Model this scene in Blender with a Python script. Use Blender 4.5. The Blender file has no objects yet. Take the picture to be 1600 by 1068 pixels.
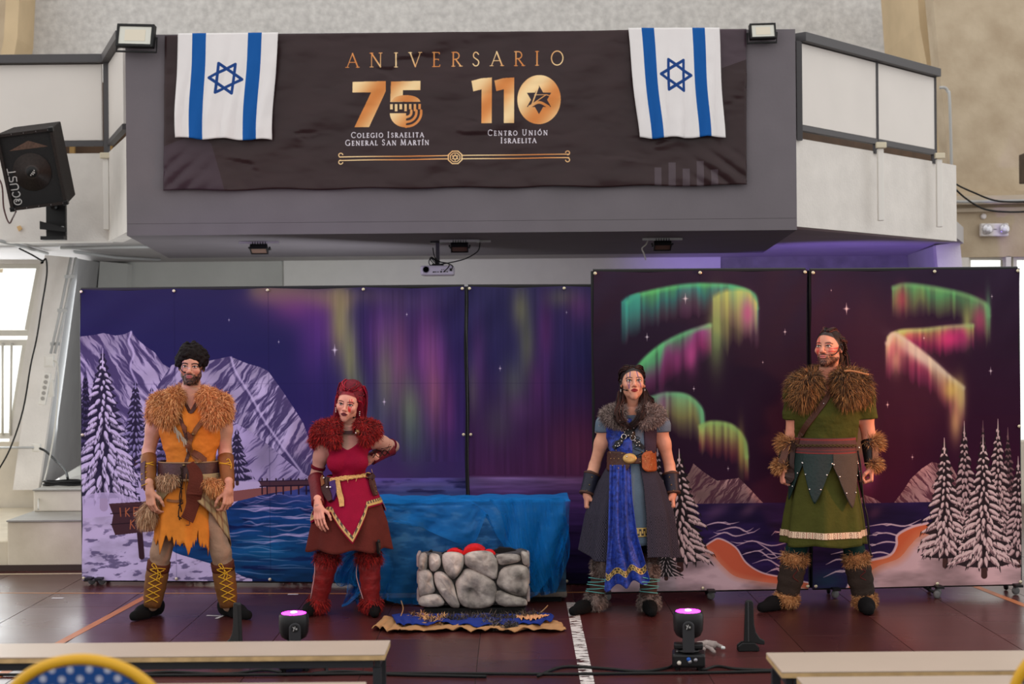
import bpy, math, random
import numpy as np
from mathutils import Vector, Matrix
from mathutils.bvhtree import BVHTree

PI = math.pi
rng = np.random.default_rng(7)
random.seed(7)
SC = bpy.context.scene
COL = SC.collection

# ------------------------------------------------------------------ camera
FPX, HZ, CZ, PHI = 2400.0, 534.0, 1.75, math.radians(0.5)
cam_data = bpy.data.cameras.new('camera')
cam = bpy.data.objects.new('camera', cam_data)
COL.objects.link(cam)
cam_data.sensor_width = 36.0
cam_data.lens = 36.0 * FPX / 1600.0
cam.location = (0, 0, CZ)
cam.rotation_euler = (Matrix.Rotation(PI / 2, 3, 'X') @ Matrix.Rotation(-PHI, 3, 'Z')).to_euler()
cam_data.clip_end = 200
cam_data.dof.use_dof = True
cam_data.dof.focus_distance = 9.9
cam_data.dof.aperture_fstop = 2.6
SC.camera = cam

# ------------------------------------------------------------------ view, sky and lamps
SC.view_settings.view_transform = 'Standard'
SC.view_settings.look = 'None'
SC.view_settings.gamma = 1.0
SC.view_settings.use_curve_mapping = False
SC.view_settings.exposure = 0.0
world = bpy.data.worlds.new('sky')
SC.world = world
world.use_nodes = True
bg = world.node_tree.nodes['Background']
bg.inputs[0].default_value = (1.0, 0.985, 0.965, 1)
bg.inputs[1].default_value = 1.34


def spot(name, loc, target, power, color, deg, blend=0.6, radius=0.08):
    l = bpy.data.lights.new(name, 'SPOT')
    l.energy = power
    l.color = color
    l.spot_size = math.radians(deg)
    l.spot_blend = blend
    l.shadow_soft_size = radius
    o = bpy.data.objects.new(name, l)
    COL.objects.link(o)
    o.location = loc
    o.rotation_euler = (Vector(target) - Vector(loc)).to_track_quat('-Z', 'Y').to_euler()
    return o


spot('orange_stage_spot', (4.7, 9.0, 1.7), (1.9, 9.95, 1.35), 360, (1.0, 0.36, 0.12), 46)
spot('red_stage_spot', (0.9, 5.6, 2.9), (2.0, 10.2, 1.0), 120, (1.0, 0.16, 0.14), 34)
spot('violet_stage_spot', (-4.6, 8.0, 2.2), (-2.6, 11.0, 1.3), 150, (0.55, 0.30, 1.0), 52)
spot('magenta_stage_spot', (-2.6, 7.2, 2.6), (-1.1, 9.9, 1.2), 90, (1.0, 0.16, 0.45), 36)
spot('violet_wall_wash', (2.9, 13.2, 0.4), (3.6, 17.4, 2.5), 420, (0.32, 0.20, 1.0), 60)


def area_light(name, loc, target, power, size):
    """Soft area light: Daylight by the side window, and the added nook fill."""
    l = bpy.data.lights.new(name, 'AREA')
    l.energy = power
    l.color = (.93, .97, 1.0)
    l.shape = 'RECTANGLE'
    l.size, l.size_y = size
    o = bpy.data.objects.new(name, l)
    COL.objects.link(o)
    o.location = loc
    o.rotation_euler = (Vector(target) - Vector(loc)).to_track_quat('-Z', 'Y').to_euler()
    return o


area_light('left_window_daylight', (-5.9, 16.2, 1.6), (0, 16.4, 1.7), 70, (2.4, 1.8))
area_light('window_pane_daylight', (-5.05, 14.95, 1.65), (-3.6, 8.6, .6), 42, (1.8, 1.5))
area_light('nook_fill', (-1.3, 13.2, 1.3), (-4.8, 16.8, 1.7), 55, (2.0, 1.1))  # added fill standing in for bounce, unseen behind the left screen


def at(px, py, Y):
    """A point of the photographed room at distance Y from the camera."""
    u, v = px - 800.0, HZ - py
    c, s = math.cos(PHI), math.sin(PHI)
    return np.array([(c * u + s * v) * Y / FPX, Y, CZ + (-s * u + c * v) * Y / FPX])


def on_floor(px, py):
    u, v = px - 800.0, HZ - py
    c, s = math.cos(PHI), math.sin(PHI)
    Y = -CZ * FPX / (-s * u + c * v)
    return at(px, py, Y)


def at_z(px, py, z):
    u, v = px - 800.0, HZ - py
    c, s = math.cos(PHI), math.sin(PHI)
    Y = (z - CZ) * FPX / (-s * u + c * v)
    return at(px, py, Y)


# ------------------------------------------------------------------ colour and materials
def lin(c):
    c = np.asarray(c, dtype=float) / 255.0
    return np.where(c <= 0.04045, c / 12.92, ((c + 0.055) / 1.055) ** 2.4)


MATS = {}


def mat(name, rgb, rough=0.6, metal=0.0, var=0.0, vscale=8.0, bump=0.0, bscale=60.0, emit=None, spec=0.3,
        rgb2=None, alpha=1.0, sheen=0.0, coat=0.0, trans=0.0):
    if name in MATS:
        return MATS[name]
    m = bpy.data.materials.new(name)
    m.use_nodes = True
    nt = m.node_tree
    b = nt.nodes['Principled BSDF']
    b.inputs['Roughness'].default_value = rough
    b.inputs['Metallic'].default_value = metal
    b.inputs['Specular IOR Level'].default_value = spec
    b.inputs['Alpha'].default_value = alpha
    b.inputs['Sheen Weight'].default_value = sheen
    b.inputs['Coat Weight'].default_value = coat
    b.inputs['Transmission Weight'].default_value = trans
    c = lin(rgb)
    tc = nt.nodes.new('ShaderNodeTexCoord')
    if var > 0 or rgb2 is not None:
        n = nt.nodes.new('ShaderNodeTexNoise')
        n.inputs['Scale'].default_value = vscale
        n.inputs['Detail'].default_value = 5
        nt.links.new(tc.outputs['Object'], n.inputs['Vector'])
        r = nt.nodes.new('ShaderNodeValToRGB')
        c2 = lin(rgb2) if rgb2 is not None else np.clip(c * (1 + var), 0, 1)
        c1 = c if rgb2 is not None else c * (1 - var)
        r.color_ramp.elements[0].color = (*c1, 1)
        r.color_ramp.elements[1].color = (*c2, 1)
        r.color_ramp.elements[0].position = 0.3
        r.color_ramp.elements[1].position = 0.7
        nt.links.new(n.outputs['Fac'], r.inputs['Fac'])
        nt.links.new(r.outputs['Color'], b.inputs['Base Color'])
    else:
        b.inputs['Base Color'].default_value = (*c, 1)
    if bump > 0:
        n2 = nt.nodes.new('ShaderNodeTexNoise')
        n2.inputs['Scale'].default_value = bscale
        n2.inputs['Detail'].default_value = 3
        nt.links.new(tc.outputs['Object'], n2.inputs['Vector'])
        bp = nt.nodes.new('ShaderNodeBump')
        bp.inputs['Strength'].default_value = bump
        bp.inputs['Distance'].default_value = 0.01
        nt.links.new(n2.outputs['Fac'], bp.inputs['Height'])
        nt.links.new(bp.outputs['Normal'], b.inputs['Normal'])
    if emit is not None:
        b.inputs['Emission Color'].default_value = (*lin(emit[:3]), 1)
        b.inputs['Emission Strength'].default_value = emit[3]
    MATS[name] = m
    return m


def mat_col(name, rough=0.6, bump=0.0, bscale=80.0, spec=0.4, sheen=0.0, sub=0.0):
    """Material whose colour is the mesh's own colour attribute."""
    if name in MATS:
        return MATS[name]
    m = mat(name, (128, 128, 128), rough=rough, bump=bump, bscale=bscale, spec=spec, sheen=sheen)
    nt = m.node_tree
    a = nt.nodes.new('ShaderNodeAttribute')
    a.attribute_name = 'Col'
    b = nt.nodes['Principled BSDF']
    nt.links.new(a.outputs['Color'], b.inputs['Base Color'])
    if sub > 0:
        b.inputs['Subsurface Weight'].default_value = sub
        b.inputs['Subsurface Radius'].default_value = (0.012, 0.005, 0.003)
        b.inputs['Subsurface Scale'].default_value = 0.5
    return m


def mat_print(name, arr, rough=0.65, bump=0.05, bscale=220.0, spec=0.3, sheen=0.0):
    """Flat print: arr is an (H,W,3) picture painted below, sRGB 0..1, top row first."""
    h, w, _ = arr.shape
    im = bpy.data.images.new(name, w, h)
    px = np.ones((h, w, 4), dtype=np.float32)
    px[..., :3] = np.clip(arr[::-1], 0, 1)
    im.pixels.foreach_set(px.ravel())
    im.update()
    im.pack()
    m = mat(name, (128, 128, 128), rough=rough, bump=bump, bscale=bscale, spec=spec, sheen=sheen)
    nt = m.node_tree
    t = nt.nodes.new('ShaderNodeTexImage')
    t.image = im
    t.extension = 'EXTEND'
    uvn = nt.nodes.new('ShaderNodeUVMap')
    nt.links.new(uvn.outputs['UV'], t.inputs['Vector'])
    nt.links.new(t.outputs['Color'], nt.nodes['Principled BSDF'].inputs['Base Color'])
    return m


# ------------------------------------------------------------------ objects
LOC = {}


def thing(name, label=None, cat=None, loc=(0, 0, 0), group=None, kind=None):
    o = bpy.data.objects.new(name, None)
    o.empty_display_size = 0.1
    COL.objects.link(o)
    o.location = [float(x) for x in loc]
    LOC[o.name] = np.array(loc, dtype=float)
    tag(o, label, cat, group, kind)
    return o


def tag(o, label=None, cat=None, group=None, kind=None):
    if label:
        o['label'] = label
    if cat:
        o['category'] = cat
    if group:
        o['group'] = group
    if kind:
        o['kind'] = kind
    return o


def mk(name, V, F, m, parent=None, smooth=True, col=None, uv=None, label=None, kind=None):
    """Link a mesh given in room coordinates (or in the parent's own, when the parent stands at the origin)."""
    V = np.asarray(V, dtype=np.float32).reshape(-1, 3).copy()
    me = bpy.data.meshes.new(name)
    off = LOC.get(parent.name, np.zeros(3)) if parent is not None else np.zeros(3)
    if parent is None:
        off = np.array([0, 0, 0.0])
    V = V - off.astype(np.float32)
    if isinstance(F, np.ndarray) and F.ndim == 2:
        n, k = F.shape
        me.vertices.add(len(V))
        me.vertices.foreach_set('co', V.ravel())
        me.loops.add(n * k)
        me.loops.foreach_set('vertex_index', F.astype(np.int32).ravel())
        me.polygons.add(n)
        me.polygons.foreach_set('loop_start', np.arange(0, n * k, k, dtype=np.int32))
        me.polygons.foreach_set('loop_total', np.full(n, k, dtype=np.int32))
        me.update(calc_edges=True)
    else:
        me.from_pydata([tuple(map(float, v)) for v in V], [], [tuple(int(i) for i in f) for f in F])
        me.update()
    if col is not None:
        ca = me.color_attributes.new('Col', 'FLOAT_COLOR', 'POINT')
        c4 = np.ones((len(V), 4), dtype=np.float32)
        c4[:, :3] = col
        ca.data.foreach_set('color', c4.ravel())
    if uv is not None:
        ul = me.uv_layers.new(name='UVMap')
        li = np.empty(len(me.loops), dtype=np.int32)
        me.loops.foreach_get('vertex_index', li)
        ul.data.foreach_set('uv', np.asarray(uv, dtype=np.float32)[li].ravel())
    me.polygons.foreach_set('use_smooth', np.full(len(me.polygons), bool(smooth)))
    if m is not None:
        me.materials.append(m)
    o = bpy.data.objects.new(name, me)
    COL.objects.link(o)
    if parent is not None:
        o.parent = parent
    LOC[o.name] = off
    if label:
        o['label'] = label
    if kind:
        o['kind'] = kind
    return o


def mod_bevel(o, w=0.005, seg=2):
    b = o.modifiers.new('Bevel', 'BEVEL')
    b.width = w
    b.segments = seg
    b.limit_method = 'ANGLE'
    return o


def dup(root, loc, rotz=0.0, label=None, group=None):
    """Copy a thing with its parts and sub-parts, sharing mesh data."""
    def rec(o, par):
        c = o.copy()
        COL.objects.link(c)
        c.parent = par
        for ch in list(o.children):
            rec(ch, c)
        return c
    c = rec(root, None)
    c.location = [float(x) for x in loc]
    c.rotation_euler = (0, 0, rotz)
    if label:
        c['label'] = label
    if group:
        c['group'] = group
    return c


class MB:
    """Collects simple solids into one mesh."""

    def __init__(s):
        s.v, s.f = [], []

    def add(s, V, F):
        n = len(s.v)
        s.v.extend([tuple(map(float, p)) for p in V])
        s.f.extend([tuple(int(i) + n for i in f) for f in F])
        return s

    def hexa(s, p):
        """p: 8 points, 0-3 one face, 4-7 the opposite face in the same order."""
        return s.add(p, [(3, 2, 1, 0), (4, 5, 6, 7), (0, 1, 5, 4), (1, 2, 6, 5), (2, 3, 7, 6), (3, 0, 4, 7)])

    def box(s, c, size, R=None):
        c = np.asarray(c, float)
        h = np.asarray(size, float) / 2
        P = np.array([(-1, -1, -1), (1, -1, -1), (1, 1, -1), (-1, 1, -1), (-1, -1, 1), (1, -1, 1), (1, 1, 1), (-1, 1, 1)]) * h
        if R is not None:
            P = P @ np.asarray(R).T
        return s.hexa(P + c)

    def tube(s, path, r, n=8, cap=True, flat=1.0, up=None):
        V, F = tube_geo(path, r, n, cap, flat, up)
        return s.add(V, F)

    def lathe(s, prof, c=(0, 0, 0), axis=(0, 0, 1), n=24):
        """prof: (radius, height) pairs along the axis."""
        a = Vector(axis).normalized()
        M = np.array(a.to_track_quat('Z', 'Y').to_matrix())
        V, F = [], []
        k = len(prof)
        for r, h in prof:
            for i in range(n):
                t = 2 * PI * i / n
                V.append(M @ np.array([r * math.cos(t), r * math.sin(t), h]) + np.asarray(c, float))
        for j in range(k - 1):
            for i in range(n):
                i2 = (i + 1) % n
                F.append((j * n + i, j * n + i2, (j + 1) * n + i2, (j + 1) * n + i))
        F.append(tuple(range(n - 1, -1, -1)))
        F.append(tuple((k - 1) * n + i for i in range(n)))
        return s.add(V, F)

    def prism(s, poly, d):
        """poly: 3D points of a planar outline; d: extrusion vector."""
        n = len(poly)
        A = [np.asarray(p, float) for p in poly]
        B = [p + np.asarray(d, float) for p in A]
        return s.add(A + B, [tuple(range(n)), tuple(range(2 * n - 1, n - 1, -1))] +
                     [(i, n + i, n + (i + 1) % n, (i + 1) % n) for i in range(n)])

    def build(s, name, m, parent=None, smooth=False, bevel=0.0, **k):
        o = mk(name, s.v, s.f, m, parent, smooth, **k)
        bm = None
        import bmesh
        bm = bmesh.new()
        bm.from_mesh(o.data)
        bmesh.ops.recalc_face_normals(bm, faces=bm.faces)
        bm.to_mesh(o.data)
        bm.free()
        if bevel > 0:
            mod_bevel(o, bevel)
        return o


def tube_geo(path, r, n=8, cap=True, flat=1.0, up=None):
    P = [np.asarray(p, float) for p in path]
    k = len(P)
    R = [r] * k if np.isscalar(r) else list(r)
    V, F = [], []
    prev = None
    for i in range(k):
        t = P[min(i + 1, k - 1)] - P[max(i - 1, 0)]
        t = t / (np.linalg.norm(t) + 1e-9)
        if up is not None:
            a = np.asarray(up, float)
        elif prev is None:
            a = np.array([0, 0, 1.0]) if abs(t[2]) < 0.9 else np.array([1.0, 0, 0])
        else:
            a = prev
        a = a - t * np.dot(a, t)
        a /= (np.linalg.norm(a) + 1e-9)
        prev = a
        b = np.cross(t, a)
        for j in range(n):
            th = 2 * PI * (j + 0.5) / n
            V.append(P[i] + R[i] * (math.cos(th) * b + flat * math.sin(th) * a))
    for i in range(k - 1):
        for j in range(n):
            j2 = (j + 1) % n
            F.append((i * n + j, i * n + j2, (i + 1) * n + j2, (i + 1) * n + j))
    if cap:
        F.append(tuple(range(n - 1, -1, -1)))
        F.append(tuple((k - 1) * n + j for j in range(n)))
    return V, F


def smooth_path(pts, n=8):
    """Catmull-Rom through the points."""
    P = [np.asarray(p, float) for p in pts]
    P = [2 * P[0] - P[1]] + P + [2 * P[-1] - P[-2]]
    out = []
    for i in range(1, len(P) - 2):
        for j in range(n):
            t = j / n
            a, b, c, d = P[i - 1], P[i], P[i + 1], P[i + 2]
            out.append(0.5 * (2 * b + (c - a) * t + (2 * a - 5 * b + 4 * c - d) * t * t + (3 * b - a - 3 * c + d) * t ** 3))
    out.append(P[-2])
    return out


def grid_faces(nu, nv, closed=False):
    """Quads of a (nv+1) x (nu+1) grid (or nu columns, closed)."""
    F = []
    w = nu if closed else nu + 1
    i, j = np.meshgrid(np.arange(nu), np.arange(nv))
    i, j = i.ravel(), j.ravel()
    i2 = (i + 1) % nu if closed else i + 1
    return np.stack([j * w + i, (j + 1) * w + i, (j + 1) * w + i2, j * w + i2], axis=1)


def solidify(o, t, offset=0.0):
    md = o.modifiers.new('Solidify', 'SOLIDIFY')
    md.thickness = t
    md.offset = offset
    return o


# ------------------------------------------------------------------ noise
_T = np.random.default_rng(3).random((256, 256)).astype(np.float32)


def vn(x, y, seed=0):
    x = np.asarray(x, np.float32) + seed * 17.3
    y = np.asarray(y, np.float32) + seed * 9.7
    xi, yi = np.floor(x).astype(int), np.floor(y).astype(int)
    fx, fy = x - xi, y - yi
    fx = fx * fx * (3 - 2 * fx)
    fy = fy * fy * (3 - 2 * fy)
    a = _T[yi & 255, xi & 255]
    b = _T[yi & 255, (xi + 1) & 255]
    c = _T[(yi + 1) & 255, xi & 255]
    d = _T[(yi + 1) & 255, (xi + 1) & 255]
    return (a * (1 - fx) + b * fx) * (1 - fy) + (c * (1 - fx) + d * fx) * fy


def fbm(x, y, seed=0, o=4):
    s, a, t = 0, 0.5, 0
    for i in range(o):
        s = s + a * vn(x * 2 ** i, y * 2 ** i, seed + i)
        t += a
        a *= 0.5
    return s / t
# ------------------------------------------------------------------ painter for the flat prints
class Cv:
    """A picture painted in the coordinates of the printed cloth."""

    def __init__(s, x0, y0, x1, y1, sc, base):
        s.x0, s.y0, s.x1, s.y1, s.sc = x0, y0, x1, y1, sc
        s.W, s.H = int(round((x1 - x0) * sc)), int(round((y1 - y0) * sc))
        s.X, s.Y = np.meshgrid(x0 + (np.arange(s.W) + .5) / sc, y0 + (np.arange(s.H) + .5) / sc)
        s.X = s.X.astype(np.float32)
        s.Y = s.Y.astype(np.float32)
        s.a = np.zeros((s.H, s.W, 3), np.float32)
        s.a[:] = np.array(base, np.float32) / 255

    def sl(s, xa, ya, xb, yb):
        i0, i1 = int(max(0, (xa - s.x0) * s.sc)), int(min(s.W, (xb - s.x0) * s.sc + 2))
        j0, j1 = int(max(0, (ya - s.y0) * s.sc)), int(min(s.H, (yb - s.y0) * s.sc + 2))
        if i1 <= i0 or j1 <= j0:
            return None
        return (slice(j0, j1), slice(i0, i1))

    def put(s, sl, al, col):
        c = np.asarray(col, np.float32) / 255
        s.a[sl] += (c - s.a[sl]) * al[..., None]

    def grad(s, stops):
        """Vertical gradient: (y, colour) stops."""
        ys = [q[0] for q in stops]
        for k in range(3):
            s.a[..., k] = np.interp(s.Y, ys, [q[1][k] / 255 for q in stops])

    def mask(s, pts, sl):
        X, Y = s.X[sl], s.Y[sl]
        ins = np.zeros(X.shape, bool)
        n = len(pts)
        for i in range(n):
            xa, ya = pts[i]
            xb, yb = pts[(i + 1) % n]
            if ya == yb:
                continue
            c = ((ya > Y) != (yb > Y)) & (X < (xb - xa) * (Y - ya) / (yb - ya) + xa)
            ins ^= c
        return ins.astype(np.float32)

    def poly(s, pts, col, al=1.0):
        xs, ys = [p[0] for p in pts], [p[1] for p in pts]
        sl = s.sl(min(xs), min(ys), max(xs), max(ys))
        if sl is None:
            return
        s.put(sl, s.mask(pts, sl) * al, col(s.X[sl], s.Y[sl]) if callable(col) else col)

    def line(s, pts, w, col, al=1.0, soft=0.6):
        n = len(pts)
        ws = [w] * n if np.isscalar(w) else w
        xs, ys = [p[0] for p in pts], [p[1] for p in pts]
        m = max(ws) / 2 + soft + 1
        sl = s.sl(min(xs) - m, min(ys) - m, max(xs) + m, max(ys) + m)
        if sl is None:
            return
        X, Y = s.X[sl], s.Y[sl]
        A = np.zeros(X.shape, np.float32)
        for i in range(n - 1):
            (xa, ya), (xb, yb) = pts[i], pts[i + 1]
            dx, dy = xb - xa, yb - ya
            t = np.clip(((X - xa) * dx + (Y - ya) * dy) / (dx * dx + dy * dy + 1e-9), 0, 1)
            d = np.hypot(X - xa - t * dx, Y - ya - t * dy)
            r = (ws[i] + (ws[i + 1] - ws[i]) * t) / 2
            A = np.maximum(A, np.clip((r - d) / soft + .5, 0, 1))
        s.put(sl, A * al, col(X, Y) if callable(col) else col)

    def blob(s, cx, cy, rx, ry, col, al, rot=0, pw=1.0):
        m = 2.6 * max(rx, ry)
        sl = s.sl(cx - m, cy - m, cx + m, cy + m)
        if sl is None:
            return
        X, Y = s.X[sl] - cx, s.Y[sl] - cy
        c, q = math.cos(rot), math.sin(rot)
        u, v = (X * c + Y * q) / rx, (-X * q + Y * c) / ry
        s.put(sl, al * np.exp(-(u * u + v * v) ** pw), col)

    def star(s, x, y, r, col=(235, 225, 245)):
        s.blob(x, y, r * .55, r * .55, col, .9)
        s.line([(x, y - 2.2 * r), (x, y), (x, y + 2.2 * r)], [.2, r * .5, .2], col, .7, .8)
        s.line([(x - 1.3 * r, y), (x, y), (x + 1.3 * r, y)], [.2, r * .4, .2], col, .6, .8)

    def ribbon(s, pts, length, cols, al=0.9, seed=0, edge=None, sharp=5.0):
        """Aurora curtain hung from (or standing on) a curve: vertical rays below it that fade out."""
        P = smooth2(pts, 40)
        L = np.interp(np.linspace(0, 1, len(P)), np.linspace(0, 1, len(length)), length)
        Al = np.zeros(s.X.shape, np.float32)
        Cc = np.zeros(s.a.shape, np.float32)
        Wt = np.zeros(s.X.shape, np.float32)
        nc = len(cols)
        for i in range(len(P) - 1):
            x, y = P[i]
            x2, y2 = P[i + 1]
            l = L[i]
            sl = s.sl(min(x, x2) - 5, min(y, y2) - 8, max(x, x2) + 5, max(y, y2) + l * 1.15)
            if sl is None:
                continue
            X, Y = s.X[sl], s.Y[sl]
            ray = 0.55 + 0.6 * vn(X * .22, X * 0 + i * .01, seed)
            q = (Y - (y + y2) / 2) / (l * (0.6 + .4 * ray))
            g = np.clip((Y - (y + y2) / 2 + 5) / sharp, 0, 1) * np.clip(1.02 - q, 0, 1) ** .8 * np.clip(ray, 0, 1.0)
            wx = np.exp(-((X - (x + x2) / 2) / 3.0) ** 2)
            g = g * np.clip(wx * 1.5, 0, 1)
            t = np.clip(q, 0, 1) * .55 + .5 * (vn(X * .06, X * 0 + 3.3, seed + 5))
            f = np.clip(t * (nc - 1), 0, nc - 1.001)
            k = f.astype(int)
            fr = (f - k)[..., None]
            ca = np.array(cols, np.float32) / 255
            cc = ca[k] * (1 - fr) + ca[k + 1] * fr
            Cc[sl] += cc * g[..., None]
            Wt[sl] += g
            Al[sl] = np.maximum(Al[sl], g)
        Cc /= (Wt[..., None] + 1e-6)
        a3 = (np.clip(Al, 0, 1) * al)[..., None]
        s.a += (Cc - s.a) * a3
        if edge is not None:
            s.line([tuple(p) for p in P], 7, edge, .5, 6)


def smooth2(pts, n):
    return [p[:2] for p in smooth_path([(x, y, 0) for x, y in pts], n)]


def fir(c, cx, top, bot, hw, snow, dark, seed=0, shade=None, fine=1.0):
    """Painted snow-laden fir: tiers of boughs, each a pad of snow with ragged fingers over dark needles."""
    r = random.Random(seed)
    h = bot - top
    shade = shade or tuple(int(v * .66) for v in snow)
    n = max(7, int(h / 11))
    c.line([(cx, top + h * .1), (cx, bot + h * .05)], [1.5, hw * .18], (74, 48, 46))
    body = [(cx, top)]
    for i in range(1, n + 1):
        t = i / n
        body += [(cx + hw * .80 * t ** .9, top + h * (t - .04)), (cx + hw * .52 * t ** .9, top + h * (t - .02))]
    body += [(cx + hw * .1, bot - h * .01), (cx - hw * .1, bot - h * .01)]
    for i in range(n, 0, -1):
        t = i / n
        body += [(cx - hw * .52 * t ** .9, top + h * (t - .02)), (cx - hw * .80 * t ** .9, top + h * (t - .04))]
    c.poly(body, dark, .95)

    def bough(bx, by, dx, dy, ln, wd):
        nf = 5
        ex, ey = bx + dx * ln, by + dy * ln
        dr = wd * .55
        for q in range(nf + 2):             # needles under the pad
            f = (q + r.random()) / (nf + 1)
            x0, y0 = bx + dx * ln * f, by + dy * ln * f
            c.line([(x0, y0), (x0 + dx * ln * .16 + r.uniform(-.2, .2) * wd, y0 + dr * 1.6 + r.random() * dr)], [wd * .42, .5], dark, .95)
        mid = (bx + dx * ln * .5, by + dy * ln * .5 - wd * .10)
        pts = smooth2([(bx, by), mid, (ex, ey)], 4)
        k = len(pts)
        prof = [wd * (.40 + .60 * math.sin(PI * min(1, .12 + .88 * j / (k - 1)))) for j in range(k)]
        c.line([(p[0], p[1] + wd * .22) for p in pts], prof, shade, .95)
        for q in range(nf):
            f = .25 + .75 * (q + r.random() * .8) / nf
            p = pts[min(k - 1, int(f * (k - 1)))]
            c.line([(p[0], p[1] + wd * .1), (p[0] + dx * wd * .5 + r.uniform(-.12, .2) * wd, p[1] + wd * r.uniform(.55, .95))], [wd * .34, wd * .1], shade if q % 2 else snow, .95)
        c.line([(p[0], p[1] - wd * .06) for p in pts], [w * .74 for w in prof], snow, .97)
        c.line([(ex, ey), (ex + dx * wd * .5, ey + wd * .34)], [wd * .4, .5], snow, .95)

    for i in range(n - 1, -1, -1):                       # from the foot upwards, upper boughs over lower
        t = (i + .35) / n
        y = top + h * (.03 + .90 * t)
        w = hw * (.05 + .98 * t ** .88)
        wd = h * .030 * (.55 + .75 * t)
        nb = max(2, int(2.5 + 4.2 * t))
        for s in range(nb):
            a = -1 + 2 * (s + .5 + r.uniform(-.25, .25)) / nb
            ln = w * (.62 + .38 * abs(a)) * r.uniform(.8, 1.12)
            px = cx + a * w * .40
            bough(px, y + (1 - abs(a)) * h * .022 + r.uniform(-.3, .3) * wd, a * .92 + (.05 if a > 0 else -.05), .26 + (1 - abs(a)) * .55, ln * (.35 + .35 * abs(a)), wd * r.uniform(.85, 1.2))
    c.line([(cx, top - h * .03), (cx, top + h * .1)], [.8, 2.6], snow)


def mountain(c, pts, base, snow, dark, dirx=0.6, seed=0, s=1.0, thr=.5, ridges=()):
    """Silhouette filled with snow and rock streaks that run down the slopes."""
    poly = list(pts) + [(pts[-1][0], base), (pts[0][0], base)]
    xs, ys = [p[0] for p in poly], [p[1] for p in poly]
    sl = c.sl(min(xs), min(ys), max(xs), max(ys))
    if sl is None:
        return
    m = c.mask(poly, sl)
    X, Y = c.X[sl], c.Y[sl]
    u = X - dirx * (Y - base) * 1.0
    w = fbm(X * .05 / s, Y * .05 / s, seed + 9) * 9
    n = fbm((u + w) * .15 / s, (Y + w) * .02 / s, seed, 5)
    n2 = fbm((X + dirx * 1.7 * (base - Y) + w) * .13 / s, Y * .024 / s, seed + 4, 4)
    k = np.clip((np.maximum(n, n2 * .95) - thr + .16 * (fbm(X * .02 / s, Y * .02 / s, seed + 6, 2) - .5)) * 7, 0, 1)
    soft = fbm(X * .018 / s, Y * .012 / s, seed + 2, 3)
    S, D = np.array(snow, np.float32), np.array(dark, np.float32)
    colr = S * (1 - .38 * np.clip(soft * 1.6 - .45, 0, 1))[..., None]
    colr = colr + (D - colr) * (k * .88)[..., None]
    c.put(sl, m, colr)
    for rd in ridges:
        c.line(rd, [3.2] * len(rd), snow, .8, 2.5)
        c.line([(x - 3.5, y + 2) for x, y in rd], [3.2] * len(rd), dark, .5, 2.5)


def streaks(c, x0, y0, x1, y1, n, col, seed=0, w=1.6, al=.8, ln=(20, 70), slope=0.06):
    r = random.Random(seed)
    for i in range(n):
        y = y0 + (y1 - y0) * r.random()
        x = x0 + (x1 - x0) * r.random()
        l = r.uniform(*ln)
        a = r.uniform(-3, 3)
        pts = smooth2([(x, y), (x + l * .33, y + a - slope * l * .3), (x + l * .66, y - a + slope * l * .5), (x + l, y + slope * l)], 4)
        k = len(pts)
        c.line(pts, [.3 + w * math.sin(PI * j / (k - 1)) * r.uniform(.7, 1.2) for j in range(k)], col, al * r.uniform(.5, 1), .9)


def bolt(c, pts, w, col, al=.85, seed=0, branches=2):
    """Bright forked line on the painted water."""
    r = random.Random(seed)
    P = smooth2(pts, 4)
    c.line(P, [max(.4, w * math.sin(PI * (j + .6) / (len(P) + .4))) for j in range(len(P))], col, al, .9)
    for b in range(branches):
        q = P[r.randrange(1, len(P) - 1)]
        sx = r.choice([-1, 1])
        e = (q[0] + sx * r.uniform(8, 22), q[1] + r.uniform(-9, 5))
        c.line([q, ((q[0] + e[0]) / 2, q[1] + r.uniform(-2, 2)), e], [w * .8, w * .6, .3], col, al, .9)


def wrinkle_rows(c, x0, x1, ys):
    for y in ys:
        c.line([(x0, y), (x1, y)], 1, (25, 20, 60), .18, 1.0)


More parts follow.
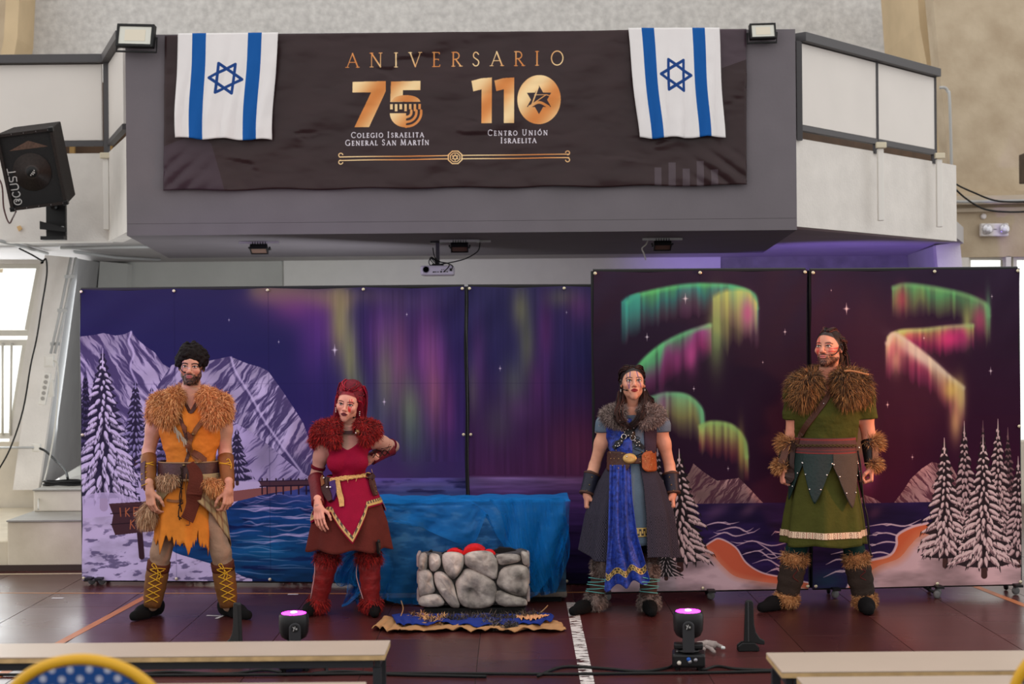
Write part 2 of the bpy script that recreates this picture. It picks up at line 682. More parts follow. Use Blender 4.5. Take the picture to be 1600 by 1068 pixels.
def paint_lake():
    """Left screen: fells, firs, a dock and dark blue water under faint northern lights."""
    c = Cv(127, 447, 728, 910, 2.0, (48, 42, 104))
    c.grad([(447, (48, 43, 88)), (540, (41, 38, 90)), (640, (46, 39, 98)), (745, (74, 55, 112))])
    c.blob(690, 650, 90, 120, (58, 34, 92), .6)
    c.blob(150, 455, 60, 40, (40, 36, 80), .5)
    for k in range(70):
        f = k / 69
        x, y = 400 + 150 * f ** .9, 452 + 20 * f
        c.blob(x, y - 3, 12, 14 + 7 * vn(k * .7, 1), (168, 150, 92), .10)
    for x, y, rx, ry, col, al in [
            (470, 478, 46, 26, (138, 66, 140), .62), (510, 508, 36, 46, (120, 58, 140), .55), (430, 462, 40, 16, (140, 90, 120), .4), (492, 540, 22, 55, (96, 56, 140), .45),
            (536, 500, 15, 60, (166, 160, 96), .75), (552, 560, 12, 64, (150, 160, 96), .7), (566, 625, 11, 55, (120, 150, 90), .55),
            (600, 520, 26, 60, (126, 60, 140), .55), (607, 590, 16, 70, (140, 150, 100), .55), (630, 560, 15, 80, (170, 100, 130), .5), (645, 640, 20, 55, (120, 156, 96), .65),
            (668, 545, 22, 80, (146, 76, 144), .62), (682, 610, 14, 70, (176, 110, 130), .6), (690, 560, 12, 40, (120, 60, 140), .4), (650, 690, 24, 40, (76, 110, 110), .35),
            (590, 660, 18, 50, (92, 120, 110), .35), (704, 640, 10, 60, (130, 60, 120), .4), (560, 460, 60, 14, (140, 120, 100), .3), (640, 470, 70, 16, (90, 70, 110), .3)]:
        c.blob(x, y, rx, ry, col, al)
    # fine vertical rays
    sl = c.sl(440, 450, 728, 720)
    ray = (fbm(c.X[sl] * .2, c.Y[sl] * .008, 31, 3) - .5)
    c.a[sl] *= (1 + .30 * ray * np.clip((c.X[sl] - 470) / 60, 0, 1))[..., None]
    for x, y, r in [(528, 545, 4.2), (604, 627, 2.6), (363, 496, 1.4), (441, 532, 1.4), (640, 489, 1.4), (590, 700, 1.0)]:
        c.star(x, y, r)
    W, D = (214, 198, 238), (70, 58, 104)
    mountain(c, [(127, 522), (150, 519), (163, 516), (182, 520), (196, 518), (208, 513), (220, 528), (232, 538), (246, 548), (258, 566), (268, 572), (282, 590), (330, 640), (380, 752)], 800, W, D, .5, 3, .8, .50,
             [smooth2([(208, 514), (204, 530), (212, 548), (206, 570), (216, 596)], 5)])
    mountain(c, [(250, 600), (272, 568), (300, 562), (322, 563), (346, 558), (364, 554), (378, 560), (392, 566), (412, 572), (424, 578), (434, 592), (448, 612), (462, 634), (478, 660), (488, 688), (498, 712), (512, 748), (520, 756)], 772, W, D, -.55, 12, .8, .49,
             [smooth2([(366, 556), (374, 580), (396, 616), (420, 660), (452, 706), (480, 745)], 5)])
    mountain(c, [(290, 760), (330, 668), (352, 652), (372, 660), (400, 676), (430, 700), (470, 735), (500, 752)], 775, (200, 182, 228), (86, 72, 120), -.8, 22, .7, .56)
    c.poly(smooth2([(120, 742), (200, 738), (300, 748), (350, 752), (400, 756), (380, 790), (300, 800), (258, 850), (120, 850)], 4), (196, 180, 220))
    # water
    wp = [(728, 746), (500, 747), (470, 758), (392, 770), (366, 790), (300, 800), (230, 850), (300, 905), (330, 912), (728, 912)]
    sl = c.sl(225, 745, 729, 912)
    m = c.mask(wp, sl)
    X, Y = c.X[sl], c.Y[sl]
    t = np.clip((Y - 748) / 160, 0, 1)[..., None]
    n = fbm(X * .02, Y * .09, 5, 4)[..., None]
    top, mid, bot = np.array((92, 78, 146.)), np.array((24, 66, 128.)), np.array((18, 62, 104.))
    colr = np.where(t < .3, top + (mid - top) * t / .3, mid + (bot - mid) * (t - .3) / .7)
    colr = colr * (.62 + .75 * n)
    dk = np.clip(fbm(X * .03, Y * .14, 8, 4) - .55, 0, 1)[..., None] * 4
    colr = colr + (np.array((18, 20, 66.)) - colr) * np.clip(dk, 0, .8)
    c.put(sl, m, colr)
    c.blob(420, 860, 60, 22, (24, 116, 168), .6)
    c.blob(520, 830, 70, 24, (22, 84, 150), .5)
    c.blob(640, 870, 80, 26, (14, 40, 80), .5)
    for y, a in [(757, .35), (765, .25), (774, .3)]:
        c.blob(640, y, 110, 3.5, (160, 140, 200), a)
    streaks(c, 340, 792, 500, 850, 30, (205, 190, 235), 2, 2.2, .85, (30, 90), -.02)
    streaks(c, 360, 770, 560, 800, 22, (190, 170, 225), 4, 1.7, .7, (30, 80), 0)
    streaks(c, 320, 840, 640, 900, 26, (150, 180, 220), 6, 1.5, .55, (40, 110), .02)
    streaks(c, 500, 775, 728, 850, 20, (110, 120, 190), 7, 2.0, .4, (50, 120), 0)
    # shore, dock
    c.poly(smooth2([(350, 770), (400, 762), (450, 756), (480, 754), (470, 764), (420, 772), (380, 782), (345, 788)], 4), (150, 92, 88))
    c.poly(smooth2([(340, 752), (400, 752), (452, 750), (440, 758), (380, 766), (340, 770)], 4), (208, 190, 228))
    for xx in (413, 421, 435, 446, 458, 470, 482):
        c.line([(xx, 748), (xx, 772)], 2.2, (46, 28, 46))
    c.poly([(408, 752), (486, 749), (492, 757), (412, 760)], (84, 54, 66))
    c.line([(408, 752), (488, 750)], 1.6, (52, 34, 52))
    c.line([(410, 760), (492, 758)], 2.0, (40, 24, 44))
    # snow bank
    bank = smooth2([(120, 772), (150, 768), (180, 772), (215, 790), (250, 812), (262, 838), (270, 862), (310, 876), (350, 888), (380, 902), (392, 914), (120, 914)], 5)
    sl = c.sl(120, 765, 395, 912)
    m = c.mask(bank, sl)
    X, Y = c.X[sl], c.Y[sl]
    n = fbm(X * .03, Y * .06, 44, 4)
    k = np.clip((fbm(X * .07 + Y * .04, Y * .17, 47, 4) - .56) * 9, 0, .8) * np.clip((Y - 812) / 25, 0, 1)
    colr = np.array((212, 198, 230.)) * (1 - .4 * np.clip(n - .4, 0, 1))[..., None]
    colr = colr + (np.array((92, 82, 116.)) - colr) * k[..., None]
    c.put(sl, m, colr)
    c.line(smooth2([(130, 790), (170, 786), (215, 806), (245, 826)], 5), 5, (168, 150, 196), .6, 5)
    # firs
    fir(c, 150, 585, 730, 30, (90, 80, 120), (38, 32, 58), 1)
    fir(c, 214, 592, 720, 34, (150, 138, 186), (42, 36, 62), 2)
    fir(c, 240, 602, 740, 34, (178, 162, 210), (44, 38, 66), 3)
    fir(c, 264, 600, 730, 24, (110, 98, 146), (40, 34, 60), 5)
    fir(c, 134, 575, 700, 22, (80, 70, 110), (34, 30, 52), 6)
    fir(c, 374, 668, 752, 30, (176, 160, 206), (46, 40, 68), 8)
    fir(c, 352, 690, 750, 18, (130, 118, 160), (42, 36, 60), 9)
    fir(c, 162, 548, 782, 74, (222, 206, 240), (44, 38, 62), 4)
    c.poly(smooth2([(120, 778), (160, 770), (200, 776), (240, 800), (120, 812)], 4), (206, 190, 226), .8)
    # signboard
    c.line([(219, 832), (222, 872)], 9, (58, 36, 42))
    c.poly([(170, 788), (246, 783), (250, 798), (248, 812), (252, 830), (180, 838), (174, 822), (177, 806)], (72, 46, 50))
    for y0 in (802, 819):
        c.line([(173, y0 + 2), (250, y0 - 4)], 1.4, (40, 24, 32))
    for x0 in range(176, 250, 9):
        c.line([(x0, 790), (x0 + 12, 788)], .8, (98, 64, 64), .6)
    O = (190, 110, 70)
    for st in ([(188, 795), (189, 808)], [(197, 795), (197, 808)], [(203, 795), (197, 801), (203, 808)], [(210, 794), (210, 807)], [(210, 794), (217, 794)], [(210, 800), (216, 800)], [(210, 807), (217, 806)],
               [(204, 828), (205, 814)], [(211, 813), (205, 819), (211, 827)], [(216, 827), (217, 813)], [(217, 813), (223, 817)], [(217, 818), (223, 822)], [(229, 812), (229, 825)], [(223, 793), (223, 806), (229, 799)]):
        c.line(st, 1.5, O, .95, .7)
    for x in (277, 425, 573):
        c.line([(x, 447), (x, 910)], 1.2, (20, 16, 50), .28, 1.2)
    wrinkle_rows(c, 127, 728, (598,))
    return c.a


def paint_dusk():
    """Second left screen: sky over a purple horizon, going on behind the right-hand screens."""
    c = Cv(729, 447, 1110, 910, 1.6, (48, 40, 90))
    c.grad([(447, (52, 48, 92)), (560, (46, 42, 92)), (660, (62, 38, 84)), (742, (78, 40, 84)), (747, (120, 96, 150)), (770, (84, 60, 118)), (800, (72, 46, 104)), (910, (30, 20, 60))])
    c.blob(905, 700, 60, 55, (112, 50, 74), .6)
    for x, y, rx, ry, col, al in [(812, 480, 14, 34, (150, 150, 96), .55), (822, 540, 13, 50, (140, 150, 96), .5), (800, 600, 20, 40, (110, 130, 96), .42), (776, 660, 24, 34, (96, 110, 100), .35),
                                  (852, 520, 14, 60, (124, 56, 128), .6), (838, 600, 14, 40, (120, 56, 126), .45), (880, 465, 26, 16, (128, 128, 92), .5), (905, 480, 24, 28, (120, 60, 120), .55),
                                  (812, 640, 26, 24, (110, 66, 120), .35), (745, 560, 12, 60, (120, 60, 120), .35), (735, 610, 10, 40, (130, 140, 100), .3), (880, 530, 20, 50, (70, 50, 110), .4)]:
        c.blob(x, y, rx, ry, col, al)
    sl = c.sl(729, 450, 1110, 740)
    c.a[sl] *= (1 + .24 * (fbm(c.X[sl] * .2, c.Y[sl] * .008, 33, 3) - .5))[..., None]
    sl = c.sl(729, 745, 1110, 911)
    n = fbm(c.X[sl] * .012, c.Y[sl] * .14, 15, 4)
    c.a[sl] *= (.6 + .85 * n)[..., None]
    for x, y, r in [(779, 575, 2.2), (885, 488, 1.2)]:
        c.star(x, y, r)
    wrinkle_rows(c, 729, 1110, (598,))
    c.line([(881, 447), (881, 745)], 1.2, (20, 16, 50), .28, 1.2)
    return c.a


def paint_night_shore():
    """First right screen: a tall bright aurora, one fir and a river."""
    c = Cv(929, 421, 1265, 927, 2.0, (44, 30, 50))
    c.grad([(421, (52, 38, 58)), (560, (42, 27, 46)), (720, (44, 22, 46)), (788, (56, 24, 52))])
    c.blob(1240, 690, 60, 100, (60, 20, 46), .5)
    G, T, Y, P, M = (96, 206, 116), (70, 176, 160), (206, 222, 120), (182, 92, 156), (214, 70, 150)
    c.ribbon([(982, 470), (1000, 458), (1060, 446), (1110, 444), (1150, 446), (1180, 458), (1186, 480)], [66, 62, 54, 50, 66, 84, 70], [G, T, (120, 110, 120), P], .95, 4, (110, 216, 130))
    c.ribbon([(976, 470), (986, 462), (1000, 458)], [66, 60], [T, T, G], .8, 9)
    c.ribbon([(1120, 462), (1140, 452), (1170, 452), (1184, 470)], [90, 104, 80, 50], [Y, Y, (190, 210, 130), (170, 120, 140)], .9, 11, sharp=9)
    c.blob(1172, 488, 11, 24, (196, 92, 150), .8)
    c.ribbon([(992, 590), (1005, 566), (1035, 540), (1070, 522), (1112, 508)], [40, 56, 70, 66, 50], [G, (110, 206, 140), P, M, (110, 60, 110)], .95, 6, (116, 216, 140))
    c.blob(1082, 556, 10, 26, (206, 88, 160), .7)
    c.blob(1060, 562, 7, 24, (176, 70, 140), .5)
    c.blob(1122, 520, 12, 52, (170, 214, 120), .6)
    c.ribbon([(1020, 622), (1045, 616), (1075, 620), (1096, 640), (1100, 664)], [50, 64, 70, 60, 50], [G, (120, 200, 150), Y, (150, 150, 110)], .95, 8, (120, 206, 140))
    c.blob(1036, 630, 12, 18, (160, 96, 150), .6)
    c.ribbon([(1096, 668), (1115, 662), (1145, 668), (1164, 690), (1168, 716)], [44, 56, 60, 56, 40], [(150, 210, 120), Y, (216, 90, 90), (190, 70, 110)], .95, 14, (150, 206, 120))
    c.blob(1160, 705, 5, 36, (196, 200, 96), .6)
    for x, y, r in [(1074, 465, 4), (1013, 525, 3), (1231, 519, 2.4), (1086, 608, 2.0), (1139, 735, 1.8), (1195, 567, 1.2)]:
        c.star(x, y, r, (240, 226, 236))
    # far hills and water
    mountain(c, [(1062, 760), (1078, 740), (1084, 726), (1098, 738), (1112, 748), (1122, 754), (1140, 752), (1156, 750), (1172, 766), (1186, 782), (1196, 792)], 792, (200, 160, 160), (84, 50, 66), -.6, 31, .5, .5)
    sl = c.sl(929, 790, 1266, 928)
    X, Y_ = c.X[sl], c.Y[sl]
    n = fbm(X * .02, Y_ * .1, 52, 4)
    k = (.55 + .9 * n)[..., None]
    c.put(sl, np.ones(X.shape, np.float32), np.array((44, 30, 76.)) * k)
    c.blob(1160, 806, 60, 16, (28, 20, 52), .7)
    c.blob(1120, 802, 22, 10, (120, 84, 120), .5, -.5)
    c.blob(1172, 800, 16, 8, (130, 92, 120), .5, -.6)
    S = (226, 196, 214)
    for i, p in enumerate([[(1098, 826), (1122, 820), (1142, 824)], [(1108, 846), (1132, 836), (1150, 842), (1176, 836)], [(1120, 834), (1150, 828), (1172, 838)], [(1150, 858), (1176, 850), (1206, 858), (1236, 852)],
                           [(1160, 872), (1186, 866), (1206, 878), (1230, 870)], [(1180, 850), (1204, 866), (1216, 878)], [(1176, 886), (1200, 880), (1224, 892), (1262, 886)], [(1196, 902), (1216, 894), (1236, 906), (1256, 920)],
                           [(1212, 838), (1236, 834), (1262, 842)], [(1226, 868), (1244, 882), (1262, 878)]]):
        bolt(c, p, 2.4, S, .9, i, 2)
    sh = [(1090, 866), (1112, 850), (1126, 846), (1150, 860), (1166, 884), (1190, 900), (1222, 908), (1266, 918)]
    P = smooth2(sh, 6)
    c.poly(P + [(1266, 930), (1080, 930), (1080, 870)], (216, 104, 74))
    c.line(P, 2.6, (236, 204, 214), .9, 1)
    P2 = smooth2([(1080, 850), (1110, 868), (1130, 890), (1150, 906), (1186, 914), (1240, 922), (1270, 930)], 6)
    bank = P2 + [(1270, 940), (925, 940), (925, 850), (980, 836), (1040, 840)]
    sl = c.sl(925, 834, 1268, 928)
    m = c.mask(bank, sl)
    X, Y_ = c.X[sl], c.Y[sl]
    n = fbm(X * .02, Y_ * .05, 61, 4)
    c.put(sl, m, np.array((214, 186, 196.)) * (1.02 - .42 * np.clip(n * 1.8 - .6, 0, 1))[..., None])
    c.line(P2, 9, (226, 150, 120), .55, 9)
    fir(c, 1062, 708, 884, 60, (232, 206, 206), (38, 34, 36), 21, (150, 126, 132))
    fir(c, 1028, 700, 830, 26, (190, 164, 170), (36, 32, 36), 22)
    fir(c, 1040, 856, 905, 36, (224, 200, 204), (40, 36, 38), 23)
    c.line([(1097, 421), (1097, 440)], 1, (30, 20, 40), .3, 1.2)
    return c.a


def paint_night_firs():
    """Second right screen: a folded aurora, a stand of firs and an orange bank."""
    c = Cv(1268, 419, 1600, 917, 2.0, (52, 24, 48))
    c.grad([(419, (54, 38, 60)), (540, (50, 26, 48)), (700, (54, 16, 42)), (786, (70, 18, 46))])
    G, Y, P, M = (120, 204, 120), (204, 214, 120), (190, 84, 130), (220, 60, 130)
    c.ribbon([(1400, 446), (1420, 442), (1460, 448), (1510, 458), (1545, 474), (1550, 492)], [50, 56, 46, 44, 56, 52], [(150, 180, 116), G, (170, 200, 110), (110, 90, 90)], .95, 3, (140, 206, 130), 7)
    c.blob(1412, 464, 10, 20, (176, 76, 92), .8)
    c.blob(1536, 500, 12, 26, (196, 76, 116), .75)
    c.blob(1516, 505, 7, 28, (196, 206, 116), .7)
    c.blob(1550, 486, 4, 30, (120, 190, 130), .6)
    c.ribbon([(1392, 526), (1410, 516), (1450, 514), (1490, 510), (1524, 508)], [30, 40, 44, 46, 40], [Y, (206, 190, 110), M, P], .95, 7, (170, 210, 140))
    c.blob(1488, 528, 20, 15, (228, 64, 128), .85)
    c.ribbon([(1389, 534), (1400, 520), (1430, 540), (1462, 566), (1486, 588), (1508, 606)], [60, 66, 60, 50, 60, 70], [(216, 206, 170), (214, 190, 160), P, (190, 70, 160)], .95, 12, (200, 206, 200))
    c.blob(1440, 556, 40, 8, (206, 220, 206), .7, .65)
    c.blob(1490, 610, 14, 18, (220, 206, 100), .7)
    c.blob(1504, 624, 8, 30, (216, 200, 120), .7)
    c.blob(1496, 660, 9, 30, (226, 176, 120), .75)
    c.blob(1402, 560, 9, 22, (220, 180, 150), .6)
    c.blob(1345, 690, 18, 50, (190, 190, 130), .5)
    c.blob(1356, 735, 14, 26, (150, 60, 130), .6)
    for x, y, r in [(1324, 479, 4.4), (1388, 631, 2.4), (1553, 580, 3), (1556, 462, 1.6), (1427, 714, 2.0), (1300, 450, 1.0), (1447, 527, 1.6)]:
        c.star(x, y, r, (244, 220, 226))
    mountain(c, [(1396, 786), (1412, 766), (1424, 748), (1442, 732), (1458, 722), (1490, 730), (1520, 786)], 790, (206, 152, 152), (92, 46, 60), .7, 41, .5, .52)
    mountain(c, [(1336, 786), (1350, 772), (1366, 778), (1378, 786)], 790, (190, 140, 150), (92, 46, 60), .4, 42, .4, .55)
    sl = c.sl(1268, 785, 1601, 918)
    X, Y_ = c.X[sl], c.Y[sl]
    n = fbm(X * .02, Y_ * .1, 72, 4)
    c.put(sl, np.ones(X.shape, np.float32), np.array((46, 28, 72.)) * (.6 + .8 * n)[..., None])
    c.blob(1360, 800, 80, 12, (26, 14, 40), .7)
    c.blob(1366, 800, 12, 8, (120, 70, 96), .4, -.6)
    c.blob(1290, 905, 30, 16, (40, 90, 100), .5)
    S = (232, 196, 206)
    for i, p in enumerate([[(1350, 822), (1384, 818), (1414, 822), (1440, 812)], [(1356, 836), (1384, 832), (1410, 838), (1436, 830)], [(1360, 852), (1384, 846), (1412, 850)], [(1296, 864), (1330, 858), (1348, 866)],
                           [(1288, 880), (1310, 872), (1340, 884)], [(1284, 900), (1310, 890), (1336, 896)], [(1352, 866), (1374, 862), (1396, 868)]]):
        bolt(c, p, 2.6, S, .9, 30 + i, 2)
    sh = smooth2([(1318, 924), (1326, 904), (1322, 890), (1352, 876), (1388, 868), (1400, 852), (1402, 836), (1424, 824), (1450, 818)], 6)
    c.poly(sh + [(1605, 810), (1605, 930), (1318, 930)], (222, 104, 66))
    c.line(sh, 4, (240, 200, 206), .9, 1.4)
    P2 = smooth2([(1336, 926), (1346, 904), (1370, 884), (1404, 872), (1424, 850), (1444, 836), (1500, 830)], 6)
    sl = c.sl(1330, 825, 1601, 918)
    m = c.mask(P2 + [(1605, 826), (1605, 930), (1336, 930)], sl)
    X, Y_ = c.X[sl], c.Y[sl]
    n = fbm(X * .016, Y_ * .05, 81, 4)
    c.put(sl, m, np.array((224, 184, 188.)) * (1.02 - .4 * np.clip(n * 1.8 - .6, 0, 1))[..., None])
    c.line(P2, 14, (232, 140, 100), .6, 12)
    sn, dk, sd = (236, 204, 202), (44, 32, 36), (158, 122, 126)
    fir(c, 1540, 662, 800, 18, (110, 76, 84), dk, 50)
    fir(c, 1580, 674, 820, 20, (130, 92, 98), dk, 51)
    fir(c, 1510, 664, 850, 34, (206, 172, 172), dk, 52, sd)
    fir(c, 1564, 662, 860, 38, (222, 188, 186), dk, 53, sd)
    fir(c, 1478, 690, 876, 50, sn, dk, 54, sd)
    fir(c, 1596, 720, 880, 36, (214, 180, 180), dk, 56, sd)
    fir(c, 1540, 686, 892, 56, sn, dk, 55, sd)
    return c.a


# ------------------------------------------------------------------ lettering, drawn stroke by stroke
def arc(cx, cy, rx, ry, a0, a1, n=14):
    return [(cx + rx * math.cos(math.radians(a0 + (a1 - a0) * i / n)), cy + ry * math.sin(math.radians(a0 + (a1 - a0) * i / n))) for i in range(n + 1)]


# each glyph: advance width, strokes (points, 'k' thick / 'n' thin), serif points; y runs upwards from the base line
GL = {
    'A': (.86, [([(.06, 0), (.42, 1)], 'n'), ([(.42, 1), (.80, 0)], 'k'), ([(.19, .36), (.66, .36)], 'n')], [(.06, 0), (.80, 0)]),
    'N': (.90, [([(.14, 0), (.14, 1)], 'n'), ([(.12, 1), (.76, 0)], 'k'), ([(.76, 0), (.76, 1)], 'n')], [(.14, 0), (.12, 1), (.76, 1)]),
    'I': (.34, [([(.17, 0), (.17, 1)], 'k')], [(.17, 0), (.17, 1)]),
    'V': (.82, [([(.06, 1), (.42, 0)], 'k'), ([(.42, 0), (.76, 1)], 'n')], [(.06, 1), (.76, 1)]),
    'E': (.58, [([(.14, 0), (.14, 1)], 'k'), ([(.14, 1), (.50, 1), (.51, .90)], 'n'), ([(.14, .53), (.45, .53), (.45, .46)], 'n'), ([(.14, 0), (.52, 0), (.55, .12)], 'n')], [(.14, 0), (.14, 1)]),
    'R': (.68, [([(.14, 0), (.14, 1)], 'k'), ([(.14, 1)] + arc(.30, .75, .24, .25, 90, -90) + [(.14, .5)], 'm'), ([(.30, .5), (.66, 0)], 'k')], [(.14, 0), (.14, 1), (.66, 0)]),
    'S': (.54, [([(.45, .84)] + arc(.27, .76, .17, .23, 50, 190) + [(.14, .62), (.38, .44)] + arc(.27, .25, .20, .24, 35, -140) + [(.07, .16)], 'm')], []),
    'O': (.94, [(arc(.47, .5, .40, .50, 0, 360, 36), 'm')], []),
    'C': (.74, [(arc(.46, .5, .40, .50, 48, 312, 24), 'm')], [(.73, .86)]),
    'L': (.56, [([(.14, 0), (.14, 1)], 'k'), ([(.14, 0), (.52, 0), (.55, .12)], 'n')], [(.14, 0), (.14, 1)]),
    'G': (.84, [(arc(.46, .5, .40, .50, 48, 330, 24), 'm'), ([(.76, .05), (.76, .40)], 'k')], [(.76, .40)]),
    'T': (.64, [([(.32, 0), (.32, 1)], 'k'), ([(.03, .90), (.05, 1), (.59, 1), (.61, .90)], 'n')], [(.32, 0)]),
    'M': (1.0, [([(.12, 0), (.18, 1)], 'n'), ([(.18, 1), (.50, .06)], 'k'), ([(.50, .06), (.82, 1)], 'n'), ([(.82, 1), (.88, 0)], 'k')], [(.12, 0), (.88, 0)]),
    'U': (.80, [([(.13, 1), (.13, .35)] + arc(.40, .32, .27, .33, 180, 360) + [(.67, 1)], 'm')], [(.13, 1), (.67, 1)]),
    ' ': (.34, [], []),
}
ACC = {'Í': 'I', 'Ó': 'O'}


def glyph_advance(ch, h, track):
    return (GL[ACC.get(ch, ch)][0] + track) * h


def write(c, text, x, y, h, col, thick=.10, thin=.055, track=.12, caps=1.0, width=None, tilt=0.0, serif=.09):
    """Capitals with serifs; letters after the first of a word are small capitals of height caps*h."""
    hs = []
    first = True
    for ch in text:
        hs.append(h if first else h * caps)
        first = ch == ' '
    k = 1.0
    if width is not None:
        own = sum(glyph_advance(ch, hh, 0) for ch, hh in zip(text, hs))
        track = (width - own) / sum(hs)
        if track < .10:
            k = width / (own + .10 * sum(hs))
            track = .10
    px = x
    for ch, hh in zip(text, hs):
        adv, strokes, serifs = GL[ACC.get(ch, ch)]

        def tr(p):
            X = px + p[0] * hh * k
            return (X, y - p[1] * hh + tilt * (X - x))
        for pts, kind in strokes:
            w = {'k': thick, 'n': thin, 'm': (thick + thin) / 2}[kind] * h
            c.line([tr(p) for p in pts], w, col, 1, .5)
        for p in serifs:
            c.line([tr((p[0] - serif, p[1])), tr((p[0] + serif, p[1]))], thin * h * .9, col, 1, .5)
        if ch in ACC:
            ax = GL[ACC[ch]][0] / 2
            c.line([tr((ax - .02, 1.12)), tr((ax + .14, 1.30))], thick * h, col, 1, .5)
        px += (adv + track) * hh * k


def hexagram(c, cx, cy, r, w, col, rot=0.0):
    for s in (0, 180):
        p = [(cx + r * math.cos(math.radians(90 + s + rot + 120 * i)), cy - r * math.sin(math.radians(90 + s + rot + 120 * i))) for i in range(4)]
        c.line(p, w, col, 1, .5)


def gold(X, Y, off=0.0, per=70.0):
    t = (.5 + .5 * np.sin((X * .9 + Y * .75 + off) / per * 2 * PI))[..., None]
    return np.array((214, 132, 66.)) * (1 - t) + np.array((246, 214, 160.)) * t


def paint_banner():
    c = Cv(256, 46, 1168, 298, 2.6, (50, 34, 36))
    n = fbm(c.X * .01, c.Y * .02, 91, 3)
    c.a *= (.94 + .12 * n)[..., None]
    T = -.0095
    dk = (52, 38, 44)

    def Y(x, y):           # the print lies level on the cloth: undo the tilt of the view
        return y
    c.poly([(256, 226), (310, 204), (330, 222), (352, 298), (256, 298)], (62, 47, 56))
    c.poly([(1120, 46), (1168, 46), (1168, 95), (1126, 110)], (72, 58, 66))
    for x, y0 in ((1024, 268), (1046, 260), (1068, 270), (1090, 258), (1112, 272)):
        c.poly([(x, y0), (x + 11, y0), (x + 11, 298), (x, 298)], (76, 64, 70))
    write(c, 'ANIVERSARIO', 541, 101, 22.5, lambda X, Y: gold(X, Y, 0, 120), .10, .06, .52, width=340 + 18, serif=.11)
    g = lambda X, Y: gold(X, Y, 20, 85)
    # 75
    c.poly([(551, 125), (603, 124), (603, 140), (577, 198), (554, 198), (580, 142), (551, 142)], g)
    c.poly([(611, 125), (657, 124), (657, 139), (630, 139), (630, 151), (610, 158)], g)
    c.poly([(611, 138), (630, 138), (630, 158), (611, 158)], g)
    c.poly([(611, 157.5)] + [(634 + 23 * math.cos(math.radians(a)), 158 - 11 * math.sin(math.radians(a))) for a in range(140, -1, -6)] + [(657, 158)], lambda X, Y: gold(X, Y, 55, 85))
    for i, x in enumerate((610, 617.3, 624.6, 632, 639.4, 646.7, 654)):
        y1 = 170 if i % 2 == 0 else 173
        c.poly([(x, 161.5), (x + 4, 161.5), (x + 4, y1), (x, y1)], g)
    c.poly([(609.5, 176), (635, 176), (635, 199.5)] + [(634 - 24.5 * math.sin(math.radians(a)), 176 + 23 * math.cos(math.radians(a))) for a in range(0, 91, 6)], g)
    for r, w in ((7, 4), (15, 4), (22.5, 4)):
        c.line([(635, 176 + r * .98)] + [(636 + r * math.sin(math.radians(a)), 175 + r * math.cos(math.radians(a))) for a in range(0, 91, 6)] + [(636 + r, 172)], w, g, 1, .5)
    # 110
    c.poly([(737, 125), (752, 121), (769, 120), (769, 194), (753, 194), (753, 139), (740, 142)], g)
    c.poly([(773, 125), (787, 121), (804, 120), (804, 194), (788, 194), (788, 139), (776, 142)], g)
    c.poly([(843 + 34 * math.cos(math.radians(a)), 156.5 + 39.5 * math.sin(math.radians(a))) for a in range(0, 360, 5)], g)
    for s in (0, 180):
        c.poly([(843 + 22 * math.cos(math.radians(90 + s + 120 * i)), 157 - 23 * math.sin(math.radians(90 + s + 120 * i))) for i in range(3)], dk)
    c.line([(830, 170), (842, 136)], 2.2, g, 1, .5)
    c.line([(832, 164), (854, 149), (862, 151)], 1.6, g, 1, .5)
    c.line(smooth2([(828, 168), (843, 161), (858, 168)], 6), 4.2, g, 1, .5)
    c.line([(836, 149), (856, 149)], 1.4, g, .9, .5)
    w = (222, 216, 226)
    kw = dict(thick=.17, thin=.11, caps=.80, serif=.10)
    write(c, 'COLEGIO ISRAELITA', 549, 215, 8.8, w, width=116, **kw)
    write(c, 'GENERAL SAN MARTÍN', 540, 227.5, 8.8, w, width=133, **kw)
    write(c, 'CENTRO UNIÓN', 763, 213.5, 8.8, w, width=96, **kw)
    write(c, 'ISRAELITA', 783, 226, 8.8, w, width=58, **kw)
    # rule with scrolls and a small star in a hexagon
    gg = lambda X, Y: gold(X, Y, 40, 170)
    for dy in (-3, 2.6):
        c.line([(531, 249 + dy), (702, 248.5 + dy)], 1.7, gg, 1, .5)
        c.line([(722, 248.5 + dy), (890, 248 + dy)], 1.7, gg, 1, .5)
    for sx, x in ((1, 533), (-1, 888)):
        for sy in (-1, 1):
            c.line([(x - sx * 3.2 * math.cos(math.radians(a)), 248.6 + sy * (5.6 + 3.2 * math.sin(math.radians(a)))) for a in range(-90, 190, 20)], 1.6, gg, 1, .5)
    for r, ww in ((11, 1.9), (7.6, 1.5)):
        c.line([(712 + r * 1.05 * math.cos(math.radians(22.5 + 45 * i)), 248.6 + r * math.sin(math.radians(22.5 + 45 * i))) for i in range(9)], ww, gg, 1, .5)
    hexagram(c, 712, 248.6, 5.2, 1.1, gg)
    return c.a


def paint_flag(star_rot=0.0):
    c = Cv(0, 0, 160, 170, 3.0, (226, 222, 222))
    B = (8, 84, 158)
    c.poly([(23, -1), (45, -1), (45, 171), (23, 171)], B)
    c.poly([(112, -1), (134, -1), (134, 171), (112, 171)], B)
    hexagram(c, 79, 73, 27, 4.6, (22, 62, 128), 90 + star_rot)
    return c.a
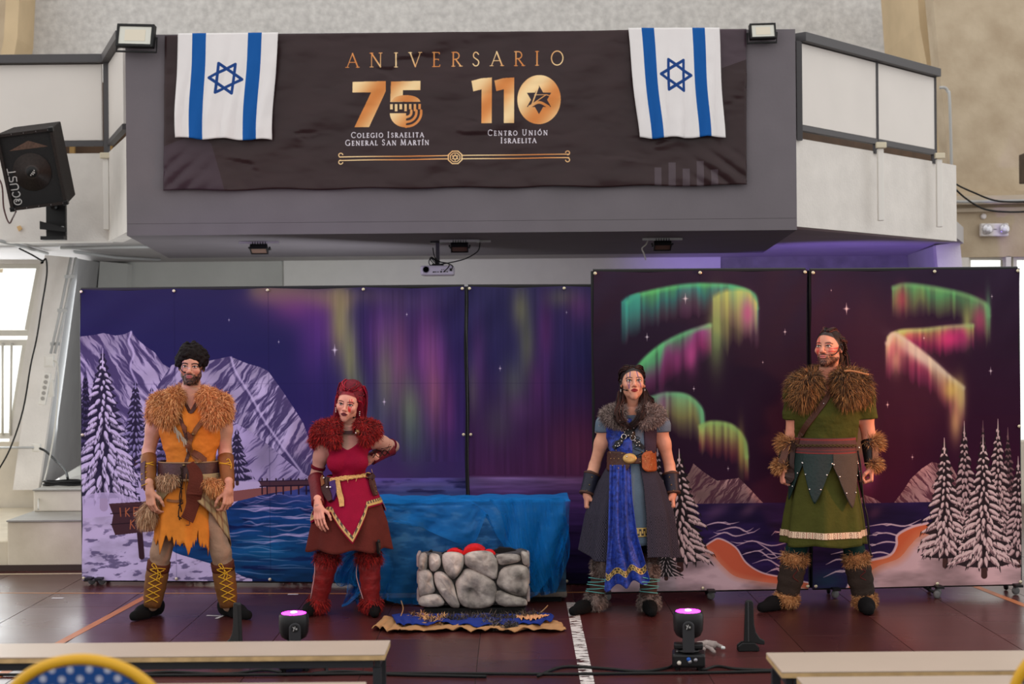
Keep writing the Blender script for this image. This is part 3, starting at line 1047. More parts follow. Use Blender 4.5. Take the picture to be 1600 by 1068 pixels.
# ------------------------------------------------------------------ the setting
M_CREAM = mat('dirty_cream_plaster', (205, 196, 180), .85, var=.10, vscale=3, bump=.15, bscale=25)
M_WHITE = mat('white_roughcast', (214, 209, 203), .85, var=.05, vscale=6, bump=.25, bscale=45)
M_PANEL = mat('white_laminate_panel', (212, 206, 200), .5, var=.03, vscale=2)
M_RAIL = mat('grey_painted_steel', (74, 72, 74), .5)
M_BOX = mat('grey_gallery_paint', (106, 100, 105), .8, var=.05, vscale=3, bump=.1, bscale=40)
M_SOFFIT = mat('grey_soffit_paint', (170, 166, 164), .85, var=.06, vscale=3)
M_BACK = mat('pale_wall_plaster', (196, 196, 190), .85, var=.06, vscale=2, bump=.15, bscale=20)
M_CONC = mat('trowelled_grey_render', (140, 138, 132), .9, var=.22, vscale=5, bump=.4, bscale=18)
M_BEIGE = mat('stained_beige_concrete', (168, 150, 126), .9, rgb2=(190, 174, 150), vscale=3.2, bump=.3, bscale=20)
M_RIB = mat('warm_beige_rib', (194, 172, 138), .85, var=.07, vscale=3)
M_PIERG = mat('grey_pier_paint', (158, 157, 155), .8, var=.05, vscale=3)
M_STEP = mat('worn_cream_step', (198, 186, 164), .75, rgb2=(216, 205, 184), vscale=4, bump=.2, bscale=25)
M_STEPTOP = mat('grey_step_top', (150, 146, 138), .6, var=.08)
M_FRAMEW = mat('old_white_window_paint', (206, 202, 192), .6, var=.06, vscale=9)
M_DARK = mat('dark_gap', (34, 28, 24), .8)
M_PIPE = mat('grey_conduit', (168, 168, 166), .45)
M_BLACK = mat('black_plastic', (14, 14, 15), .45)
M_BLACKM = mat('black_rubber_cable', (12, 12, 12), .6)
M_STEEL = mat('brushed_steel', (170, 170, 172), .3, metal=1.0)
M_BROWNW = mat('brown_gallery_boards', (78, 58, 42), .6, var=.2, vscale=6)


def struct(name, m, mb, smooth=False, parent=None, bevel=0.0):
    o = mb.build(name, m, parent, smooth, bevel=bevel)
    if parent is None:
        o['kind'] = 'structure'
    return o


# floor: a dark bed with boards 0.61 m wide and 1.22 m long laid on it
bed = MB().box((0, 2.9, -.05), (24.0, 32.0, .09))
floor = struct('floor', mat('floor_joint', (70, 56, 54), .8), bed)


def tile_material():
    m = bpy.data.materials.new('oxblood_vinyl')
    m.use_nodes = True
    nt = m.node_tree
    b = nt.nodes['Principled BSDF']
    tc = nt.nodes.new('ShaderNodeTexCoord')
    mp = nt.nodes.new('ShaderNodeMapping')
    geo = nt.nodes.new('ShaderNodeNewGeometry')
    mp.inputs['Scale'].default_value = (3, 40, 3)
    nt.links.new(geo.outputs['Position'], mp.inputs['Vector'])
    n = nt.nodes.new('ShaderNodeTexNoise')
    n.inputs['Scale'].default_value = 1.0
    n.inputs['Detail'].default_value = 5
    nt.links.new(mp.outputs['Vector'], n.inputs['Vector'])
    oi = nt.nodes.new('ShaderNodeObjectInfo')
    mx = nt.nodes.new('ShaderNodeMath')
    mx.operation = 'MULTIPLY_ADD'
    mx.inputs[1].default_value = .35
    nt.links.new(oi.outputs['Random'], mx.inputs[0])
    nt.links.new(n.outputs['Fac'], mx.inputs[2])
    r = nt.nodes.new('ShaderNodeValToRGB')
    r.color_ramp.elements[0].color = (*lin((50, 21, 21)), 1)
    r.color_ramp.elements[1].color = (*lin((80, 36, 34)), 1)
    r.color_ramp.elements[0].position = .3
    r.color_ramp.elements[1].position = .95
    nt.links.new(mx.outputs[0], r.inputs['Fac'])
    nt.links.new(r.outputs['Color'], b.inputs['Base Color'])
    n2 = nt.nodes.new('ShaderNodeTexNoise')
    n2.inputs['Scale'].default_value = 1.7
    n2.inputs['Detail'].default_value = 1.5
    nt.links.new(geo.outputs['Position'], n2.inputs['Vector'])
    mr = nt.nodes.new('ShaderNodeMapRange')
    mr.inputs[3].default_value = .20
    mr.inputs[4].default_value = .38
    nt.links.new(n2.outputs['Fac'], mr.inputs[0])
    nt.links.new(mr.outputs[0], b.inputs['Roughness'])
    b.inputs['Specular IOR Level'].default_value = .5
    bp = nt.nodes.new('ShaderNodeBump')
    bp.inputs['Strength'].default_value = .06
    bp.inputs['Distance'].default_value = .004
    nt.links.new(n.outputs['Fac'], bp.inputs['Height'])
    nt.links.new(bp.outputs['Normal'], b.inputs['Normal'])
    return m


TM = tile_material()
tw, tl, tg = .61, 1.22, .0016
hx, hy = tw / 2 - tg, tl / 2 - tg * .5
tv = [(-hx, -hy, -.006), (hx, -hy, -.006), (hx, hy, -.006), (-hx, hy, -.006), (-hx + .001, -hy + .001, 0), (hx - .001, -hy + .001, 0), (hx - .001, hy - .001, 0), (-hx + .001, hy - .001, 0)]
t0 = mk('floor_tile', tv, [(4, 5, 6, 7), (0, 1, 5, 4), (1, 2, 6, 5), (2, 3, 7, 6), (3, 0, 4, 7)], TM, None, False)
t0.parent = floor
first = True
for i in range(-9, 10):
    for j in range(12):
        X = .10 + i * tw
        Yc = 4.2 + j * tl + (i % 2) * tl / 2
        if first:
            o, first = t0, False
        else:
            o = t0.copy()
            COL.objects.link(o)
        o.location = (X, Yc, rng.uniform(-.0003, .0003))

# court lines: painted strips on the boards
M_LINE_O = mat('orange_court_paint', (176, 104, 62), .45, var=.08, vscale=5)
M_LINE_Y = mat('thin_orange_court_paint', (172, 116, 66), .45)


def worn_white():
    m = mat('worn_white_paint', (206, 196, 192), .6)
    nt = m.node_tree
    b = nt.nodes['Principled BSDF']
    geo = nt.nodes.new('ShaderNodeNewGeometry')
    mp = nt.nodes.new('ShaderNodeMapping')
    mp.inputs['Scale'].default_value = (9, 26, 1)
    nt.links.new(geo.outputs['Position'], mp.inputs['Vector'])
    n = nt.nodes.new('ShaderNodeTexNoise')
    n.inputs['Scale'].default_value = 1.4
    n.inputs['Detail'].default_value = 5
    nt.links.new(mp.outputs['Vector'], n.inputs['Vector'])
    r = nt.nodes.new('ShaderNodeValToRGB')
    r.color_ramp.elements[0].position = .455
    r.color_ramp.elements[1].position = .475
    nt.links.new(n.outputs['Fac'], r.inputs['Fac'])
    nt.links.new(r.outputs['Color'], b.inputs['Alpha'])
    return m


def strip(name, pts, w, m, z=.0014):
    """Flat painted strip along floor points."""
    mb = MB()
    P = [np.array([p[0], p[1], z]) for p in pts]
    for a, b in zip(P[:-1], P[1:]):
        d = (b - a) / np.linalg.norm(b - a)
        s = np.array([-d[1], d[0], 0]) * w / 2
        mb.hexa([a - s - (0, 0, .0009), b - s - (0, 0, .0009), b + s - (0, 0, .0009), a + s - (0, 0, .0009), a - s, b - s, b + s, a + s])
    return mb.build(name, m, floor)


strip('court_line', [on_floor(-30, 926)[:2], on_floor(640, 927)[:2]], .024, M_LINE_Y)
strip('court_line', [on_floor(640, 927)[:2], on_floor(1010, 924)[:2]], .022, M_LINE_Y)
strip('court_line', [on_floor(229, 931)[:2], (-2.80, 7.4), (-3.0, 4.6)], .055, M_LINE_O)
strip('court_line', [on_floor(1525, 916)[:2], on_floor(1602, 946)[:2], (3.52, 8.4)], .055, M_LINE_O)
strip('court_line', [(.385, 10.30), (.372, 7.9), (.36, 5.2)], .072, worn_white())
M_TAPE = mat('white_tape', (206, 200, 200), .6)
for (xa, ya, xb, yb, w) in ((81, 934, 99, 934, .035), (323, 961, 346, 962, .02), (338, 966, 350, 961, .02), (450, 928, 466, 928, .03), (868, 933, 884, 932, .02), (548, 934, 564, 934, .012)):
    strip('tape_mark', [on_floor(xa, ya)[:2], on_floor(xb, yb)[:2]], w, M_TAPE, .0018)

# ---------------- walls under and behind the gallery
YB, ZS = 17.6, 2.70            # rear wall, underside of the gallery slab
def wallq(name, pts, th, m, parent=None):
    return struct(name, m, MB().prism(pts, (0, th, 0)), parent=parent)

wallq('wall_back', [(-5.2, YB, -.05), (5.1, YB, -.05), (5.1, YB, ZS + .02), (-5.2, YB, ZS + .02)], .2, M_BACK)
A, B = at(443, 400, YB - .06), at(1126, 400, YB - .06)
wallq('trim_1', [(A[0], YB - .06, .6), (B[0], YB - .06, .6), (B[0], YB - .06, ZS), (A[0], YB - .06, ZS)], .055, mat('white_painted_panel', (226, 224, 218), .6, var=.02))
wallq('trim_2', [(B[0] + .01, YB - .03, .3), (5.1, YB - .03, .3), (5.1, YB - .03, ZS), (B[0] + .01, YB - .03, ZS)], .025, M_CONC)

# gallery slab with its splayed front
XL0, XL1 = at(0, 95, 13.6)[0] - 2.4, at(167, 95, 13.6)[0]
BL = at(196, 100, 12.5)
BR = at(1245, 100, 12.5)
WR = at(1495, 372, 14.6)
slab = MB()
outl = [(XL0, 13.62), (XL1, 13.62), (BL[0] + .02, 12.52), (BR[0] - .02, 12.52), (WR[0], 14.6), (WR[0] + .30, 15.4), (WR[0] + .62, YB + .1), (XL0, YB + .1)]
slab.prism([(x, y, ZS) for x, y in outl], (0, 0, .16))
struct('ceiling', M_SOFFIT, slab)

# dark grey box front of the gallery
def px2(px, py, Y):
    p = at(px, py, Y)
    return p[0], p[2]
zt = at(720, 50, 12.3)[2]
zb = at(720, 363.5, 12.3)[2]
xl, xr = at(197, 210, 12.3)[0], at(1244, 210, 12.3)[0]
x2l, x2r = at(264, 396, 15.5)[0], at(1192, 389, 15.5)[0]
box = MB()
fl = [(xl, 12.3), (xr, 12.3), (x2r, 15.5), (x2l, 15.5)]
box.prism([(x, y, zb) for x, y in fl], (0, 0, ZS + .02 - zb))
zf = ZS + .022
box.prism([(xl, 12.3, zf), (xr, 12.3, zf), (xr, 12.3, zt), (xl, 12.3, zt)], (0, .14, 0))
box.prism([(xl, 12.442, zf), (xl, 12.442, zt), (xl + .06, 12.9, zt), (xl - .02, 12.9, zf)], (.14, 0, 0))
box.prism([(xr, 12.442, zf), (xr, 12.442, zt), (xr + .03, 13.0, zt), (xr + .05, 13.0, zf)], (-.14, 0, 0))
struct('gallery_front', M_BOX, box)

# white parapets either side, and their laminate railings
zp = at(80, 240, 13.6)[2]
zpb = ZS - .03
par = MB()
par.prism([(XL0, 13.6, zpb), (XL1, 13.6, zpb), (XL1, 13.6, zp), (XL0, 13.6, zp)], (0, .15, 0))
par.prism([(XL1, 13.6, zpb), (BL[0], 12.5, zpb), (BL[0], 12.5, zp), (XL1, 13.6, zp)], (.1, .12, 0))
struct('gallery_parapet', M_WHITE, par)
zpr = at(1248, 215, 12.5)[2]
par = MB()
par.prism([(BR[0] - .02, 12.5, zpb), (WR[0], 14.6, zpb), (WR[0], 14.6, zpr), (BR[0] - .02, 12.5, zpr)], (-.1, .12, 0))
struct('gallery_parapet', M_WHITE, par)


def railing(label, segs, ztop, zbot, posts):
    """segs: (x0,y0,x1,y1) panels; a coloured frame of rails and posts around them."""
    t = thing('gallery_railing', label, 'railing', (segs[0][0], segs[0][1], zbot - .2))
    n = 0
    for x0, y0, x1, y1 in segs:
        a, b = np.array([x0, y0, 0]), np.array([x1, y1, 0])
        d = (b - a) / np.linalg.norm(b - a)
        nrm = np.array([d[1], -d[0], 0])
        if nrm[1] > 0:
            nrm = -nrm
        R = np.stack([d, -nrm, (0, 0, 1)], axis=1)
        L = np.linalg.norm(b - a)
        mid = (a + b) / 2
        MB().box(mid + (0, 0, (ztop + zbot) / 2), (L - .03, .03, ztop - zbot - .03), R).build('panel', M_PANEL, t, bevel=.003)
        MB().box(mid + nrm * .02 + (0, 0, ztop + .03), (L + .02, .11, .075), R).build('top_rail', M_RAIL, t, bevel=.004)
        MB().box(mid + (0, 0, zbot - .012), (L, .05, .045), R).build('bottom_rail', M_RAIL, t)
    for x, y, z0, z1 in posts:
        MB().box((x, y, (z0 + z1) / 2), (.045, .045, z1 - z0)).build('post', M_RAIL, t)
    return t


ztop = at(60, 99, 13.6)[2]
zbot = at(60, 223, 13.6)[2]
railing('white panelled gallery railing with grey rails above the black loudspeaker', [(-7.0, 13.6, XL1 - .03, 13.6), (XL1 + .03, 13.58, BL[0] - .02, 12.56)], ztop, zbot,
        [(XL1, 13.58, zp - .02, ztop + .05), (at(8, 200, 13.6)[0] - 1.2, 13.6, zp - .02, ztop)])
ztr = at(1246, 58, 12.5)[2] - .03
zbr = at(1246, 197, 12.5)[2]
P0, P1 = np.array([BR[0] + .02, 12.52]), np.array([WR[0] - .10, 14.42])
e = at(1468, 125, 1)[0]
fE = 0
for k in range(200):          # the railing ends where it meets image column 1466
    q = P0 + (np.array([WR[0], 14.6]) - P0) * k / 199
    if q[0] / q[1] * FPX + 800 < 1462:
        P1 = q
Pm = P0 + (P1 - P0) * .535
railing('two-panel white gallery railing with grey rails beside the beige wall', [(P0[0], P0[1], Pm[0], Pm[1]), (Pm[0], Pm[1], P1[0], P1[1])], ztr, zbr,
        [(Pm[0], Pm[1], zpr - .02, ztr), (P1[0], P1[1], zpr - .02, ztr), (P0[0], P0[1], zpr - .02, ztr)])
# clamp on the middle post and conduit stubs below the posts
M_STUB = mat('white_post_sleeve', (226, 222, 216), .6)
for (x, y, z, ln, d) in ((Pm[0], Pm[1] - .16, zpr, .62, 0), (P1[0], P1[1] - .16, zpr, .62, 0), (XL1, 13.55, zp - .06, .62, 0)):
    c = thing('post_sleeve', {0: 'white sleeve'}.get(9), None, (x, y, z - ln))
    c['label'] = ('white post sleeve under the joint of the two right railing panels' if x == Pm[0] else
                  'white post sleeve at the end of the parapet by the beige wall' if x == P1[0] else 'thin white post sleeve at the corner of the left parapet')
    c['category'] = 'post sleeve'
    MB().box((x, y, z - ln / 2), (.05, .05, ln)).build('sleeve', M_STUB, c, bevel=.004)
    MB().box((x, y - .03, z + .03), (.09, .04, .05)).build('clamp', mat('pale_clamp', (210, 200, 176), .5), c, bevel=.006)
# boards seen through the gap above the parapets
gal = MB()
gal.prism([(XL0, 15.2, zp - .5), (XL1 + .3, 15.2, zp - .5), (XL1 + .3, 15.2, zp + .9), (XL0, 15.2, zp + .9)], (0, .05, 0))
gal.prism([(BR[0] + .2, 14.4, zp - .5), (WR[0] + .2, 16.0, zp - .5), (WR[0] + .2, 16.0, zp + .75), (BR[0] + .2, 14.4, zp + .75)], (0, .05, 0))
struct('trim_3', M_BROWNW, gal)
seat = MB()
for k, x in enumerate(np.linspace(XL0 + 1.5, XL1, 6)):
    seat.box((x, 15.1, zp + .2), (.05, .04, 1.2))
struct('trim_4', mat('ochre_boards', (150, 118, 70), .6, var=.2), seat)

# felt curtain and upper walls
M_FELT = mat('grey_felt', (176, 173, 170), .95, rgb2=(203, 200, 196), vscale=13, bump=.5, bscale=70, sheen=.3)
YF = 19.0
U = np.linspace(0, 1, 120)
Vv = np.linspace(0, 1, 40)
uu, vv = np.meshgrid(U, Vv)
fx0, fx1 = at(36, 0, YF)[0], at(1392, 0, YF)[0]
zf0, zf1 = 3.6, 7.2
edge = .05 * np.sin(vv * 9) * (uu > .985) + .04 * np.sin(vv * 5 + 1) * (uu < .01)
Xf = fx0 + (fx1 - fx0) * uu + edge
Zf = zf0 + (zf1 - zf0) * (1 - vv)
Yf = YF + .05 * (fbm(uu * 14, vv * 5, 2) - .5) + .03 * np.sin(uu * 40)
felt = mk('felt_curtain', np.stack([Xf, Yf, Zf], -1).reshape(-1, 3), grid_faces(119, 39), M_FELT)
solidify(felt, .015)
tag(felt, 'grey speckled felt curtain hanging across the wall above the gallery', 'curtain')
struct('wall_upper', M_BEIGE, MB().prism([(-9, 19.6, 3.05), (9, 19.6, 3.05), (9, 19.6, 8), (-9, 19.6, 8)], (0, .2, 0)))
# ribs of the vault: left and right, leaning inwards
def rib(name, pxs, Y, dx, dy, m):
    mb = MB()
    P = [at(x, y, Y) for x, y in pxs]
    for a, b in zip(P[:-1], P[1:]):
        o1, o2 = np.array([dx, 0, 0]), np.array([0, dy, 0])
        mb.hexa([a, a + o1, a + o1 + o2, a + o2, b, b + o1, b + o1 + o2, b + o2])
    return struct(name, m, mb)
rib('trim_5', [(1500, 240), (1472, 190), (1450, 110), (1437, 40), (1430, -60)], 17.0, .14, 1.6, M_RIB)
rib('trim_6', [(-60, 420), (-20, 200), (6, 60), (12, -60)], 18.4, .16, 1.0, M_RIB)
# right beige wall with a ledge, above and beside the right-hand window
YW = 16.2
def wr(pts, name, th=.25, m=M_BEIGE, Y=YW):
    return wallq(name, [at(x, y, Y) for x, y in pts], th, m)
wr([(1452, -60), (1900, -60), (1900, 306), (1488, 312)], 'wall_right', .3, M_BEIGE, 16.35)
wr([(1486, 300), (1900, 292), (1900, 397), (1500, 402), (1490, 350)], 'wall_right.001', .3)
M_LEDGE = mat('beige_ledge', (192, 178, 158), .8, var=.06)
wr([(1486, 308), (1900, 300), (1900, 312), (1486, 321)], 'trim_7', -.14, M_LEDGE)
wr([(1486, 326), (1900, 318), (1900, 324), (1486, 332)], 'trim_8', -.05, M_LEDGE)
wr([(1572, 400), (1580, 400), (1580, 700), (1572, 700)], 'trim_9', .12, M_FRAMEW)
wr([(1486, 402), (1514, 402), (1514, 700), (1486, 700)], 'wall_right.002', .3, M_WHITE)
wr([(1486, 690), (1900, 690), (1900, 960), (1486, 960)], 'wall_right.003', .3, M_CREAM)


def glass_mat():
    m = bpy.data.materials.new('window_glass')
    m.use_nodes = True
    nt = m.node_tree
    for n in list(nt.nodes):
        nt.nodes.remove(n)
    out = nt.nodes.new('ShaderNodeOutputMaterial')
    mix = nt.nodes.new('ShaderNodeMixShader')
    tr = nt.nodes.new('ShaderNodeBsdfTransparent')
    gl = nt.nodes.new('ShaderNodeBsdfGlossy')
    gl.inputs['Roughness'].default_value = .02
    tr.inputs['Color'].default_value = (.99, 1, .99, 1)
    mix.inputs[0].default_value = .04
    nt.links.new(tr.outputs[0], mix.inputs[1])
    nt.links.new(gl.outputs[0], mix.inputs[2])
    nt.links.new(mix.outputs[0], out.inputs['Surface'])
    return m


M_GLASS = glass_mat()
def window(name, rects, Y, bars=(), m=M_FRAMEW, skew=0.0, fw=5):
    """rects: panes as pixel rectangles on the wall plane (with the lean of the vault); frame members around each."""
    t = None
    fr = MB()
    for (x0, y0, x1, y1, k0, k1) in rects:     # k: shift of the right edge top/bottom
        a, b, c, d = at(x0, y0, Y), at(x1 + k0, y0, Y), at(x1 + k1, y1, Y), at(x0, y1, Y)
        for ie, (p, q) in enumerate(((a, b), (b, c), (c, d), (d, a))):
            w = fw * Y / FPX / 2
            n = np.array([0, .04, 0])
            dv = (q - p) / np.linalg.norm(q - p)
            sd = np.cross(dv, (0, 1, 0)) * w
            e2 = dv * w * (1 if ie % 2 == 0 else -1.02)
            fr.hexa([p - sd - e2 - n, q - sd + e2 - n, q + sd + e2 - n, p + sd - e2 - n, p - sd - e2 + n, q - sd + e2 + n, q + sd + e2 + n, p + sd - e2 + n])
    t = fr.build(name, m)
    t['kind'] = 'structure'
    for (x0, y0, x1, y1, k0, k1) in rects:
        a, b, c, d = at(x0, y0, Y), at(x1 + k0, y0, Y), at(x1 + k1, y1, Y), at(x0, y1, Y)
        MB().prism([d, c, b, a], (0, .006, 0)).build('pane', M_GLASS, t)
    for (x0, y0, x1, y1) in bars:
        MB().tube([at(x0, y0, Y - .06), at(x1, y1, Y - .06)], .012, 6).build('bar', m, t, True)
    return t


window('window_2', [(1512, 403, 1568, 690, 0, 0), (1584, 403, 1700, 690, 0, 0)], YW + .1, fw=6)
# ---------------- left side: pier, window wall, steps
YL = 14.6
wallq('wall_left', [at(-400, 405, YL), at(78, 405, YL), at(66, 412, YL), at(-400, 412, YL)], .2, M_WHITE)
wallq('wall_left.001', [at(-400, 690, YL), at(60, 690, YL), at(62, 830, YL), at(62, 960, YL), at(-400, 960, YL)], .2, M_CREAM)
wallq('wall_left.002', [at(64, 408, YL), at(90, 404, YL), at(60, 690, YL), at(14, 690, YL)], .16, M_WHITE)
window('window_1', [(-120, 415, 64, 520, 0, -20), (-120, 535, 42, 680, 0, -23)], YL + .05, bars=[(4, 535, 4, 680), (18, 535, 16, 680), (-12, 535, -12, 680)], fw=9)
# leaning pier: pale front and grey flank
pier = MB()
ft = [at(70, 398, 14.3), at(113, 402, 14.3), at(60, 765, 14.3), at(20, 765, 14.3)]
bk = [at(70, 398, 14.5), at(160, 414, YB - .02), at(132, 765, YB - .02), at(20, 765, 14.5)]
bk[2][2] = ft[2][2]
pf = MB().prism(ft, (0, .05, 0))
struct('pier_face', M_WHITE, pf)
fl = MB()
a, b, c, d = [p + np.array([.002, .004, 0]) for p in (ft[1], bk[1], bk[2], ft[2])]
b = at(158, 410, YB - .02)
fl.hexa([a, b, c, d, a - (.1, 0, 0), b - (.1, 0, 0), c - (.1, 0, 0), d - (.1, 0, 0)])
struct('pier_flank', M_PIERG, fl)
lw = MB().prism([at(156, 408, YB - .25), at(200, 412, YB - .25), at(180, 775, YB - .25), at(128, 775, YB - .25)], (0, .2, 0))
struct('wall_nook', M_BACK, lw)
# steps
z1 = at(60, 812, 12.0)[2]
z2 = at(90, 764, 12.6)[2]
xs0 = at(11, 840, 12.0)[0]
xs1 = at(52, 790, 12.6)[0]
st = MB().prism([(xs0, 12.0, -.05), (-2.6, 12.0, -.05), (-2.6, 12.0, z1 - .012), (xs0, 12.0, z1 - .012)], (0, 2.9, 0))
o = struct('stair_step', M_STEP, st, bevel=.012)
MB().prism([(xs0, 11.985, z1 - .012), (-2.6, 11.985, z1 - .012), (-2.6, 11.985, z1), (xs0, 11.985, z1)], (0, 2.9, 0)).build('tread', M_STEPTOP, o)
st = MB().prism([(xs1, 12.6, z1), (-2.6, 12.6, z1), (-2.6, 12.6, z2 - .01), (xs1, 12.6, z2 - .01)], (0, 2.6, 0))
o = struct('stair_step', mat('pale_upper_step', (214, 206, 190), .75, var=.05), st, bevel=.012)
MB().prism([(xs1, 12.585, z2 - .01), (-2.6, 12.585, z2 - .01), (-2.6, 12.585, z2), (xs1, 12.585, z2)], (0, 2.6, 0)).build('tread', M_STEPTOP, o)
z0 = at(5, 845, 12.05)[2]
st = MB().prism([(-8, 12.05, -.05), (xs0 + .01, 12.05, -.05), (xs0 + .01, 12.05, z0), (-8, 12.05, z0)], (0, 2.5, 0))
struct('stair_step', M_STEP, st, bevel=.01)
struct('baseboard_left', mat('dark_skirting', (60, 46, 40), .6), MB().box((-5.3, 11.985, .022), (5.4, .03, .044)))
struct('trim_10', mat('pale_floor_edge', (196, 178, 150), .6), MB().box((-5.3, 11.80, .002), (5.4, .03, .003)))
# right pier catching the violet light
pr = MB()
f0 = [at(1462, 383, 15.4), at(1500, 378, 15.4), at(1530, 700, 15.4), at(1492, 700, 15.4)]
pr.prism(f0, (0, .1, 0))
struct('pier_face_right', M_WHITE, pr)
pr = MB()
a, b = at(1462, 383, 15.4), at(1418, 398, YB - .05)
c, d = at(1440, 700, YB - .05), at(1492, 700, 15.4)
pr.hexa([a, b, c, d, a + (.1, .02, 0), b + (.1, .02, 0), c + (.1, .02, 0), d + (.1, .02, 0)])
struct('pier_flank_right', M_BACK, pr)
# ------------------------------------------------------------------ painted screens on frames
M_FRAMEB = mat('black_frame_tube', (12, 12, 14), .5)
M_GROM = mat('brass_eyelet', (196, 186, 160), .35, metal=.8)
M_WHEEL = mat('grey_caster_wheel', (92, 92, 92), .5)


def screen(label, pic, quad, eyelets, casters, sag=.012, inner=True):
    """quad: (left px, right px, top-left y, top-right y, bottom-left y, bottom-right y, Y left, Y right)."""
    xl, xr, ytl, ytr, ybl, ybr, Yl, Yr = quad
    TL, TR, BL_, BR_ = at(xl, ytl, Yl), at(xr, ytr, Yr), at(xl, ybl, Yl), at(xr, ybr, Yr)
    TL[0] = BL_[0] = (TL[0] + BL_[0]) / 2
    TR[0] = BR_[0] = (TR[0] + BR_[0]) / 2
    t = thing('scenery_screen', label, 'stage backdrop', ((BL_[0] + BR_[0]) / 2, (Yl + Yr) / 2 + .03, 0))
    nu, nv = 90, 60
    u, v = np.meshgrid(np.linspace(0, 1, nu + 1), np.linspace(0, 1, nv + 1))
    P = (TL * ((1 - u) * (1 - v))[..., None] + TR * (u * (1 - v))[..., None] + BL_ * ((1 - u) * v)[..., None] + BR_ * (u * v)[..., None])
    ks = sorted(eyelets)
    d = np.min([np.abs(u - k) for k in ks], axis=0)
    gap = np.diff(ks).max() / 2
    P[..., 2] -= sag * (d / gap) ** .8 * (1 - v) ** 6
    P[..., 1] += .006 * np.sin(u * 21 + v * 3) * np.exp(-3 * v) + .02 * (fbm(u * 5, v * 4, int(xl)) - .5)
    corner = np.exp(-((u * 6) ** 2)) + np.exp(-(((1 - u) * 6) ** 2))
    P[..., 1] += .010 * np.sin((u * 30 + v * 34)) * corner * np.exp(-((v * 4) ** 2))
    P[..., 0] += .004 * np.sin(v * 17 + 1) * (u * (1 - u) < .001) + 0
    m = mat_print('print_' + str(xl), pic * .90, .7, .04, 260, spec=.08)
    mk('fabric', P.reshape(-1, 3), grid_faces(nu, nv), m, t, True, uv=np.stack([u, 1 - v], -1).reshape(-1, 2))
    off = np.array([0, .035, 0])
    fr = MB()
    for a, b in ((TL, TR), (BL_, BR_), (TL, BL_), (TR, BR_)):
        fr.tube([a + off, b + off], .015, 6)
    for k in ks[1:-1]:
        a, b = TL + (TR - TL) * k + off, BL_ + (BR_ - BL_) * k + off
        fr.tube([a, b], .011, 6)
    fr.build('frame', M_FRAMEB, t)
    gr = None
    for k in ks:
        for vv_ in (.008, .5, .992) if (k in (ks[0], ks[-1])) else (.008, .992):
            p = (TL * (1 - k) + TR * k) * (1 - vv_) + (BL_ * (1 - k) + BR_ * k) * vv_
            p = p + np.array([.012 if k == ks[0] else (-.012 if k == ks[-1] else 0), -.014, 0])
            MB().lathe([(.004, 0), (.011, 0), (.012, .003), (.011, .005), (.004, .005)], p, (0, -1, 0), 10).build('eyelet', M_GROM, t, True)
    for cx in casters:
        k = (cx - xl) / (xr - xl)
        b = BL_ + (BR_ - BL_) * k + np.array([0, .05, 0])
        c = MB().box((b[0], b[1] + .02, b[2] * .5 + .035), (.05, .30, .016)).tube([(b[0], b[1] - .02, b[2] + .01), (b[0], b[1] - .02, .05)], .009, 6)
        o = c.build('caster', M_FRAMEB, t)
        MB().lathe([(.010, -.012), (.024, -.012), (.027, -.006), (.027, .006), (.024, .012), (.010, .012)], (b[0] + .004, b[1] - .035, .028), (.35, -1, 0), 16).build('wheel', M_WHEEL, o, True)
        MB().lathe([(.024, -.01), (.027, -.004), (.027, .004), (.024, .01)], (b[0], b[1] + .16, .028), (1, 0, 0), 14).build('wheel', M_BLACK, o, True)
    return t


LQ = (127, 727, 452, 447, 906, 910, 11.25, 10.98)
screen('wide stage backdrop with snowy mountains, firs and blue lake behind the man in orange', paint_lake(), LQ, (0, .25, .495, .743, 1), (140, 156, 575, 716))
screen('stage backdrop with dim purple dusk over water, between the lake and the bright aurora', paint_dusk(), (733, 1108, 447, 446, 910, 912, 11.02, 11.07), (0, .4, .8, 1), (772, 1000))
screen('dark stage backdrop with tall green aurora and one snowy fir behind the woman in blue', paint_night_shore(), (929, 1262, 423, 421, 925, 919, 10.35, 10.36), (0, .5, 1), (946, 1108, 1236))
screen('dark stage backdrop with folded aurora and four snowy firs behind the man in green', paint_night_firs(), (1269, 1594, 422, 419, 919, 912, 10.36, 10.45), (0, .59, 1), (1302, 1462, 1585))
# folding foot with a wheel poking out under the right-hand screen
ft = thing('screen_foot', 'slim black strut foot with a grey wheel under the right dark backdrop', 'screen foot', on_floor(1462, 934))
p0, p1 = on_floor(1418, 920), on_floor(1463, 934)
MB().tube([p0 + (0, 0, .085), p1 + (0, 0, .03)], .010, 8).build('strut', M_FRAMEB, ft, True)
MB().lathe([(.010, -.010), (.024, -.010), (.026, -.004), (.026, .004), (.024, .010), (.010, .010)], p1 + (0, -.012, .026), (.4, -1, 0), 16).build('wheel', M_WHEEL, ft, True)

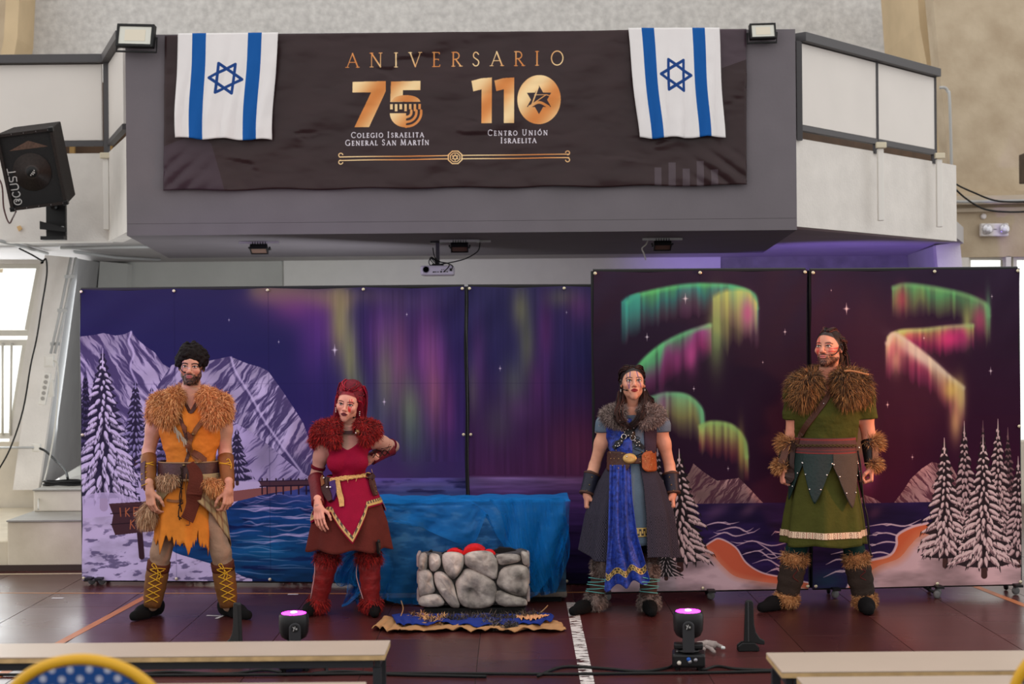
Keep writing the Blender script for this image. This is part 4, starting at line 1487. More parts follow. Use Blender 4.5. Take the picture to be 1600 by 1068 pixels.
# ------------------------------------------------------------------ banner and flags on the gallery front
def cloth(name, quad, Y, pic, label, cat, nu=140, nv=60, wr=None, rough=.5, m=None, spec=.4, th=.003):
    """quad: pixel corners TL,TR,BR,BL on a plane at Y."""
    TL, TR, BR_, BL_ = [at(*q, Y) for q in quad]
    u, v = np.meshgrid(np.linspace(0, 1, nu + 1), np.linspace(0, 1, nv + 1))
    P = (TL * ((1 - u) * (1 - v))[..., None] + TR * (u * (1 - v))[..., None] + BL_ * ((1 - u) * v)[..., None] + BR_ * (u * v)[..., None])
    if wr is not None:
        dx, dy, dz = wr(u, v)
        P[..., 0] += dx
        P[..., 1] += dy
        P[..., 2] += dz
    o = mk(name, P.reshape(-1, 3), grid_faces(nu, nv), m or mat_print('print_' + name + label[:9], pic, rough, .03, 200, spec=spec), None, True, uv=np.stack([u, 1 - v], -1).reshape(-1, 2))
    tag(o, label, cat)
    if th:
        solidify(o, th, 0)
    return o


def wr_banner(u, v):
    w = .016 * (fbm(u * 9 + v * 3, v * 5 - u * 4, 5, 4) - .5) * 2
    crease = .013 * np.abs(np.sin((u * 3.1 + v * 1.3) * PI)) ** 10 * (fbm(u * 6, v * 6, 8) > .4)
    c2 = .034 * np.sin((u - .96) * 75 - v * 26) * np.exp(-((u - .955) / .05) ** 2 - ((v - .93) / .14) ** 2)
    c3 = .022 * np.sin(u * 90 + v * 25) * np.exp(-((u - .02) / .05) ** 2 - ((v - .9) / .16) ** 2)
    c4 = .010 * np.sin((u * 26 - v * 7)) * np.exp(-((v - .98) / .06) ** 2)
    c5 = .006 * np.sin((u * .9 + v * .12) * 95) * np.exp(-((v - .25) / .35) ** 2) * (fbm(u * 5, v * 2, 12) > .5)
    return 0 * u, -.006 - np.abs(w) - crease - np.abs(c2) - np.abs(c3) - np.abs(c4) - c5 * .6, .006 * np.sin(u * 40) * v ** 8


cloth('anniversary_banner', [(258, 56), (1166, 45.5), (1166, 289.5), (256, 298)], 12.285, paint_banner(),
      'dark vinyl anniversary banner with gold 75 and 110 hanging on the gallery front', 'banner', 220, 90, wr_banner, .32, spec=.22)


def wr_flag(s):
    def f(u, v):
        d = .018 * np.sin(u * 17 + s + v * 1.5) * (.25 + v) + .012 * (fbm(u * 5, v * 4, 3 + int(s)) - .5) + .006 * np.sin(u * 40 + v * 9 + s) * v
        return .010 * np.sin(v * 6 + s) * v, -.045 - np.abs(d), .008 * np.sin(u * 15 + s) * v ** 3
    return f


cloth('flag', [(280, 54), (436, 52.5), (426, 220), (276, 217)], 12.27, paint_flag(2), 'white and blue striped flag with star hanging over the left end of the dark banner', 'flag', 60, 60, wr_flag(.5), .7, spec=.2)
cloth('flag', [(981, 45.5), (1123, 45), (1130, 215), (997, 217)], 12.27, paint_flag(-3), 'white and blue striped flag with star hanging over the right end of the dark banner', 'flag', 60, 60, wr_flag(2.2), .7, spec=.2)

# ------------------------------------------------------------------ floodlights
M_FLOODGL = mat('pale_floodlight_glass', (206, 206, 196), .15, spec=.6)
M_FLOODPANE = mat('cream_led_plate', (214, 206, 188), .4)
M_BROWNGL = mat('dull_brown_glass', (104, 82, 72), .25)


def floodlight(label, c, w, h, depth, pitch, yaw, roll, glass=M_FLOODGL, led=True):
    t = thing('floodlight', label, 'floodlight', (0, 0, 0))
    b = MB().box((0, 0, 0), (w, depth, h))
    b.build('housing', M_BLACK, t, bevel=.006)
    fr = MB()
    k = w * .07
    for s in (-1, 1):
        fr.box((s * (w - k) / 2, -depth / 2 - .006, 0), (k, .014, h))
        fr.box((0, -depth / 2 - .006, s * (h - k) / 2), (w - 2 * k, .014, k))
    fr.build('bezel', M_BLACK, t, bevel=.003)
    MB().box((0, -depth / 2 - .003, 0), (w - 2 * k, .004, h - 2 * k)).build('glass', glass, t)
    if led:
        MB().box((0, -depth / 2 - .0055, .0), (w * .55, .003, h * .5)).build('led_plate', M_FLOODPANE, t)
    br = MB().tube([(-w / 2 - .012, .01, 0), (-w / 2 - .012, .03, -h * .62), (w / 2 + .012, .03, -h * .62), (w / 2 + .012, .01, 0)], .009, 6)
    br.build('bracket', M_BLACK, t)
    fin = MB()
    for i in range(6):
        fin.box((-w * .36 + i * w * .145, depth / 2 + .012, 0), (.006, .026, h * .8))
    fin.build('cooling_fins', M_BLACK, t)
    t.rotation_euler = (math.radians(pitch), math.radians(roll), math.radians(yaw))
    t.location = [float(x) for x in c]
    return t


floodlight('large black floodlight tilted on the left corner of the grey gallery box', at(213, 57, 12.20) + (0, 0, .0), .305, .185, .05, -8, -6, 3)
floodlight('smaller black floodlight on the right corner of the grey gallery box', at(1191, 50, 12.22), .21, .125, .045, -8, 4, -2)
for px, py, lab in ((405, 384, 'small brown glass floodlight under the gallery box, left of the three'), (718, 381, 'small brown glass floodlight under the gallery box beside the projector'), (1035, 379, 'small brown glass floodlight under the gallery box with loose wires')):
    p = at(px, py, 13.1)
    p[2] = zb - .062
    f = floodlight(lab, p, .15, .10, .035, 62, 0, 0, M_BROWNGL, False)
    MB().box(at(px, 377, 13.1) * (1, 1, 0) + (0, 0, zb - .012), (.34, .03, .02)).build('mounting_bar', mat('galvanised_bar', (150, 148, 146), .4, metal=.6), None).name = 'mounting_bar'
    if 'loose' in lab:
        f2_ = MB().tube(smooth_path([at(1012, 376, 13.05), at(1009, 382, 13.0), at(1003, 388, 12.98), at(1006, 396, 12.98), at(1009, 406, 12.98)]), .006, 6).build('loose_wire', mat('white_cable', (190, 186, 176), .6), None, True)
        tag(f2_, 'loose white wire dangling beside the right brown floodlight', 'wire')
for i, o in enumerate([o for o in COL.objects if o.name.startswith('mounting_bar')]):
    tag(o, ['pale metal mounting bar above the left brown floodlight', 'pale metal mounting bar above the brown floodlight by the projector', 'pale metal mounting bar above the brown floodlight with loose wires'][i], 'bar')

# ------------------------------------------------------------------ projector hanging under the gallery
pj = thing('projector', 'white projector hanging upside down from a grey pole under the gallery', 'projector', at(684, 423, 13.3))
c0 = at(684, 423, 13.3)
body = MB().box(c0, (.29, .21, .085)).build('body', mat('white_projector_shell', (218, 214, 226), .4), pj, bevel=.018)
zc = zb - c0[2]
MB().box(c0 + (0, .02, (zc + .04) / 2 + .01), (.032, .032, zc - .03)).build('pole', mat('dark_grey_pole', (66, 62, 70), .5), pj)
MB().box(c0 + (0, .02, .05), (.10, .10, .02)).build('mount_plate', M_BLACK, pj)
MB().box((c0[0], c0[1] + .02, zb - .008), (.12, .12, .014)).build('ceiling_plate', M_BLACK, pj)
g = MB()
for i in range(5):
    g.lathe([(.006 + i * .006, 0), (.008 + i * .006, 0), (.008 + i * .006, .003), (.006 + i * .006, .003)], c0 + (-.096, -.1055, .008), (0, -1, 0), 16)
g.build('speaker_grille', mat('pale_grille', (176, 172, 190), .5), pj)
pt = MB()
for dx, dz, w, h in ((-.03, -.014, .018, .010), (-.012, -.014, .012, .008), (.008, -.014, .012, .008), (.034, -.012, .016, .014), (.04, .006, .008, .008), (.056, .006, .007, .007), (.066, -.013, .010, .008), (.086, -.013, .014, .007)):
    pt.box(c0 + (dx, -.106, dz), (w, .004, h))
pt.box(c0 + (.118, -.108, .004), (.020, .012, .024))
pt.build('ports', M_BLACK, pj)
MB().lathe([(.03, 0), (.034, .02), (.03, .03)], c0 + (.07, .105, 0), (0, 1, 0), 20).build('lens', M_BLACK, pj, True)
cb = MB()
cb.tube(smooth_path([c0 + (.055, -.11, -.014), c0 + (.0, -.16, -.005) + (.1, 0, .03), c0 + (.10, -.14, .055), c0 + (.03, -.02, .075), c0 + (0, -.02, .09)]), .005, 6)
cb.tube(smooth_path([c0 + (.118, -.115, .0), c0 + (.135, -.14, .03), c0 + (.10, -.10, .055), c0 + (.0, -.03, .085), c0 + (-.03, -.03, .14), c0 + (-.04, -.02, .20)]), .005, 6)
cb.tube(smooth_path([c0 + (.02, -.03, .055), c0 + (.12, -.05, .07), c0 + (.24, -.05, .10), c0 + (.33, -.02, .15), c0 + (.36, 0, .19), c0 + (.37, 0, zc)]), .005, 6)
for k in range(3):
    cb.tube([c0 + (-.045 + .03 * math.cos(a + k) + .01 * k, -.04, .075 + .032 * math.sin(a) + .006 * k) for a in np.linspace(0, 2 * PI, 14)], .004, 6)
cb.build('cable_bundle', M_BLACKM, pj, True)
o = MB().box(at(756, 376, 13.2) * (1, 1, 0) + (0, 0, zb - .010), (.12, .03, .018)).build('ceiling_socket', mat('galvanised_bar', (1, 1, 1)), None)
tag(o, 'short pale socket strip on the box underside right of the projector', 'socket')

# ------------------------------------------------------------------ loudspeaker on its bracket, left
M_CARPET = mat('black_speaker_carpet', (38, 32, 30), .9, var=.25, vscale=60, bump=.5, bscale=160)
M_GRILLE = mat('black_steel_grille', (16, 15, 16), .45, bump=.5, bscale=260)
sp = thing('loudspeaker', 'large tilted black loudspeaker with dotted lettering hanging on the left gallery', 'loudspeaker', (0, 0, 0))
W_, H_, D_ = .465, .63, .40
prof = [(-W_ / 2, -D_ / 2), (W_ / 2, -D_ / 2), (W_ / 2 * .86, D_ / 2), (-W_ / 2 * .86, D_ / 2)]
MB().prism([(x, y, -H_ / 2) for x, y in prof], (0, 0, H_)).build('cabinet', M_CARPET, sp, bevel=.008)
fr = MB()
for s in (-1, 1):
    fr.box((s * (W_ / 2 - .012), -D_ / 2 - .014, 0), (.024, .03, H_))
    fr.box((0, -D_ / 2 - .014, s * (H_ / 2 - .012)), (W_ - .048, .03, .024))
fr.build('front_edge', M_CARPET, sp)
MB().box((0, -D_ / 2 - .006, 0), (W_ - .05, .008, H_ - .05)).build('grille', M_GRILLE, sp)
MB().prism([(-.15, -D_ / 2 - .0125, .17), (.17, -D_ / 2 - .0125, .17), (.02, -D_ / 2 - .0125, .235)], (0, .003, 0)).build('horn', mat('horn_brown_glimmer', (86, 66, 56), .5, var=.3, vscale=60), sp)
cone_ = MB()
cone_.lathe([(.055, .010), (.06, .0), (.15, .002), (.156, .004)], (0, -D_ / 2 - .010, -.02), (0, -1, 0), 32)
cone_.build('woofer', mat('woofer_brown_glimmer', (46, 37, 34), .5, var=.3, vscale=60), sp, True)
MB().lathe([(.055, 0), (.045, .012), (.02, .02)], (.0, -D_ / 2 - .011, -.02), (0, -1, 0), 20).build('dust_cap', M_BLACK, sp, True)
# dotted lettering, reading upwards along the left side
dots = MB()


def dotted(path, n, o, k):
    P = np.array(path, float)
    L = np.concatenate([[0], np.cumsum(np.linalg.norm(np.diff(P, axis=0), axis=1))])
    for t in np.linspace(0, L[-1], n):
        x, y = np.interp(t, L, P[:, 0]), np.interp(t, L, P[:, 1])
        dots.box((o[0] - y * k, -D_ / 2 - .0125, o[1] + x * k), (.0075, .004, .0075))


lets = [arc(.45, .5, .4, .5, 20, 330, 20) + [(.5, .35), (.8, .5), (.5, .7)], arc(.45, .5, .38, .5, 45, 315, 18), [(.05, 1), (.05, .3)] + arc(.42, .3, .37, .3, 180, 360, 10) + [(.79, 1)],
        [(.75, .95), (.2, 1), (.1, .75), (.2, .55), (.65, .45), (.75, .2), (.6, 0), (.1, .05)], [(.35, 0), (.35, 1), (.0, 1), (.8, 1)]]
for i, L_ in enumerate(lets):
    dotted(L_, 26 if i != 4 else 18, (-.135, -.275 + i * .063), .062)
for i, (x, z) in enumerate(((.0, -.01), (.012, .0), (.024, .012), (.01, -.016), (.022, -.006), (-.01, -.022))):
    dots.box((x, -D_ / 2 - .033, -.02 + z), (.007, .003, .010))
dots.build('lettering', mat('white_lettering_paint', (190, 188, 186), .6), sp)['kind'] = 'stuff'
for sx in (-1, 1):
    for sz in (-1, 1):
        MB().box((sx * (W_ / 2 - .012), -D_ / 2 - .012, sz * (H_ / 2 - .012)), (.04, .05, .04)).build('corner', M_BLACK, sp, bevel=.008)
scr = MB()
for x in np.linspace(-.2, .2, 5):
    for z in (-H_ / 2 + .012, H_ / 2 - .012):
        scr.lathe([(.005, 0), (.003, .003)], (x, -D_ / 2 - .029, z), (0, -1, 0), 8)
scr.build('screws', M_STEEL, sp)['kind'] = 'stuff'
cpos = at(60, 258, 12.75)
sp.rotation_euler = (Matrix.Rotation(math.radians(2), 3, 'Z') @ Matrix.Rotation(math.radians(16), 3, 'X') @ Matrix.Rotation(math.radians(-7), 3, 'Y')).to_euler()
sp.location = [float(x) for x in cpos]
bk = thing('speaker_bracket', 'black steel wall bracket carrying the large tilted loudspeaker', 'bracket', at(84, 345, 13.35))
b0, b1 = at(84, 318, 13.3), at(82, 372, 13.3)
MB().box((b0 + b1) / 2 + (0, .1, 0), (.17, .05, abs(b0[2] - b1[2]))).build('plate', M_BLACK, bk, bevel=.004)
MB().box(at(84, 372, 13.2), (.20, .10, .03)).build('foot_plate', M_BLACK, bk)
MB().hexa([at(x, y, Y) for x, y, Y in ((62, 345, 13.0), (104, 356, 13.0), (104, 362, 13.0), (62, 358, 13.0), (62, 345, 13.4), (104, 356, 13.4), (104, 362, 13.4), (62, 358, 13.4))]).build('arm', M_BLACK, bk)
MB().tube([at(84, 322, 12.9), at(84, 322, 13.4)], .03, 10).build('hinge', M_BLACK, bk, True)
MB().lathe([(.012, 0), (.012, .01)], at(98, 355, 13.32), (0, -1, 0), 10).build('bolt', M_STEEL, bk)
o = MB().tube(smooth_path([at(-6, 272, 13.4), at(3, 290, 13.35), at(6, 325, 13.3), at(14, 348, 13.2), at(20, 340, 13.1), at(25, 330, 12.95)]), .007, 6).build('speaker_cable', mat('maroon_cable', (70, 36, 36), .6), None, True)
tag(o, 'thin maroon cable looping below the large tilted loudspeaker', 'cable')
o = MB().prism([at(26, 354, 13.57), at(31, 352, 13.57), at(34, 357, 13.57), at(29, 361, 13.57)], (0, .02, 0)).build('paper_scrap', mat('tan_tape_scrap', (206, 170, 120), .8), None)
tag(o, 'tan tape scrap stuck on the white parapet below the loudspeaker', 'tape')

# ------------------------------------------------------------------ right wall fittings
em = thing('emergency_light', 'white twin-lamp emergency light on the beige wall at right', 'emergency light', at(1553, 359, YW - .03))
c = at(1553, 359, YW - .05)
MB().box(c, (.29, .07, .135)).build('box', mat('white_fitting', (222, 216, 214), .5), em, bevel=.01)
for s in (-1, 1):
    p = c + (s * .09, -.04, .005)
    o = MB().lathe([(.03, 0), (.052, .012), (.055, .03), (.046, .04)], p, (0, -1, 0), 24).build('lamp', mat('chrome_reflector', (206, 204, 208), .25, metal=.6), em, True)
    MB().lathe([(.03, .036), (.02, .046), (.006, .05)], p, (0, -1, 0), 20).build('lens', mat('clear_lamp_lens', (232, 232, 240), .15), o, True)
MB().box(c + (0, -.037, .004), (.035, .004, .006)).build('indicator', M_RAIL, em)
o = MB().lathe([(.028, 0), (.03, .02), (.02, .03)], at(1536, 338, YW - .002), (0, -1, 0), 16).build('wall_hook', mat('white_fitting', (1, 1, 1)), None, True)
tag(o, 'small white round fitting above the emergency light', 'fitting')
o = MB().tube(smooth_path([at(1468, 137, 16.2), at(1476, 137, 16.2), at(1481, 143, 16.2), at(1484, 160, 16.15), at(1488, 300, 16.1), at(1490, 310, 16.0), at(1500, 315, 15.98), at(1620, 313, 15.98)]), .016, 8).build('conduit_pipe', M_PIPE, None, True)
tag(o, 'grey conduit bending down the beige wall beside the right railing', 'conduit')
for k, (pts, lab) in enumerate(([[(1470, 265), (1490, 285), (1520, 300), (1560, 314), (1620, 315)], 'upper of two dark cables drooping across the beige wall'],
                                [[(1470, 266), (1490, 292), (1512, 312), (1540, 327), (1580, 331), (1620, 329)], 'lower of two dark cables drooping across the beige wall'])):
    o = MB().tube(smooth_path([at(x, y, 14.9 + .15 * i) for i, (x, y) in enumerate(pts)]), .010, 6).build('wall_cable', M_BLACKM, None, True)
    tag(o, lab, 'cable')
sp2 = thing('loudspeaker', 'dark blurred loudspeaker at the edge of the beige wall above the ledge', 'loudspeaker', at(1606, 262, 15.6))
MB().box(at(1607, 262, 15.6), (.10, .3, .30)).build('cabinet', mat('taupe_speaker', (92, 78, 66), .8, var=.2), sp2, bevel=.01)
MB().box(at(1607, 262, 15.43), (.08, .01, .26)).build('grille', M_GRILLE, sp2)

# ------------------------------------------------------------------ conduits and sockets, left pier
def pipe(pts, r, label, m=M_PIPE, cat='conduit', name='conduit_pipe', sm=True):
    o = MB().tube(smooth_path(pts, 5) if sm else pts, r, 8).build(name, m, None, True)
    return tag(o, label, cat)


pipe([at_z(0, 376, 2.675), at_z(40, 386, 2.675), at_z(74, 396, 2.675)], .016, 'grey conduit running along the ceiling edge above the window', sm=False)
pipe([at_z(95, 387, 2.675), at_z(150, 386, 2.675), at_z(235, 385, 2.675)], .016, 'pale conduit clipped across the ceiling toward the gallery box', sm=False)
pipe([at_z(116, 393, 2.675), at_z(180, 402, 2.675), at_z(250, 405.5, 2.675)], .016, 'pale conduit along the corner of ceiling and nook', sm=False)
fl_n = np.array([.12, 0, 0])
cpair = thing('conduit_pair', 'pair of grey conduits clipped down the leaning pier above the power strip', 'conduit', at(80, 560, 14.2))
for k in (0, 1):
    dx = 8 * k
    MB().tube([at(111 + dx, 402, 14.25), at(93 + dx * .9, 490, 14.2), at(79 + dx * .8, 552, 14.15)], .012, 8).build('pipe', M_PIPE, cpair, True)
for f in (.2, .55, .9):
    MB().box(at(111 - 32 * f + 4, 402 + 150 * f, 14.19), (.09, .012, .03)).build('clip', M_PIPE, cpair)
pipe([at(-10, 699, 14.4), at(52, 699, 14.1)], .012, 'pale conduit running along the cream wall under the window', sm=False)
ps = thing('power_strip', 'white power strip with a row of sockets on the leaning pier', 'power strip', at(70, 606, 14.1))
a, b = at(75, 582, 14.0), at(66, 632, 14.0)
d = (b - a) / np.linalg.norm(b - a)
R = np.stack([np.cross(d, (0, 1, 0)), (0, 1, 0), d], axis=1)
MB().box((a + b) / 2, (.062, .04, np.linalg.norm(b - a)), R).build('strip_body', mat('white_socket_plastic', (214, 210, 202), .5), ps, bevel=.006)
for k in range(5):
    c = a + (b - a) * (.12 + .17 * k)
    MB().lathe([(.018, 0), (.018, .004), (.010, .005)], c + (0, -.021, 0), (0, -1, 0), 14).build('socket', mat('grey_socket_face', (150, 146, 140), .5), ps)
for (px, py, w, h, lab) in ((77, 564, .09, .11, 'small white junction box above the power strip'), (80, 606, .05, .16, 'narrow white box beside the power strip'), (57, 699, .075, .075, 'grey junction box where two conduits meet under the power strip')):
    t = thing('junction_box', lab, 'junction box', at(px, py, 14.12))
    MB().box(at(px, py, 14.14), (w, .05, h)).build('case', mat('white_socket_plastic', (1, 1, 1)), t, bevel=.006)
    MB().box(at(px, py, 14.112), (w * .8, .006, h * .8)).build('cover', mat('white_socket_plastic', (1, 1, 1)), t, bevel=.003)
pipe([at(30, 388, 14.2), at(50, 398, 14.15), at(66, 407, 14.12), at(72, 405, 14.1), at(73, 430, 14.1), at(65, 480, 14.1), at(57, 530, 14.1), at(48, 570, 14.1), at(36, 640, 14.1), at(16, 700, 14.1), at(-6, 740, 14.1)], .008,
     'long dark cable hanging past the window edge', M_BLACKM, 'cable', 'hanging_cable')
pipe([at(84, 563, 14.08), at(90, 570, 14.05), at(91, 610, 14.0), at(84, 680, 13.9), at(72, 740, 13.7), at(61, 775, 12.7), at(60, 795, 12.3)], .007, 'thin white cable hanging down to the steps', mat('white_cable', (190, 186, 176), .6), 'cable', 'hanging_cable')
pipe([at(62, 700, 14.05), at(72, 705, 14.0), at(88, 720, 13.8), at(102, 735, 13.3), at(106, 748, 12.95)], .011, 'black plug cable from the junction box to the steps', M_BLACKM, 'cable', 'plug_cable')
co = thing('cable_coil', 'coil of black extension cable lying on the upper step', 'cable coil', at_z(100, 756, z2))
cc = np.array([at(100, 756, 12.95)[0], 12.95, z2])
cmb = MB()
for k in range(6):
    cmb.tube([cc + (.16 * math.cos(a) * (1 + .1 * math.sin(k * 2)), .09 * math.sin(a), .012 + .011 * (k // 2) + .004 * math.sin(3 * a + k)) for a in np.linspace(0, 2 * PI, 22)], .008, 6)
cmb.build('coil', M_BLACKM, co, True)
pb = MB().box(cc + (.22, .02, .025), (.16, .05, .04)).build('plug_block', M_BLACK, co, bevel=.006)

# ------------------------------------------------------------------ benches in front
M_TOP = mat('cream_bench_laminate', (180, 161, 145), .4, var=.03, vscale=4)
M_EDGE = mat('raw_wood_edge', (188, 158, 112), .7, var=.18, vscale=18)
M_LEG = mat('dark_bench_steel', (38, 40, 44), .5)


def bench(label, x0, x1, y0, y1, zt_=.45, yaw=0.0):
    t = thing('bench', label, 'bench', ((x0 + x1) / 2, (y0 + y1) / 2, 0), group=None)
    cx, cy = (x0 + x1) / 2, (y0 + y1) / 2
    MB().box((cx, cy, zt_ - .0035), (x1 - x0, y1 - y0, .007)).build('top', M_TOP, t, bevel=.003)
    MB().box((cx, cy, zt_ - .0165), (x1 - x0 - .002, y1 - y0 - .002, .019)).build('board_edge', M_EDGE, t)
    ap = MB()
    for y in (y0 + .03, y1 - .03):
        ap.box((cx, y, zt_ - .044), (x1 - x0 - .10, .025, .034))
    for x in (x0 + .035, x1 - .035):
        ap.box((x, cy, zt_ - .044), (.025, y1 - y0 - .06, .034))
    ap.build('frame', M_LEG, t)
    for x in (x0 + .035, x1 - .035):
        for y in (y0 + .03, y1 - .03):
            MB().box((x, y, (zt_ - .062) / 2), (.034, .034, zt_ - .062)).build('leg', M_LEG, t)
    if yaw:
        t.rotation_euler = (0, 0, math.radians(yaw))
    return t


yb1, yf1 = at_z(500, 1000.5, .45)[1], at_z(500, 1022, .45)[1]
xr1 = at_z(605, 1012, .45)[0]
bench('long cream bench at the left, behind the round-backed yellow chair', xr1 - 2.6, xr1, yf1, yb1)
yb2 = at_z(500, 1065, .45)[1]
xr2 = at_z(572, 1066, .45)[0]
bench('cream bench nearest the camera at left, only its back edge showing', xr2 - 2.4, xr2, yb2 - .30, yb2)
yb3, yf3 = at_z(1300, 1018, .45)[1], at_z(1300, 1048, .45)[1]
xl3 = at_z(1210, 1035, .45)[0]
bench('cream bench at the right, behind the nearest one', xl3, xl3 + 2.3, yf3, yb3)
yb4 = at_z(1300, 1056, .45)[1]
xl4 = at_z(1247, 1060, .45)[0]
bench('cream bench nearest the camera at right, set in front of another', xl4, xl4 + 2.3, yb4 - .30, yb4 - .004)

# ------------------------------------------------------------------ banquet chairs
M_GOLDF = mat('yellow_painted_tube', (206, 156, 34), .4)


def dots_mat():
    m = mat('blue_dotted_fabric', (18, 62, 124), .8, bump=.2, bscale=200)
    nt = m.node_tree
    tc = nt.nodes.new('ShaderNodeTexCoord')
    mp = nt.nodes.new('ShaderNodeMapping')
    mp.inputs['Scale'].default_value = (1, 0, 1)
    mp.inputs['Rotation'].default_value = (0, PI / 4, 0)
    nt.links.new(tc.outputs['Object'], mp.inputs['Vector'])
    vo = nt.nodes.new('ShaderNodeTexVoronoi')
    vo.inputs['Scale'].default_value = 29
    vo.inputs['Randomness'].default_value = .06
    vo.voronoi_dimensions = '3D'
    nt.links.new(mp.outputs['Vector'], vo.inputs['Vector'])
    r = nt.nodes.new('ShaderNodeValToRGB')
    r.color_ramp.elements[0].position = .24
    r.color_ramp.elements[0].color = (*lin((168, 172, 190)), 1)
    r.color_ramp.elements[1].position = .30
    r.color_ramp.elements[1].color = (*lin((20, 66, 130)), 1)
    nt.links.new(vo.outputs['Distance'], r.inputs['Fac'])
    nt.links.new(r.outputs['Color'], nt.nodes['Principled BSDF'].inputs['Base Color'])
    return m


M_DOT = dots_mat()
ch = thing('banquet_chair', 'round-backed banquet chair with yellow frame and blue dotted cushion, at left', 'chair', (0, 0, 0))
# local: back towards the camera (-y), seat forward (+y)
hw, ht = .225, .93
arcp = [(-hw * .93, .03, .46), (-hw, -.005, .60), (-hw, -.03, .72)] + [(hw * math.cos(math.radians(a)) * (1.0), -.03 - .03 * math.sin(math.radians(a)), .72 + (ht - .72) * math.sin(math.radians(a)) ** .9) for a in range(168, 10, -12)] + [(hw, -.03, .72), (hw, -.005, .60), (hw * .93, .03, .46)]
MB().tube(smooth_path(arcp, 4), .0155, 10).build('back_frame', M_GOLDF, ch, True)
n = 26
ang = np.linspace(0, PI, n)
outl = [(hw * .90, .0, .50)] + [(hw * .91 * math.cos(a), -.03 - .028 * math.sin(a), .72 + (ht - .732) * math.sin(a) ** .9) for a in ang] + [(-hw * .90, .0, .50)]
pad = MB().prism([(x, y - .012, z) for x, y, z in outl], (0, .034, 0))
pad.build('back_cushion', M_DOT, ch, bevel=.008)
MB().box((0, .22, .455), (.43, .42, .07)).build('seat_cushion', M_DOT, ch, bevel=.025)
MB().box((0, .22, .408), (.42, .41, .022)).build('seat_rail', M_GOLDF, ch)
for sx in (-1, 1):
    for (xa, ya, xb, yb) in ((.20, .03, .205, -.06), (.20, .41, .205, .43)):
        MB().tube([(sx * xa, ya, .42), (sx * xb, yb, .0)], .013, 8).build('leg', M_GOLDF, ch, True)
pc = at(134, 1068, 4.05)
dup(ch, (at(1700, 1068, 4.3)[0] - .0, 4.3, 0), 0, 'second yellow-framed banquet chair, its edge showing at the right corner')
ch.location = (float(at(136, 1040, 4.08)[0]), 4.08, 0)
ch.rotation_euler = (0, 0, 0)
# ------------------------------------------------------------------ implicit surfaces: blended solids turned into meshes
def cone(a, b, ra, rb):
    return ('c', np.asarray(a, float), np.asarray(b, float), float(ra), float(rb))


def ell(c, r, R=None):
    return ('e', np.asarray(c, float), np.asarray(r, float), None if R is None else np.asarray(R, float))


def grow(prims, d):
    out = []
    for p in prims:
        out.append((p[0], p[1], p[2], p[3] + d, p[4] + d) if p[0] == 'c' else (p[0], p[1], p[2] + d, p[3]))
    return out


def prim_box(p):
    if p[0] == 'c':
        r = max(p[3], p[4])
        return np.minimum(p[1], p[2]) - r, np.maximum(p[1], p[2]) + r
    r = p[2].max() if p[3] is not None else p[2]
    return p[1] - r, p[1] + r


def prim_d(p, X, Y, Z):
    if p[0] == 'c':
        a, b, ra, rb = p[1:]
        d = b - a
        L2 = float(d @ d) + 1e-12
        x, y, z = X - a[0], Y - a[1], Z - a[2]
        t = np.clip((x * d[0] + y * d[1] + z * d[2]) / L2, 0, 1)
        return np.sqrt((x - t * d[0]) ** 2 + (y - t * d[1]) ** 2 + (z - t * d[2]) ** 2) - (ra + (rb - ra) * t)
    c, r, R = p[1:]
    x, y, z = X - c[0], Y - c[1], Z - c[2]
    if R is not None:
        x, y, z = (R[0, 0] * x + R[1, 0] * y + R[2, 0] * z, R[0, 1] * x + R[1, 1] * y + R[2, 1] * z, R[0, 2] * x + R[1, 2] * y + R[2, 2] * z)
    k0 = np.sqrt((x / r[0]) ** 2 + (y / r[1]) ** 2 + (z / r[2]) ** 2)
    k1 = np.sqrt((x / r[0] ** 2) ** 2 + (y / r[1] ** 2) ** 2 + (z / r[2] ** 2) ** 2)
    return k0 * (k0 - 1) / (k1 + 1e-9)


def field(prims, lo, hi, h, k=.03, cut=(), kc=.01, clip=None, start=None):
    """prims: solids or (solid, blend) pairs."""
    n = np.ceil((hi - lo) / h).astype(int) + 1
    ax = [lo[i] + h * np.arange(n[i]) for i in range(3)]
    D = np.full(tuple(n), 1.0, np.float32) if start is None else start

    def part(p, kk):
        a, b = prim_box(p)
        m = kk + 4 * h
        i0 = np.maximum(0, np.floor((a - m - lo) / h).astype(int))
        i1 = np.minimum(n, np.ceil((b + m - lo) / h).astype(int) + 1)
        if (i1 <= i0).any():
            return None, None
        sl = tuple(slice(i0[q], i1[q]) for q in range(3))
        X = ax[0][sl[0]][:, None, None].astype(np.float32)
        Y = ax[1][sl[1]][None, :, None].astype(np.float32)
        Z = ax[2][sl[2]][None, None, :].astype(np.float32)
        return sl, prim_d(p, X, Y, Z)

    for q in prims:
        p, kk = q if isinstance(q[0], tuple) else (q, k)
        sl, d = part(p, kk)
        if sl is None:
            continue
        a = D[sl]
        hh = np.clip(.5 + .5 * (a - d) / kk, 0, 1)
        D[sl] = a * (1 - hh) + d * hh - kk * hh * (1 - hh)
    for q in cut:
        p, kk = q if isinstance(q[0], tuple) else (q, kc)
        sl, d = part(p, kk)
        if sl is None:
            continue
        a, d = D[sl], -d
        hh = np.clip(.5 - .5 * (a - d) / kk, 0, 1)
        D[sl] = a * (1 - hh) + d * hh + kk * hh * (1 - hh)
    if clip is not None:
        X = ax[0][:, None, None]
        Y = ax[1][None, :, None]
        Z = ax[2][None, None, :]
        D = np.maximum(D, clip(X, Y, Z).astype(np.float32))
    return D


